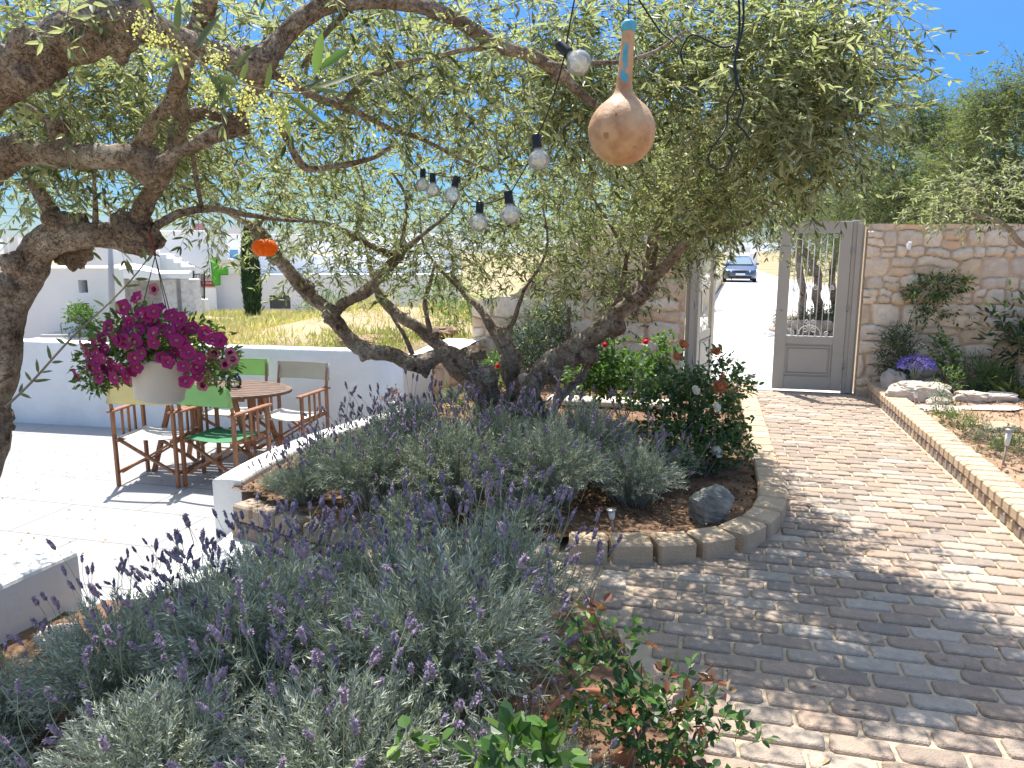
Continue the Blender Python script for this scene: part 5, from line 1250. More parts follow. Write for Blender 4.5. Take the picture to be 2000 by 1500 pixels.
# pebbles and crumbs of soil
def litter(name, label, n, fn, size, mat, seed, cat='litter'):
    r = np.random.default_rng(seed); p = fn(r, n); n = len(p); k = 6
    dirs = np.array([(1, 0, 0), (0, 1, 0), (-1, 0, 0), (0, -1, 0), (0, 0, 1), (0, 0, -1.)])
    s = r.uniform(*size, n)[:, None, None]; V = p[:, None]+dirs[None]*s*r.uniform(.5, 1.2, (n, 6, 1))
    F = (np.arange(n)[:, None, None]*6+np.array([[0, 1, 4], [1, 2, 4], [2, 3, 4], [3, 0, 4], [1, 0, 5], [2, 1, 5], [3, 2, 5], [0, 3, 5]])[None]).reshape(-1, 3)
    o = link(name, np_mesh(name, V.reshape(-1, 3), F, mat)); return tag(o, label, cat, None, 'stuff')
def in_poly_fn(poly, z):
    def f(r, n):
        xs = [p[0] for p in poly]; ys = [p[1] for p in poly]; x = r.uniform(min(xs), max(xs), n*2); y = r.uniform(min(ys), max(ys), n*2); m = inpoly(x, y, poly)
        x, y = x[m][:n], y[m][:n]; return np.stack([x, y, np.full(len(x), z)+r.uniform(-.005, .008, len(x))], 1)
    return f
litter('soil_crumbs', 'reddish clods and crumbs of soil in the olive bed', 5000, in_poly_fn(TB, .062), (.004, .016), M_soil, 1, 'soil')
litter('bark_mulch', 'brown crumbs of soil between the front lavender', 4000, (lambda r, n: (lambda p: np.stack([p[:, 0], p[:, 1], p[:, 2]+lav_drop(p[:, 0], p[:, 1])], 1)[p[:, 0] > -1.85])(in_poly_fn(LAVBED, .028)(r, n))), (.004, .014), M_soil, 2, 'soil')
rbv = [tuple(SW(s, w)[:2]) for w, s in [(1.97, 3.6), (1.97, 8.6), (4.2, 8.6), (4.2, 3.6)]]
litter('gravel', 'pale gravel and clods strewn over the sandy soil right of the kerb', 5000, in_poly_fn(rbv, .112), (.004, .018), M_sand, 3, 'gravel')
# dry fallen leaves on the soil
n = 900; x = rng.uniform(-1.4, 1.2, n); y = rng.uniform(4.0, 8.0, n); m = inpoly(x, y, TB); x, y = x[m], y[m]; n = len(x)
V, F, k = leaves(np.stack([x, y, np.full(n, .075)], 1), np.concatenate([rnd(n, 2), rnd(n, 1)*.15], 1), np.array((0, 0, 1.))+rnd(n)*.2, rng.uniform(.03, .055, n), rng.uniform(.01, .016, n), .1, .2, False)
tag(link('fallen_leaves', np_mesh('fallen_leaves', V, F, simple('dry_leaf', (.30, .17, .08), (.46, .30, .16), 20, .8))), 'dry fallen leaves scattered on the olive bed', 'leaves', None, 'stuff')

n = 420; x = rng.uniform(-.6, 2.6, n); y = rng.uniform(2.0, 8.0, n); s_, w_ = toSW(x, y); m = (w_ > .42) & (w_ < 1.7) & ((rng.random(n) < .45) | (np.abs(w_-.5) < .12) | (np.abs(w_-1.66) < .07)); x, y = x[m], y[m]; n = len(x)
V, F, k = leaves(np.stack([x, y, np.full(n, .010)], 1), np.concatenate([rnd(n, 2), rnd(n, 1)*.08], 1), np.array((0, 0, 1.))+rnd(n)*.25, rng.uniform(.03, .055, n), rng.uniform(.009, .014, n), .1, .2, False)
tag(link('path_litter', np_mesh('path_litter', V, F, MATS['dry_leaf'])), 'fallen olive leaves scattered on the brick path', 'leaves', None, 'stuff')
n = 160; x = rng.uniform(-5.2, -2.2, n); y = rng.uniform(3.6, 7.6, n)
V, F, k = leaves(np.stack([x, y, np.full(n, -.412)], 1), np.concatenate([rnd(n, 2), rnd(n, 1)*.08], 1), np.array((0, 0, 1.))+rnd(n)*.25, rng.uniform(.03, .055, n), rng.uniform(.009, .014, n), .1, .2, False)
tag(link('terrace_litter', np_mesh('terrace_litter', V, F, MATS['dry_leaf'])), 'fallen olive leaves scattered on the terrace tiles', 'leaves', None, 'stuff')

# ================================================================== ROCKERY PLANTS
shrub('shrub', 'upright dark narrow leaved shrub against the wall, left of the purple flowers', 'shrub', at_g(1750, 752), [(0, 0, .5), (.1, 0, .35), (-.06, 0, .4)], 1100, .07, .012, M_dgreen, [(0, 0, .36, .11, .09, .24, 1)], 91)
shrub('shrub', 'small light green shrub climbing the wall right of the purple flowers', 'shrub', at_g(1838, 750), [(.02, 0, .5), (.0, 0, .3)], 360, .05, .026, M_bgreen, [(0, 0, .42, .10, .08, .14, 1), (.06, 0, .22, .08, .06, .10, .5)], 92)
shrub('shrub', 'olive green feathery tuft behind the rocks', 'shrub', at_g(1920, 762), [], 700, .09, .008, M_bgreen, [(0, 0, .16, .17, .10, .10, 1)], 93, spread=.3)
shrub('shrub', 'tall dark leaved shrub at the right edge before the stone wall', 'shrub', at_g(1985, 762), [(-.1, 0, .9), (.0, 0, .6), (.12, 0, .5)], 560, .10, .035, M_dgreen, [(-.1, 0, .75, .14, .1, .18, .8), (.14, 0, .48, .22, .14, .24, 3)], 94)
shrub('flower_patch', 'low yellow green flowering plant between the rocks at right', 'flowers', at_g(1945, 765), [], 320, .05, .016, M_bgreen, [(0, 0, .14, .20, .08, .07, 1)], 95)
shrub('herb', 'thin grey green herb before the white rocks', 'herb', at_g(1832, 808), [(0, 0, .18)], 260, .03, .008, M_lav, [(0, 0, .12, .05, .05, .10, 1)], 96)
shrub('herb', 'light green weed standing in front of the large white rock', 'herb', at_g(1850, 790), [(0, 0, .2)], 130, .05, .014, M_bgreen, [(0, 0, .2, .10, .07, .14, 1)], 97)
for k, (u, v, n, lb) in enumerate([(1858, 830, 260, 'bright green grass tuft on the sand, the farther of two'), (1893, 852, 240, 'bright green grass tuft on the sand beside the kerb, the nearer of two'), (1925, 865, 160, 'dull green tuft left of the flat orange rock'), (1945, 895, 120, 'small green weed at the foot of the garden light'), (1985, 880, 300, 'dark green tuft at the right edge beside the garden light')]):
    shrub('grass_tuft', lb, 'grass tuft', at_g(u, v), [], n, .055, .007, M_bgreen if k != 2 else M_lav, [(0, 0, .03, .08, .055, .025, 1)], 98+k, 'tufts on the sandy soil', spread=.35)
# long grass blades at the right
def blades(name, label, c, n, L_, mat, seed, spread=.12, cat='grass', kind=None, w=.007, tonelo=0):
    r = np.random.default_rng(seed); a = r.random(n)*6.283; q = r.random(n)*spread; c = np.array(c)
    B = c+np.stack([np.cos(a)*q, np.sin(a)*q*.7, np.zeros(n)], 1); D = np.stack([np.cos(a)*.5, np.sin(a)*.4, r.uniform(.5, 1.2, n)], 1)
    V, F, k = leaves(B, D, np.array((0, 0, 1.))+r.normal(size=(n, 3))*.3, r.uniform(.5, 1, n)*L_, np.full(n, w), .35, .1); o = link(name, np_mesh(name, V, F, mat, tone=np.repeat(r.uniform(tonelo, 1, n), k)))
    return tag(o, label, cat, None, kind)
blades('grass_clump', 'arching yellow green grass clump at the right edge of the rockery', at_g(1985, 778), 130, .26, simple('dry_grass_blade', (0, 0, 0), rough=.7, ramp=[(.12, .20, .04), (.28, .32, .08), (.45, .36, .14)], transl=.3), 5, .13)
# agapanthus-like purple flowers
ag = thing('purple_flowers', 'dome of violet blue flowers behind the upright grey stone', 'flowers', tuple(at_g(1784, 772)+Vector((0, 0, .15))))
r = np.random.default_rng(8); n = 900; q = nrm(r.normal(size=(n, 3))*np.array((1, 1, .7))); q[:, 2] = np.abs(q[:, 2])*.9-.1
c = q*np.array((.175, .14, .13))*r.uniform(.75, 1.05, (n, 1))+np.array((0, 0, .15))
V, F, k = leaves(c, q+rnd(n)*.4, unit(n), r.uniform(.02, .034, n), r.uniform(.008, .013, n), .1, .2, False)
link('petals', np_mesh('petals', V, F, simple('violet_petal', (.13, .10, .48), (.27, .22, .68), 30, .6, transl=.3)), ag)
mb = MB()
for k in range(16): a = k*.39; mb.tube([(0, 0, -.02), (.09*math.cos(a), .07*math.sin(a), .18)], .003, 5)
mb.build('stems', M_lavst, ag)
# vine pinned on the right wall
vp = SW(8.88, 2.35, 0); vz = P(1815, 580, vp.y).z
vine = shrub('climbing_plant', 'dark green climber with bright tips hanging on the right stone wall', 'climber', (vp.x, vp.y, vz), [], 850, .055, .022, M_green,
   [(-.02, -.02, .09, .28, .06, .10, 3), (-.22, -.02, -.02, .12, .05, .12, 1.2), (.02, -.02, -.05, .12, .05, .12, 1), (-.08, -.02, -.19, .2, .04, .05, .8), (.20, -.02, -.06, .07, .05, .2, 1), (.23, -.02, -.26, .05, .04, .13, .5)], 111)
add_leafset(vine, 'bright_leaves', M_bgreen, [((.22, -.06, .17), .09, 60), ((-.12, -.06, .16), .09, 40)], .045, .018, 112)
mb = MB(); S = spline([(-.32, -.03, -.62, .005), (-.3, -.03, -.2, .005), (-.1, -.03, .12, .004), (.22, -.03, .1, .003)], 6); mb.tube([q[:3] for q in S], [q[3] for q in S], 5); mb.build('stem', M_bark2, vine)
# small white fitting on the wall
p = P(1776, 480, SW(8.9, 2.2).y-.02); mb = MB(); mb.box((0, 0, 0), (.035, .03, .085), Matrix.Rotation(.15, 3, 'Y'), 0, .008); mb.box((0, .02, 0), (.05, .012, .05), None, 0, .004)
tag(mb.build('wall_bracket', simple('white_plastic', (.85, .85, .85), rough=.4), None, p), 'small white plastic bracket high on the right stone wall', 'bracket')

# ================================================================== GARDEN LIGHTS
def solar(label, u, v, z, h, tilt, long_=True):
    root = thing('garden_light', label, 'garden light', tuple(G(u, v, z)), 0, 'stake lights in the beds'); root.rotation_euler = (R(tilt[0]), R(tilt[1]), 0)
    mb = MB(); mb.lathe([(.004, -.04), (.0075, 0), (.0075, h*.62)], 10); mb.build('stake', simple('stake_brown', (.36, .27, .2), rough=.5) if 'stake_brown' not in MATS else MATS['stake_brown'], root)
    mb = MB(); mb.lathe([(.010, h*.58), (.016, h*.64), (.021, h*.97)], 14); mb.build('lens', simple('clear_lens', (.7, .68, .64), rough=.15) if 'clear_lens' not in MATS else MATS['clear_lens'], root)
    mb = MB(); mb.lathe([(.024, h*.96), (.028, h*.98), (.026, h*1.03), (.0, h*1.04)], 16); mb.build('cap', M_metal, root)
solar('small steel stake light standing among lavender above the block edging', 1197, 1040, .05, .13, (0, -5))
solar('stake light beside the flat orange rock in the sandy bed', 1958, 912, .1, .26, (0, 4))
solar('brown stake light before the large white rock by the kerb', 1787, 800, .1, .19, (0, -2))
mb = MB(); mb.box((0, 0, 0), (.07, .045, .014), Matrix.Rotation(YAWP, 3, 'Z') @ Matrix.Rotation(.5, 3, 'X'), 0, .006); mb.box((0, -.003, .009), (.05, .03, .004), Matrix.Rotation(YAWP, 3, 'Z') @ Matrix.Rotation(.5, 3, 'X'), 1)
pl = P(1212, 1068, 3.83); tag(mb.build('edging_light', [M_metal, simple('grey_lens', (.5, .52, .55), rough=.15)], None, pl), 'small grey rounded light fixed on the face of a tan edging block', 'garden light')

# ================================================================== TERRACE FURNITURE
def canvas(w, h, mat_, sag=.012, n=10, th=.003, horiz=True):
    """canvas sheet in local XZ (back) or XY (seat), cross creases"""
    mb = MB(); vs = []; 
    for sgn in (1, -1):
        for i in range(n+1):
            for j in range(n+1):
                u_, v_ = i/n-.5, j/n-.5
                d = -sag*(1-4*u_*u_)*(1 if horiz else .8)+.003*math.exp(-((abs(u_)-abs(v_))/.05)**2)+.002*mnoise.noise(Vector((u_*7, v_*7, h)))
                vs.append((u_*w, v_*h, d+sgn*th/2))
    m = n+1; fs = [(i*m+j, (i+1)*m+j, (i+1)*m+j+1, i*m+j+1) for i in range(n) for j in range(n)]
    o = m*m; fs += [(o+i*m+j, o+i*m+j+1, o+(i+1)*m+j+1, o+(i+1)*m+j) for i in range(n) for j in range(n)]
    ring = [i*m for i in range(n+1)]+[n*m+j for j in range(1, n+1)]+[i*m+n for i in range(n-1, -1, -1)]+[j for j in range(n-1, 0, -1)]
    fs += [(ring[k], ring[(k+1) % len(ring)], ring[(k+1) % len(ring)]+o, ring[k]+o) for k in range(len(ring))]
    return vs, fs
M_yel = simple('yellow_canvas', (.76, .62, .34), (.70, .56, .30), 4, .9, .3, 160, transl=.25)
M_grns = simple('green_seat_canvas', (.10, .30, .15), (.08, .25, .12), 4, .9, .3, 160, transl=.2)
M_grn = simple('green_canvas', (.36, .56, .24), (.31, .50, .20), 4, .9, .3, 160, transl=.25)
M_gre = simple('grey_canvas', (.50, .48, .45), (.44, .42, .40), 4, .9, .3, 160, transl=.2)
M_wcv = simple('white_canvas', (.82, .80, .76), (.76, .74, .70), 4, .9, .2, 160, transl=.2)
def chair(label, x, y, heading, seat_m, back_m):
    """heading: compass-like angle of the sitting direction from +Y, clockwise degrees"""
    root = thing('directors_chair', label, 'chair', (x, y, -.42), R(-heading), 'folding canvas chairs round the table')
    W, Dp = .56, .44; SH, AH, BH = .44, .655, .90
    for sx in (-1, 1):
        for sy in (-1, 1):
            mb = MB(); x0 = sx*(W/2-.012)
            if sy < 0: mb.bar((x0, sy*Dp/2, 0), (x0, sy*Dp/2-.0, AH+.02), .024, .038, 0, (0, 1, 0), .003); mb.bar((x0, -Dp/2, AH), (x0, -Dp/2-.045, BH), .022, .026, 0, (0, 1, 0), .003)
            else: mb.bar((x0, sy*Dp/2, 0), (x0, sy*Dp/2, AH-.012), .024, .038, 0, (0, 1, 0), .003)
            mb.build('leg', M_wood, root)
        mb = MB(); mb.box((sx*(W/2-.012), .005, AH), (.055, .54, .02), None, 0, .006); mb.build('armrest', M_wood, root)
        for k in range(3):
            mb = MB(); mb.box((sx*(W/2-.012), -.09+.09*k, (SH-.06+AH)/2), (.012, .028, AH-SH+.03), None, 0, .002); mb.build('side_slat', M_wood, root)
        mb = MB(); mb.box((sx*(W/2-.040), 0, SH-.035), (.026, Dp+.03, .034), None, 0, .004); mb.build('seat_rail', M_wood, root)
        mb = MB(); mb.box((sx*(W/2-.012), 0, .12), (.018, Dp-.04, .028), None, 0, .003); mb.build('side_rail', M_wood, root)
    for sy in (-1, 1):
        for sg in (-1, 1):
            mb = MB(); yy = sy*(Dp/2-.035)+sg*.011
            mb.bar((sg*(W/2-.045), yy, SH-.045), (-sg*(W/2-.03), yy, .11), .018, .036, 0, (0, 1, 0), .003); mb.build('cross_brace', M_wood, root)
    vs, fs = canvas(W-.06, Dp-.02, seat_m, .02); mb = MB(); mb.add([(a, b, c+SH-.012) for a, b, c in vs], fs, 0, True); mb.build('seat', seat_m, root)
    vs, fs = canvas(W+.0, .175, back_m, -.02); M = Matrix.Rotation(R(80), 3, 'X'); mb = MB(); mb.add([M @ Vector(v)+Vector((0, -Dp/2-.034, BH-.088)) for v in vs], fs, 0, True)
    for sx in (-1, 1): mb.tube([(sx*(W/2-.012), -Dp/2-.02, BH-.175), (sx*(W/2-.012), -Dp/2-.050, BH-.002)], .0195, 8)
    mb.build('backrest', back_m, root)
    return root
chair('wooden folding chair with yellow canvas back and white seat, nearest on the left', -3.07, 6.50, 6, M_wcv, M_yel)
chair('wooden folding chair with green canvas back and green seat, nearest the planter wall', -2.46, 6.42, 19, M_grns, M_grn)
chair('wooden folding chair with green canvas back on the far side of the table', -2.76, 7.42, 184, M_wcv, M_grn)
chair('folding chair with grey canvas back and white seat at the right end of the table', -2.13, 7.22, 197, M_wcv, M_gre)
tb = thing('garden_table', 'oval slatted wooden table with folding legs between the canvas chairs', 'table', (-2.72, 6.93, -.42), R(-10))
A_, B_ = .72, .44; TH = .735
mb = MB(); n = 11
for k in range(n):
    y0 = -B_+2*B_*(k+.10)/n; y1 = -B_+2*B_*(k+.90)/n; ym = (y0+y1)/2; xl = A_*math.sqrt(max(.03, 1-(ym/B_)**2))-.03
    mb.box((0, ym, TH-.011), (2*xl, y1-y0, .022), None, 0, .003)
ring = []; m_ = 48; vs = []
for k in range(m_):
    a = 2*math.pi*k/m_
    for rr_, z in ((1.0, TH-.024), (1.0, TH+.001), (.93, TH+.001), (.93, TH-.024)): vs.append((A_*rr_*math.cos(a), B_*rr_*math.sin(a), z))
fs = [(k*4+j, ((k+1) % m_)*4+j, ((k+1) % m_)*4+(j+1) % 4, k*4+(j+1) % 4) for k in range(m_) for j in range(4)]
mb.add(vs, fs); mb.build('table_top', M_twood, tb)
for sx in (-1, 1):
    for sy in (-1, 1):
        mb = MB(); mb.bar((sx*.50, sy*.27, 0), (sx*.30, sy*.22, TH-.03), .04, .04, 0, (0, 1, 0), .004); mb.build('leg', M_wood, tb)
for sy in (-1, 1):
    mb = MB(); mb.bar((-.4, sy*.22, TH-.05), (.4, sy*.22, TH-.05), .03, .04, 0, (0, 0, 1), .003); mb.build('apron', M_wood, tb)
M_glass = glass_mat('clear_glass'); M_bulb = glass_mat('bulb_glass', rough=.03, body=.34)
for lb, u, v, Y in [('clear glass jar with a dark ball and wire handle on the table, right one', 457, 745, 6.95), ('clear glass jar on the table half hidden by petunias, left one', 408, 742, 7.0)]:
    p = P(u, v, Y); p.z = -.42+TH+.004; j = thing('glass_jar', lb, 'jar', tuple(p), 0, 'glass jars on the table')
    mb = MB(); mb.lathe([(.0, .0), (.05, .0), (.065, .02), (.068, .06), (.055, .10), (.042, .112), (.042, .128), (.046, .130), (.046, .134), (.039, .134), (.039, .112), (.052, .098), (.064, .06), (.061, .022), (.048, .004), (0, .004)], 24); mb.build('glass', M_glass, j)
    mb = MB(); mb.tube([(.047*math.cos(a*.2618), .047*math.sin(a*.2618), .120) for a in range(25)], .0035, 5); mb.build('wire_ring', M_black, j)
    mb = MB(); mb.lathe([(0, .006), (.022, .008), (.024, .03), (.0, .036)], 12); mb.build('candle', simple('candle_wax', (.7, .66, .55), rough=.6) if 'candle_wax' not in MATS else MATS['candle_wax'], j)
# small red-leaved plant on the planter wall
p = G(768, 800, .10)
sp = shrub('potted_plant', 'small dark red plant on the far end of the planter wall', 'potted plant', p, [(0, 0, .1)], 130, .03, .016, M_redleaf, [(0, 0, .12, .08, .07, .07, 1)], 121)
mb = MB(); mb.lathe([(.03, 0), (.042, .07), (.038, .07), (.0, .06)], 14); mb.build('pot', simple('grey_pot', (.6, .6, .58), rough=.7), sp)

# ================================================================== HANGING PETUNIAS
hp = thing('hanging_flower_pot', 'white plastic pot of magenta petunias hanging from the crook of the left olive', 'hanging pot', tuple(P(314, 735, 3.2)))
HY = 3.2; kx = HY/1483
M_pot = simple('white_pot_plastic', (.72, .71, .68), (.66, .65, .62), 6, .5)
mb = MB(); tl = Matrix.Rotation(R(8), 3, 'Y') @ Matrix.Scale(1.1, 3)
mb.lathe([(.0, -.090), (.082, -.090), (.089, -.084), (.112, .058), (.117, .062), (.117, .078), (.110, .079), (.104, .06), (.0, .05)], 40, (0, 0, 0), tl); mb.build('pot', M_pot, hp)
knot = P(303, 500, 3.25)-hp.location
for a in (200, 320, 80):
    e = tl @ Vector((.114*math.cos(R(a)), .114*math.sin(R(a)), .075)); mb = MB(); mb.tube([knot, (knot+e)*.5+Vector((.003, 0, -.002)), e], .0022, 5); mb.build('hanger', simple('hanger_cord', (.10, .06, .05), rough=.6) if 'hanger_cord' not in MATS else MATS['hanger_cord'], hp)
mb = MB(); mb.tube([knot, knot+Vector((-.008, 0, .05)), P(292, 455, 3.2)-hp.location, P(298, 436, 3.18)-hp.location, P(300, 438, 3.4)-hp.location, P(296, 470, 3.38)-hp.location, knot+Vector((0, 0, .03))], .006, 6)
mb.build('tie', simple('red_tie', (.16, .04, .035), rough=.6), hp)
# foliage
r = np.random.default_rng(77)
vols = [(0, 0, .17, .30, .22, .10, 4), (-.21, -.03, .05, .13, .12, .09, 2), (.22, -.02, .07, .13, .12, .09, 1.6), (-.26, -.05, -.02, .06, .08, .05, .5), (.28, -.03, .0, .05, .06, .05, .25), (-.08, 0, .25, .12, .1, .05, .6), (.0, -.08, .14, .2, .1, .06, 2)]
wt = np.array([v[6] for v in vols]); wt = wt/wt.sum(); idx = r.choice(len(vols), 2300, p=wt); vv = np.array([v[:6] for v in vols])[idx]; n = len(vv)
q = nrm(r.normal(size=(n, 3)))*(r.random((n, 1))**.4); B = vv[:, :3]+q*vv[:, 3:6]
V, F, k = leaves(B, q+rnd(n)*.6, unit(n)+np.array((0, 0, .6)), r.uniform(.022, .038, n), r.uniform(.010, .016, n), .1, .1)
link('leaves', np_mesh('leaves', V, F, simple('petunia_leaf', (0, 0, 0), rough=.6, ramp=[(.05, .09, .025), (.09, .15, .035), (.16, .23, .06), (.24, .30, .12)], transl=.3), tone=np.repeat(r.random(n), k)), hp)
nb = 90; V1, F1 = thin_tubes(np.tile(np.array([[0, 0, .06]]), (nb, 1))+rnd(nb)*.03, B[:nb], .0016); link('stems', np_mesh('stems', V1, F1, simple('petunia_stem', (.16, .22, .08), rough=.6)), hp)
# blossoms: funnel with five lobes and pale throat
def petunia(name, mats, r0=.031, seed=0):
    mb = MB(); n = 25; prof = [(.0025, -.030), (.003, -.016), (.006, -.006), (.013, -.001), (.023, .002), (r0, .0)]; vs = []
    rr_ = random.Random(seed)
    for i, (rad, z) in enumerate(prof):
        for j in range(n):
            a = 2*math.pi*j/n; lob = 1+.09*math.cos(5*a)*(i/5)**2; vs.append((rad*lob*math.cos(a), rad*lob*math.sin(a), z+.0025*math.cos(10*a)*(i/5)**2+rr_.uniform(-.001, .001)*(i/5)))
    mb.add(vs, [(i*n+j, i*n+(j+1) % n, (i+1)*n+(j+1) % n, (i+1)*n+j) for i in range(len(prof)-1) for j in range(n)], 0, True)
    mb.m = [1 if k < 2*n+0 else (2 if k < 3*n else 0) for k in range(len(mb.m))]
    me = bpy.data.meshes.new(name); me.from_pydata(mb.v, [], mb.f); me.update()
    for m in mats: me.materials.append(m)
    me.polygons.foreach_set('material_index', mb.m); me.polygons.foreach_set('use_smooth', [True]*len(mb.m)); return me
mg = simple('magenta_petal', (.40, .02, .19), (.27, .012, .14), 60, .6, transl=.3); mgd = simple('deep_magenta', (.26, .008, .10), rough=.6); thr = simple('petunia_throat', (.62, .42, .38), rough=.6)
mp = simple('faded_pink_petal', (.52, .22, .30), (.44, .14, .22), 50, .6, transl=.3)
PMs = [petunia('petunia', (mg, thr, mgd), .031, 1), petunia('petunia', (mg, thr, mgd), .027, 2)]; PMp = petunia('pale_petunia', (mp, mgd, mgd), .026, 3)
spots = [(222,662),(204,682),(220,712),(238,652),(192,735),(200,700),(170,712),(188,706),(148,733),(252,630),(243,668),(230,665),(262,668),(298,650),(290,618),(285,630),(272,610),(320,642),(330,648),(345,635),(357,668),(368,688),(358,715),(316,698),(328,708),(280,680),(275,690),(390,700),(385,718),(415,662),(428,664),(400,650),(404,655),(362,745),(366,687),(385,735),(245,735),(268,718),(258,725),(222,738),(235,720),(198,660),(210,640),(182,668),(240,600),(266,580),(300,608),(312,600),(335,615),(352,622),(376,640),(300,628),(212,728),(180,722),(172,690),(262,700),(300,670),(345,665),(355,650),(205,720),(270,505+140),(248,640),(186,690),(340,690)]
rr_ = random.Random(4); hl = hp.location
for k, (u, v) in enumerate(spots):
    dep = HY-.20+.05*abs(u-305)/100+rr_.uniform(-.03, .05)+(.05 if v < 640 else 0)
    o = link('petunia_bloom', PMs[k % 2], hp, P(u, v, dep)-hl)
    out = Vector(((u-305)/140*.7+rr_.uniform(-.35, .35), -1+rr_.uniform(-.3, .3), (690-v)/120*.7+rr_.uniform(-.4, .35)))
    o.rotation_euler = out.to_track_quat('Z', 'Y').to_euler(); s = rr_.uniform(.8, 1.12); o.scale = (s, s, s)
for k, (u, v) in enumerate([(412, 700), (455, 702), (440, 712), (395, 728), (408, 732), (367, 747), (396, 752), (262, 745), (225, 748), (418, 690), (450, 690), (160, 675), (168, 688), (300, 565)]):
    o = link('pale_petunia_bloom', PMp, hp, P(u, v, HY-.05)-hl); out = Vector(((u-305)/200+rr_.uniform(-.4, .4), -1, rr_.uniform(-.6, .3))); o.rotation_euler = out.to_track_quat('Z', 'Y').to_euler()
# trailing stems with leaves at the right
mb = MB()
for a, b in (((400, 715), (460, 700)), ((390, 720), (445, 690)), ((380, 730), (410, 755)), ((200, 690), (150, 690)), ((210, 720), (150, 738)), ((290, 620), (268, 572)), ((210, 735), (215, 758))):
    p0, p1 = P(*a, HY-.05)-hl, P(*b, HY-.05)-hl; mb.tube([p0, (p0+p1)/2+Vector((0, 0, .015)), p1], .0018, 5)
mb.build('trailing_stems', MATS['petunia_stem'], hp)

# ================================================================== GOURD, BULBS, CORDS, ORANGE LANTERN
M_gourd = simple('dried_gourd', (.33, .17, .09), (.58, .41, .26), 11, .6, .4, 40, c=(.49, .30, .175), detail=9)
M_blue = simple('faded_blue_paint', (.05, .27, .42), (.12, .40, .55), 20, .6)
GY = 2.35; gd = thing('hanging_gourd', 'dried bottle gourd with faded blue paint on its long neck, hanging from the canopy', 'gourd', tuple(P(1215, 255, GY)))
kg = GY/1510
mb = MB(); prof = [(0, -.098), (.03, -.096), (.062, -.078), (.088, -.045), (.098, -.005), (.093, .028), (.075, .060), (.048, .084), (.031, .100), (.024, .120), (.0215, .16), (.0195, .21), (.0185, .26), (.0175, .285)]
S = spline([(a, 0, b, 0) for a, b in prof], 3); mb.lathe([(max(0, q[0]), q[2]) for q in S], 40); vs = []
for v in mb.v:
    z = v[2]; off = .012*max(0, (z-.08)/.2)**1.0; n_ = 1+.03*mnoise.noise(Vector(v)*14); vs.append((v[0]*n_+off*1.0, v[1]*n_, z))
mb.v = vs; mb.build('gourd_body', M_gourd, gd)
mb = MB(); 
for z0, z1, r0 in ((.272, .302, .0215),): mb.lathe([(r0*.9, z0), (r0, z0+.004), (r0*1.02, z1-.006), (r0*.7, z1), (0, z1)], 24, (.0125, 0, 0))
mb.build('blue_neck_band', M_blue, gd)
mb = MB()
for a, z, w_, h_ in ((-1.9, .205, .006, .022), (-1.85, .222, .005, .016), (-1.75, .14, .009, .018), (-2.0, .155, .006, .01), (-1.8, .18, .004, .014)):
    xo = .012*((z-.08)/.2)
    g = []
    for i in range(5):
        for j in range(5):
            aa = a+(j/4-.5)*w_/.020*2; zz = z+(i/4-.5)*h_*2*(1-.35*abs(j/4-.5)*2); rr2 = (.0212 if z < .2 else .0202)*1.06+.0006; g.append((xo+rr2*math.cos(aa), rr2*math.sin(aa), zz))
    mb.add(g, [(i*5+j, i*5+j+1, (i+1)*5+j+1, (i+1)*5+j) for i in range(4) for j in range(4)], 0, True)
mb.build('blue_paint_marks', M_blue, gd)
mb = MB()
for a, z, s_ in ((-1.25, -.052, .006), (-1.65, -.085, .006), (-2.2, -.02, .012), (-1.9, .03, .005)):
    rad = np.interp(z, [-.098, -.078, -.045, -.005, .028, .06], [0, .062, .088, .098, .093, .075])*1.01+.0008
    g = [(rad*math.cos(a), rad*math.sin(a), z)]+[(rad*math.cos(a+s_*math.cos(t*.6283)*.7/rad), rad*math.sin(a+s_*math.cos(t*.6283)*.7/rad), z+s_*math.sin(t*.6283)*1.2) for t in range(10)]
    mb.add(g, [(0, 1+t, 1+(t+1) % 10) for t in range(10)])
mb.build('brown_spots', simple('gourd_spot', (.30, .14, .06), (.40, .2, .09), 40, .7), gd)
mb = MB(); tp = Vector((.0125, 0, .30)); mb.tube([tp, tp+Vector((-.004, 0, .06)), P(1208, -40, GY)-gd.location], .0016, 5); mb.build('string', M_black, gd)
M_blk = M_black
bulb_pts = [(1098, 92, 1150, 142, 2.15, 1.0, 'clear glass bulb with black socket beside the gourd, tilted, the highest one'), (1048, 272, 1053, 318, 2.45, 1.0, 'clear glass bulb with black socket hanging lone below and left of the gourd'),
  (993, 382, 998, 424, 2.6, 1.0, 'clear glass bulb at the right end of the lowest row'), (937, 402, 935, 440, 2.75, .95, 'clear glass bulb hanging lowest of all, left of the right end'),
  (891, 352, 883, 382, 2.95, .92, 'slightly tilted clear bulb right of the two close together'), (845, 345, 845, 372, 3.15, .85, 'clear bulb in the close pair on the left, the lower one'), (826, 336, 825, 360, 3.35, .85, 'clear bulb farthest left, partly behind its neighbour')]
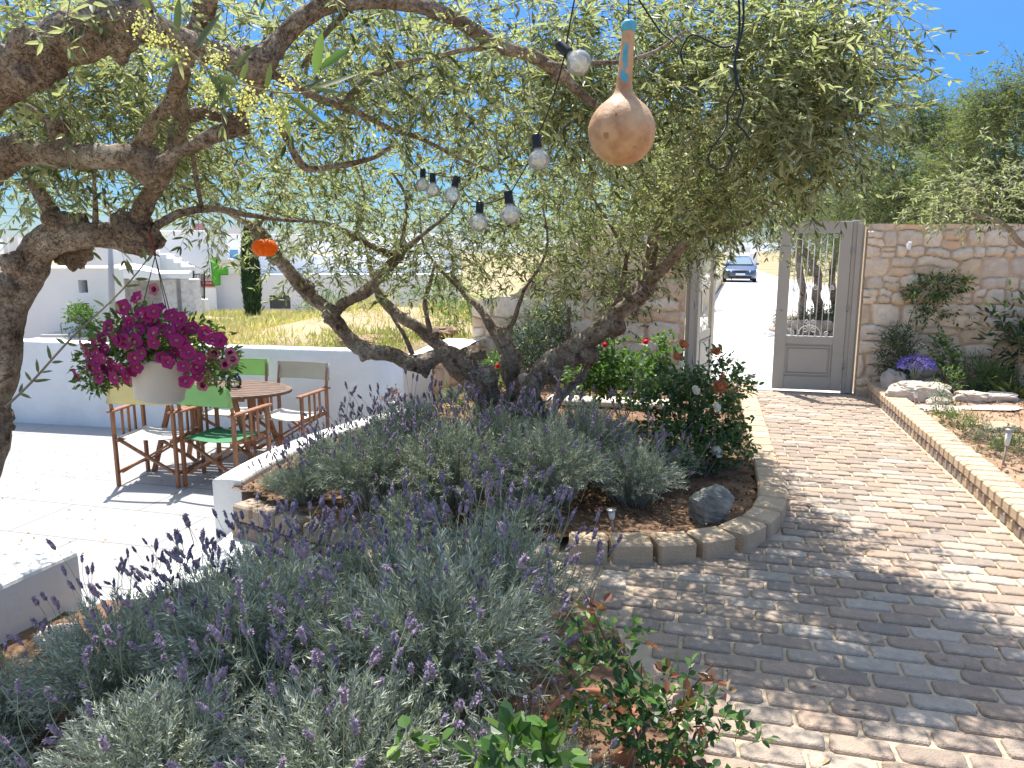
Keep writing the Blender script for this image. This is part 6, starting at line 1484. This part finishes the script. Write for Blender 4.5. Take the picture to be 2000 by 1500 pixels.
for u0, v0, u1, v1, Y, sc, lb in bulb_pts:
    a, b = P(u0, v0, Y), P(u1, v1, Y-.02*(v0 < 100)); d = (b-a).normalized(); root = thing('light_bulb', lb, 'light bulb', tuple(a), 0, 'bulbs of the string light')
    root.rotation_euler = d.to_track_quat('Z', 'Y').to_euler(); s = sc*.93
    mb = MB(); mb.lathe([(0, -.018*s), (.012*s, -.018*s), (.0155*s, -.012*s), (.0155*s, .020*s), (.0165*s, .022*s), (.0165*s, .027*s), (0, .027*s)], 20); mb.box((.016*s, 0, .002), (.012, .006, .02), None, 0, .002); mb.build('socket', M_blk, root)
    mb = MB(); mb.lathe([(.013*s, .027*s), (.015*s, .036*s), (.0285*s, .045*s), (.036*s, .060*s), (.036*s, .073*s), (.030*s, .088*s), (.016*s, .097*s), (0, .100*s)], 28); mb.build('glass', M_bulb, root)
    mb = MB(); mb.lathe([(.008*s, .027*s), (.006*s, .045*s), (.003*s, .05*s), (0, .05*s)], 10); mb.tube([(-.006*s, 0, .045*s), (-.010*s, 0, .072*s), (0, 0, .080*s), (.010*s, 0, .072*s), (.006*s, 0, .045*s)], .0009, 4); mb.build('filament', simple('filament', (.75, .70, .55), rough=.3) if 'filament' not in MATS else MATS['filament'], root)
def cord(name, label, pts, rad, sub=6):
    mb = MB(); S = spline([(*P(u, v, Y), 0) for u, v, Y in pts], sub); mb.tube([q[:3] for q in S], rad, 6); return tag(mb.build(name, M_blk), label, 'cable')
cord('string_light_cable', 'black cable carrying the glass bulbs through the canopy', [(1130, -40, 2.05), (1118, 20, 2.1), (1108, 75, 2.14), (1100, 120, 2.2), (1080, 190, 2.3), (1062, 240, 2.4), (1048, 268, 2.45), (1035, 310, 2.5), (1010, 355, 2.56), (995, 378, 2.6), (970, 392, 2.66), (937, 398, 2.75), (910, 380, 2.85), (893, 350, 2.95), (870, 345, 3.05), (845, 340, 3.15), (826, 333, 3.35), (800, 300, 3.5), (780, 240, 3.6)], .0022)
cord('hanging_cable', 'tangled black cable dangling right of the gourd, its loop hanging lowest', [(1450, -40, 2.4), (1452, 40, 2.4), (1442, 90, 2.4), (1434, 130, 2.4), (1438, 170, 2.4), (1422, 200, 2.42), (1420, 240, 2.42), (1408, 265, 2.4), (1390, 290, 2.4), (1384, 315, 2.4), (1398, 330, 2.4), (1420, 322, 2.4), (1430, 300, 2.4), (1420, 285, 2.4)], .0034)
cord('hanging_cable', 'second black cable strand dangling right of the gourd, ending in a short hook', [(1442, -40, 2.42), (1444, 60, 2.42), (1436, 110, 2.41), (1440, 160, 2.41), (1452, 190, 2.41), (1448, 215, 2.41), (1440, 240, 2.41), (1455, 258, 2.41), (1464, 272, 2.41)], .0034)
cord('hanging_cable', 'black cable draped from the branch behind the gourd to the tangle', [(1235, -20, 2.6), (1268, 30, 2.6), (1290, 62, 2.6), (1318, 85, 2.55), (1335, 125, 2.5), (1330, 100, 2.5), (1350, 68, 2.45), (1380, 78, 2.42), (1410, 92, 2.41), (1434, 88, 2.41)], .003)
# orange lantern
ol = thing('orange_lantern', 'flattened round orange lantern hanging against the left limb of the middle olive', 'lantern', tuple(P(517, 484, 4.3)))
mb = MB(); n = 48; prof = [(0, -.048), (.025, -.046), (.05, -.036), (.064, -.016), (.067, 0), (.064, .016), (.05, .036), (.025, .046), (0, .048)]
S = spline([(a, 0, b, 0) for a, b in prof], 2); mb.lathe([(max(0, q[0]), q[2]) for q in S], n, lobes=12, amp=.05)
mb.build('shade', simple('orange_shade', (.80, .24, .01), (.62, .13, .005), 30, .5, .2, 60, transl=.45), ol)
mb = MB(); mb.tube([(0, 0, .046), (.004, 0, .12), (0, .05, .2)], .0015, 5); mb.build('string', M_blk, ol)
# ================================================================== FAR BUILDINGS AND FIELD
def P0(u, v, Y): p = P(u, v, Y); return p
def wbox(mb, u0, v0, u1, v1, Y, depth, mi=0, zb=None):
    a, b = P(u0, v1, Y), P(u1, v0, Y); z0 = zb if zb is not None else a.z
    if depth < 1.0: mb.box(((a.x+b.x)/2, Y+depth/2, (z0+b.z)/2), (b.x-a.x, depth, b.z-z0), None, mi, .03)
    else:       # plan with splayed sides, as the blocks stand turned to the lane
        k = (Y+depth)/Y; xr = b.x+(b.x*k-b.x)*(.96 if b.x < 0 else .2); xl = a.x+(a.x*k-a.x)*.3
        vs = [(a.x, Y, z0), (b.x, Y, z0), (xr, Y+depth, z0), (xl, Y+depth, z0), (a.x, Y, b.z), (b.x, Y, b.z), (xr, Y+depth, b.z), (xl, Y+depth, b.z)]
        mb.add(vs, [(3, 2, 1, 0), (4, 5, 6, 7), (0, 1, 5, 4), (1, 2, 6, 5), (2, 3, 7, 6), (3, 0, 4, 7)], mi)
    return a, b
M_bluew = simple('blue_window_paint', (.09, .30, .52), rough=.5)
M_pink = simple('pink_wall', (.60, .34, .40), rough=.9)
M_dark = simple('window_dark', (.06, .07, .09), rough=.25)
M_reveal = simple('reveal', (.52, .50, .48), rough=.9)
# near white house (flat roofed block) on the left
YA = 21.0
h = thing('white_house', 'low flat roofed white house at the left edge with two square openings', 'house', tuple(P(80, 660, YA)), 0, 'white cubic houses')
hl = h.location.copy()
def part(root, name, fn, mat): mb = MB(); fn(mb); o = mb.build(name, mat, root); o.location = -root.location; return o
a = P(-260, 527, YA); b = P(222, 527, YA); zt = a.z; x0, x1 = a.x, b.x
def wallA(mb):
    # front wall built round its two openings
    w1a, w1b = P(152, 547, YA), P(171, 572, YA); w2a, w2b = P(145, 592, YA), P(172, 646, YA); D = .5
    def seg(xa, xb, za, zb, y0=YA, d=D): mb.box(((xa+xb)/2, y0+d/2, (za+zb)/2), (xb-xa, d, zb-za))
    zb0 = -2.6
    seg(x0, w2a.x, zb0, zt); seg(w1b.x+.02, x1, zb0, zt); 
    seg(w2a.x, w1b.x+.02, w1a.z, zt-.002); seg(w2a.x, w1a.x, w1b.z, w1a.z); seg(w2a.x, w1b.x+.02, w2a.z, w1b.z); seg(w2a.x, w1b.x+.02, zb0, w2b.z)
    ya, yb = YA+.52, YA+7; xr = x1*yb/YA+.25; zc = zt-.06
    mb.add([(x0, ya, zb0), (x1-.01, ya, zb0), (xr-.3, yb, zb0), (x0, yb, zb0), (x0, ya, zc), (x1-.01, ya, zc), (xr-.3, yb, zc), (x0, yb, zc)], [(3, 2, 1, 0), (4, 5, 6, 7), (0, 1, 5, 4), (1, 2, 6, 5), (2, 3, 7, 6), (3, 0, 4, 7)])
    mb.box(((x0+x1)/2, YA+.12, zt+.03), (x1-x0+.06, .3, .07), None, 0, .02)
part(h, 'wall', wallA, M_white2)
for nm, q in (('window', (152, 547, 171, 572)), ('doorway', (145, 592, 172, 646))):
    p0, p1 = P(q[0], q[1], YA), P(q[2], q[3], YA)
    part(h, nm, lambda mb: mb.box(((p0.x+p1.x)/2, YA+.46, (p0.z+p1.z)/2), (p1.x-p0.x-.01, .06, p0.z-p1.z-.01)), M_dark)
    part(h, nm+'_shutter', lambda mb: mb.box((p0.x+(p1.x-p0.x)*.72, YA+.38, (p0.z+p1.z)/2), ((p1.x-p0.x)*.5, .04, p0.z-p1.z-.02)), M_reveal)
part(h, 'step', lambda mb: (mb.box((P(158, 655, YA).x, YA-.5, P(158, 655, YA-.5).z), (1.2, .7, .12)), mb.box((P(158, 662, YA).x, YA-.9, P(158, 664, YA-.9).z), (1.4, .7, .12))), M_reveal)
# large white house in the middle distance
YB = 36.0
h2 = thing('white_house', 'large white cubic house behind the cypress with a square chimney tower', 'house', tuple(P(400, 620, YB)), 0, 'white cubic houses')
def wallB(mb):
    wbox(mb, 172, 480, 310, 640, YB+1.2, 8, 0, -3); wbox(mb, 296, 455, 414, 640, YB, 9, 0, -3); wbox(mb, 436, 461, 600, 640, YB+2.5, 8, 0, -3); wbox(mb, 413, 506, 480, 640, YB+.8, 3, 0, -3)
    wbox(mb, 480, 536, 900, 650, YB+1.0, 8, 0, -3); wbox(mb, 600, 500, 870, 640, YB+3, 8, 0, -3)
    wbox(mb, 700, 455, 900, 640, YB+7, 8, 0, -3)
part(h2, 'wall', wallB, M_white2)
part(h2, 'parapet', lambda mb: (wbox(mb, 295, 450, 415, 456, YB-.06, .4), wbox(mb, 436, 457, 602, 463, YB+2.42, .4), wbox(mb, 171, 476, 297, 482, YB+1.14, .4)), M_white2)
part(h2, 'chimney_tower', lambda mb: wbox(mb, 412, 446, 441, 508, YB-.4, 1.6), M_white2)
part(h2, 'blue_window', lambda mb: (wbox(mb, 449, 488, 464, 508, YB+2.46, .1)), M_bluew)
part(h2, 'window', lambda mb: wbox(mb, 527, 577, 566, 603, YB+.96, .1), M_dark)
part(h2, 'balcony_parapet', lambda mb: wbox(mb, 424, 505, 478, 535, YB+.55, .2), M_white2)
def stairs(mb):
    wbox(mb, 216, 490, 310, 522, YB-4, 2.5, 0, -2.6)
    for k in range(4): wbox(mb, 310.5+k*14, 496+k*8, 324+k*14, 530, YB-3.6, .9, 0, -2.6)
part(h2, 'outer_stair', stairs, M_white2)
# pergola / covered stone terrace
YC = 27.0
pg = thing('pergola', 'low covered shelter with a thin white roof on stone pillars before the large white house', 'shelter', tuple(P(300, 610, YC)))
def roofc(mb):
    n = 14; a, b = P(214, 536, YC), P(382, 536, YC); vs = []
    for y in (YC-.6, YC+2.6):
        for k in range(n+1): t = k/n; x = a.x+(b.x-a.x)*t; z = a.z+.27*math.sin(math.pi*min(1, t*1.35+.12))*(.6+.4*(y > YC)); vs += [(x*(1 if y < YC else (YC+2.6)/(YC-.6)*.99), y, z), (x*(1 if y < YC else (YC+2.6)/(YC-.6)*.99), y, z+.05)]
    m = 2*(n+1); fs = []
    for k in range(n):
        i = 2*k; fs += [(i, i+2, i+3, i+1), (m+i+1, m+i+3, m+i+2, m+i), (i+1, i+3, m+i+3, m+i+1), (i+2, i, m+i, m+i+2)]
    fs += [(0, 1, m+1, m), (2*n+1, 2*n, m+2*n, m+2*n+1)]; mb.add(vs, fs)
part(pg, 'roof', roofc, M_white2)
M_rubble = simple('pale_rubble', (.58, .58, .58), (.82, .81, .80), 7, .9, .8, 10, c=(.72, .71, .70))
for u0, u1 in ((218, 240), (318, 342), (356, 380)): part(pg, 'pillar', lambda mb: wbox(mb, u0, 545, u1, 612, YC-.2, .5, 0, -2.6), M_rubble)
part(pg, 'back_wall', lambda mb: wbox(mb, 216, 548, 380, 612, YC+1.6, .3, 0, -2.6), M_rubble)
# fence
fn = thing('metal_fence', 'short dark metal fence beside the pergola below the red and white sign', 'fence', tuple(P(390, 585, YC+1)))
for i in range(8):
    u = 378+i*(399-378)/7
    part(fn, 'bar' if 0 < i < 7 else 'post', lambda mb: mb.tube([P(u, 584, YC+1), P(u, 529 if i in (0, 7) else 534, YC+1)], .03 if i in (0, 7) else .012, 6), M_black)
for v in (536, 580): part(fn, 'rail', lambda mb: mb.tube([P(378, v, YC+1), P(399, v, YC+1)], .014, 6), M_black)
mb = MB(); wbox(mb, 378, 584, 401, 620, YC+1.1, .3, 0, -2.6); o = mb.build('low_wall', M_white2); tag(o, 'low white wall carrying the short dark fence', 'wall')
# green pharmacy style half cross and the sale sign
YD = 30.0
M_gsign = simple('green_sign', (.12, .52, .03), (.10, .46, .03), 8, .5)
gs = thing('green_sign', 'bright green half cross sign on the corner of the large white house', 'sign', tuple(P(425, 530, YD)))
def gsf(mb, d=0.0, g=0.0):
    pts = [(411, 503), (425, 503), (427, 522), (443, 522), (444, 537), (428, 537), (429, 557), (416, 557)]
    q = [P(u, v, YD) for u, v in pts]; n = len(q); vs = [(p.x, YD, p.z) for p in q]+[(p.x, YD+.16, p.z) for p in q]
    mb.add(vs, [tuple(range(n)), tuple(reversed(range(n, 2*n)))]+[(i, i+n, (i+1) % n+n, (i+1) % n) for i in range(n)])
part(gs, 'panel', gsf, M_gsign)
def edge(mb):
    pts = [(411, 503), (425, 503), (427, 522), (443, 522), (444, 537), (428, 537), (429, 557), (416, 557)]
    for i in range(8): mb.bar(P(*pts[i], YD-.005), P(*pts[(i+1) % 8], YD-.005), .02, .03, 0, (0, 1, 0))
part(gs, 'rim', edge, simple('green_rim', (.05, .22, .03), rough=.5))
ss = thing('sale_sign', 'small faded sign, red letters over a red band, partly behind the green sign', 'sign', tuple(P(405, 550, YD+1)))
YS = YD+1.0
part(ss, 'board', lambda mb: wbox(mb, 390, 536, 420, 563, YS, .05), simple('cream_board', (.72, .60, .58), rough=.7))
part(ss, 'red_band', lambda mb: wbox(mb, 391, 548.5, 419, 560, YS-.012, .01), simple('red_band', (.40, .07, .08), (.34, .08, .10), 3, .7))
def text(root, s, u, v, Y, size, mat, name='lettering'):
    cu = bpy.data.curves.new(name, 'FONT'); cu.body = s; cu.size = size; cu.extrude = .004; cu.materials.append(mat)
    o = bpy.data.objects.new(name, cu); COL.objects.link(o); dg = bpy.context.evaluated_depsgraph_get()
    me = bpy.data.meshes.new_from_object(o.evaluated_get(dg)); bpy.data.objects.remove(o); me.materials.clear(); me.materials.append(mat)
    t = link(name, me, root, P(u, v, Y)-root.location); t.rotation_euler = (R(90), 0, 0); return t
try:
    text(ss, 'BAΛΛI', 391.5, 546.5, YS-.012, .235, simple('faded_red_ink', (.52, .26, .28), rough=.7))
    text(ss, '● Real', 395, 554.5, YS-.024, .13, simple('white_ink', (.85, .7, .7), rough=.7))
except Exception as ex: print('text', ex)
# pole and wires
mb = MB(); a = P(218, 700, 19); b = P(213, 395, 19); mb.tube([(a.x, 19, -2), (b.x, 19, b.z)], [.085, .06], 12)
o = mb.build('utility_pole', simple('pole_grey', (.40, .41, .44), (.50, .51, .54), 2, .7)); tag(o, 'slim grey utility pole before the white houses', 'pole')
def wire(lb, pts, r_=.012):
    mb = MB(); S = spline([(*P(u, v, Y), 0) for u, v, Y in pts], 8); mb.tube([q[:3] for q in S], r_, 5); tag(mb.build('overhead_wire', simple('wire_grey', (.22, .24, .28), rough=.6) if 'wire_grey' not in MATS else MATS['wire_grey']), lb, 'wire')
wire('thin wire sagging from the pole to the white house', [(215, 420, 19), (290, 455, 24), (350, 505, 28), (412, 532, 30)])
wire('overhead wire crossing the blue sky above the right olives', [(1560, 150, 30), (1700, 185, 30), (1780, 205, 30), (1870, 216, 30), (2040, 215, 30)], .016)
wire('upper of two wires crossing the sky at the left', [(-60, 400, 40), (100, 410, 40), (330, 392, 40), (480, 360, 40)], .016)
wire('lower of two wires crossing the sky at the left', [(-60, 414, 40), (100, 425, 40), (330, 408, 40), (480, 380, 40)], .016)
# small distant houses on the skyline
for i, (u0, v0, u1, v1, Y, m, lb) in enumerate([(340, 440, 372, 452, 120, M_white2, 'tiny pale house on the skyline above the large house roof'), (376, 436, 398, 452, 110, M_pink, 'tiny pinkish house on the skyline left of the chimney tower'), (446, 441, 474, 462, 90, M_white2, 'distant grey white house right of the chimney tower'),
        (1440, 483, 1466, 503, 95, M_white2, 'white house at the far end of the lane above the parked car'), (1464, 495, 1480, 512, 85, M_white2, 'white garden wall at the far end of the lane'), (180, 515, 205, 530, 60, M_reveal, 'grey outbuilding behind the left white house')]):
    mb = MB(); wbox(mb, u0, v0, u1, v1, Y, 7, 0, -3); o = mb.build('distant_house', m); tag(o, lb, 'house')
for i in range(14):
    u = rng.uniform(2, 95); w_ = rng.uniform(6, 14); v = rng.uniform(458, 466)
    mb = MB(); wbox(mb, u, v, u+w_, v+6, 440+i*4.5, 3, 0, -3); o = mb.build('distant_house', M_white2); tag(o, 'speck like white house in the hazy village on the left skyline', 'house', 'houses of the far village')
# field grass
def field():
    r = np.random.default_rng(31); n = 68000
    y = 8.9+(r.random(n)**1.6)*26; x = r.uniform(-.50, .02, n)*y-.3
    s, w = x*E1.x+y*E1.y, x*E2.x+y*E2.y
    k = (w < -2.75) & ((s > 9.4) | (y > 8.35+.21*np.clip(-x-1.2, 0, 9))) & (fbm(x*.6, y*.6, 77) > -.16)
    k &= ~((x > -3.6) & (y < 14.5) & (r.random(n) < .72+1.5*fbm(x*1.1, y*1.1, 44)))
    x, y = x[k], y[k]; n = len(x); z = terrain_z(x, y)-.01
    B = np.stack([x, y, z], 1); D = np.concatenate([rnd(n, 2)*.35, r.uniform(.6, 1.2, (n, 1))], 1)
    hgt = r.uniform(.10, .34, n)*(1+.9*fbm(x*.9, y*.9, 5)*2)*np.where(y < 11, .55, 1); hgt = np.clip(hgt, .05, .7)
    V, F, q = leaves(B, D, rnd(n)+np.array((0, -1, .0)), hgt, .008+.0009*y, .25, .05, False)
    tn = np.clip(.5+1.6*fbm(x*.5, y*.5, 12)+r.normal(size=n)*.15, 0, 1)
    m = simple('field_grass_blade', (0, 0, 0), rough=.8, ramp=[(.22, .25, .08), (.40, .38, .14), (.58, .50, .28), (.52, .36, .20)], transl=.35)
    tag(link('dry_grass', np_mesh('dry_grass', V, F, m, tone=np.repeat(tn, q))), 'yellow green dry grass covering the field behind the terrace wall', 'grass', None, 'stuff')
field()
for i, (u, v, Y, sx, lb) in enumerate([(425, 625, 19, .9, 'tan rocks lying in the dry field left of the cypress'), (500, 618, 18.6, .5, 'rounded tan rock leaning on the foot of the cypress')]):
    p = P(u, v, Y); p.z = float(terrain_z(np.array([p.x]), np.array([p.y]))[0])-.02; rock('rock', lb, p, (sx, .5, .22), M_rtan, 61+i, None, amp=.3)
# bank stones and bushes beside the low wall
for i, (u, v, Y, sz, lb) in enumerate([(735, 655, 9.6, (.8, .3, .08), 'sandy flat rocks on the bank above the low stone wall, left one'), (850, 640, 9.9, (.5, .3, .10), 'sandy flat rocks on the bank above the low stone wall, right one'), (700, 665, 9.2, (.5, .4, .12), 'small sandy slab of rock at the top of the terrace wall')]):
    p = P(u, v, Y); p.z = max(p.z-.08, float(terrain_z(np.array([p.x]), np.array([p.y]))[0])-.03); rock('rock', lb, p, sz, M_sand, 71+i, None, amp=.3)
p = P(890, 640, 10.2); shrub('shrub', 'yellow flowering weed on the bank at the end of the left stone wall', 'shrub', p, [(0, 0, .2)], 900, .05, .012, M_bgreen, [(0, 0, .18, .32, .25, .2, 1)], 131)
p = P(855, 600, 13); shrub('shrub', 'green bush on the bank behind the olive limbs', 'shrub', p, [(0, 0, .3)], 1200, .07, .02, M_bgreen, [(0, 0, .2, .8, .4, .3, 1)], 132)
p = P(640, 640, 15); shrub('shrub', 'yellow green broom bush in the dry field', 'shrub', p, [(0, 0, .3)], 1200, .1, .012, M_bgreen, [(0, 0, .25, .5, .4, .35, 1)], 133, spread=.2)
p = P(160, 640, 20.2); shrub('shrub', 'green bush in front of the dark doorway of the left house', 'shrub', p, [(0, 0, .3)], 500, .12, .05, M_bgreen, [(0, 0, .2, .28, .2, .35, 1)], 134)
# plants inside the stone ring beyond the gate
shrub('ground_plants', 'low plants filling the stone ring beyond the gate', 'plants', (rb.x, rb.y, .12), [], 900, .09, .03, M_dgreen, [(0, 0, .05, .9, .6, .12, 1)], 135)
# ================================================================== PARKED CAR
cp = G(1442, 549, -.40); car = thing('parked_car', 'dark blue estate car parked facing the camera on the left of the lane', 'car', tuple(cp)); car.rotation_euler = (0, 0, math.pi-R(10)*0+R(-14)+0)
# car local: +Y is the front (towards the camera after the half turn)
M_car = simple('car_paint', (.08, .105, .18), (.09, .12, .20), 1, .25, metal=.4, spec=.7, coat=1.0)
M_cglass = simple('car_glass', (.16, .24, .30), rough=.05, spec=1.0); M_tyre = simple('tyre', (.02, .02, .02), rough=.9); M_lamp = simple('car_lamp', (.72, .75, .78), rough=.1, spec=1.0); M_chr = simple('chrome', (.7, .7, .72), rough=.15, metal=1.0)
def loft(mb, secs, mi=0, smooth=True):
    n = len(secs[0]); vs = [p for s in secs for p in s]; k = len(secs)
    fs = [(i*n+j, (i+1)*n+j, (i+1)*n+(j+1) % n, i*n+(j+1) % n) for i in range(k-1) for j in range(n)]+[tuple(range(n)), tuple(reversed(range((k-1)*n, k*n)))]
    mb.add(vs, fs, mi, smooth)
def sec(y, w, z0, z1, rt=.12, wt=None, m=4):
    wt = wt or w; pts = []
    for sx, sz in ((1, -1), (1, 1), (-1, 1), (-1, -1)):
        ww = (wt if sz > 0 else w)/2; cx = sx*(ww-rt); cz = (z1-rt) if sz > 0 else (z0+rt)
        a0 = {(1, -1): -90, (1, 1): 0, (-1, 1): 90, (-1, -1): 180}[(sx, sz)]
        for k in range(m+1): a = R(a0+90*k/m); pts.append((cx+rt*math.cos(a), y, cz+rt*math.sin(a)))
    return pts
mb = MB(); loft(mb, [sec(2.2, 1.35, .30, .62, .1), sec(2.12, 1.6, .22, .70, .12), sec(1.9, 1.70, .20, .76, .12), sec(1.2, 1.74, .20, .90, .12), sec(.9, 1.74, .2, .96, .12), sec(-1.6, 1.74, .2, .98, .12), sec(-2.1, 1.68, .22, .95, .12), sec(-2.2, 1.5, .3, .85, .1)])
mb.build('body', M_car, car)
mb = MB(); loft(mb, [sec(1.0, 1.5, .93, .97, .015, 1.44), sec(.35, 1.5, .93, 1.36, .1, 1.2), sec(.1, 1.5, .93, 1.42, .1, 1.18), sec(-1.4, 1.5, .93, 1.42, .1, 1.18), sec(-2.0, 1.5, .93, 1.2, .1, 1.2), sec(-2.1, 1.45, .93, 1.0, .02, 1.3)]); mb.build('cabin', M_car, car)
mb = MB(); vs = [(-.66, 1.0, .975), (.66, 1.0, .975), (.54, .36, 1.345), (-.54, .36, 1.345)]; mb.add([(x, y+.02, z+.012) for x, y, z in vs]+[(x, y-.02, z-.01) for x, y, z in vs], [(0, 1, 2, 3), (7, 6, 5, 4), (0, 4, 5, 1), (1, 5, 6, 2), (2, 6, 7, 3), (3, 7, 4, 0)]); mb.build('windscreen', M_cglass, car)
for sx in (-1, 1):
    mb = MB(); q = [(sx*.745, .72, .99), (sx*.745, -1.7, .99), (sx*.615, -1.45, 1.33), (sx*.605, .2, 1.33)]; mb.add([(x+sx*.012, y, z) for x, y, z in q]+[(x-sx*.02, y, z) for x, y, z in q], [(0, 1, 2, 3), (7, 6, 5, 4), (0, 4, 5, 1), (1, 5, 6, 2), (2, 6, 7, 3), (3, 7, 4, 0)]); mb.build('side_window', M_cglass, car)
    mb = MB(); mb.box((sx*.60, 2.10, .60), (.36, .14, .13), Matrix.Rotation(-sx*.3, 3, 'Z'), 0, .04); mb.build('headlight', M_lamp, car)
    mb = MB(); mb.box((sx*.97, .72, 1.0), (.16, .1, .12), None, 0, .03); mb.bar((sx*.86, .72, .97), (sx*.95, .72, .98), .05, .04); mb.build('wing_mirror', M_car, car)
    for y in (1.35, -1.4):
        w_ = bpy.data.objects.new('wheel', None); COL.objects.link(w_); w_.parent = car; w_.location = (sx*.80, y, .30)
        M9 = Matrix.Rotation(R(90), 3, 'Y'); mb = MB(); mb.lathe([(.19, -.10), (.27, -.10), (.30, -.07), (.30, .07), (.27, .10), (.19, .10)], 24, (0, 0, 0), M9); mb.build('tyre', M_tyre, w_)
        mb = MB(); mb.lathe([(.0, -.08), (.19, -.095), (.19, .095), (.0, .08)], 16, (0, 0, 0), M9); mb.build('rim', M_chr, w_)
mb = MB(); mb.box((0, 2.20, .62), (.62, .05, .10), None, 0, .02); mb.build('grille', M_black, car)
mb = MB(); mb.box((0, 2.19, .32), (1.2, .06, .12), None, 0, .02); mb.build('bumper_intake', M_black, car)
mb = MB(); mb.box((0, 2.235, .47), (.50, .02, .11), None, 0, .004); mb.build('number_plate', simple('plate_white', (.8, .8, .8), rough=.4), car)
for sx in (-1, 1):
    mb = MB(); mb.bar((sx*.52, .1, 1.46), (sx*.52, -1.5, 1.46), .03, .03, 0, (0, 0, 1), .005); mb.build('roof_rail', M_chr, car)
# bollards of the lane far away
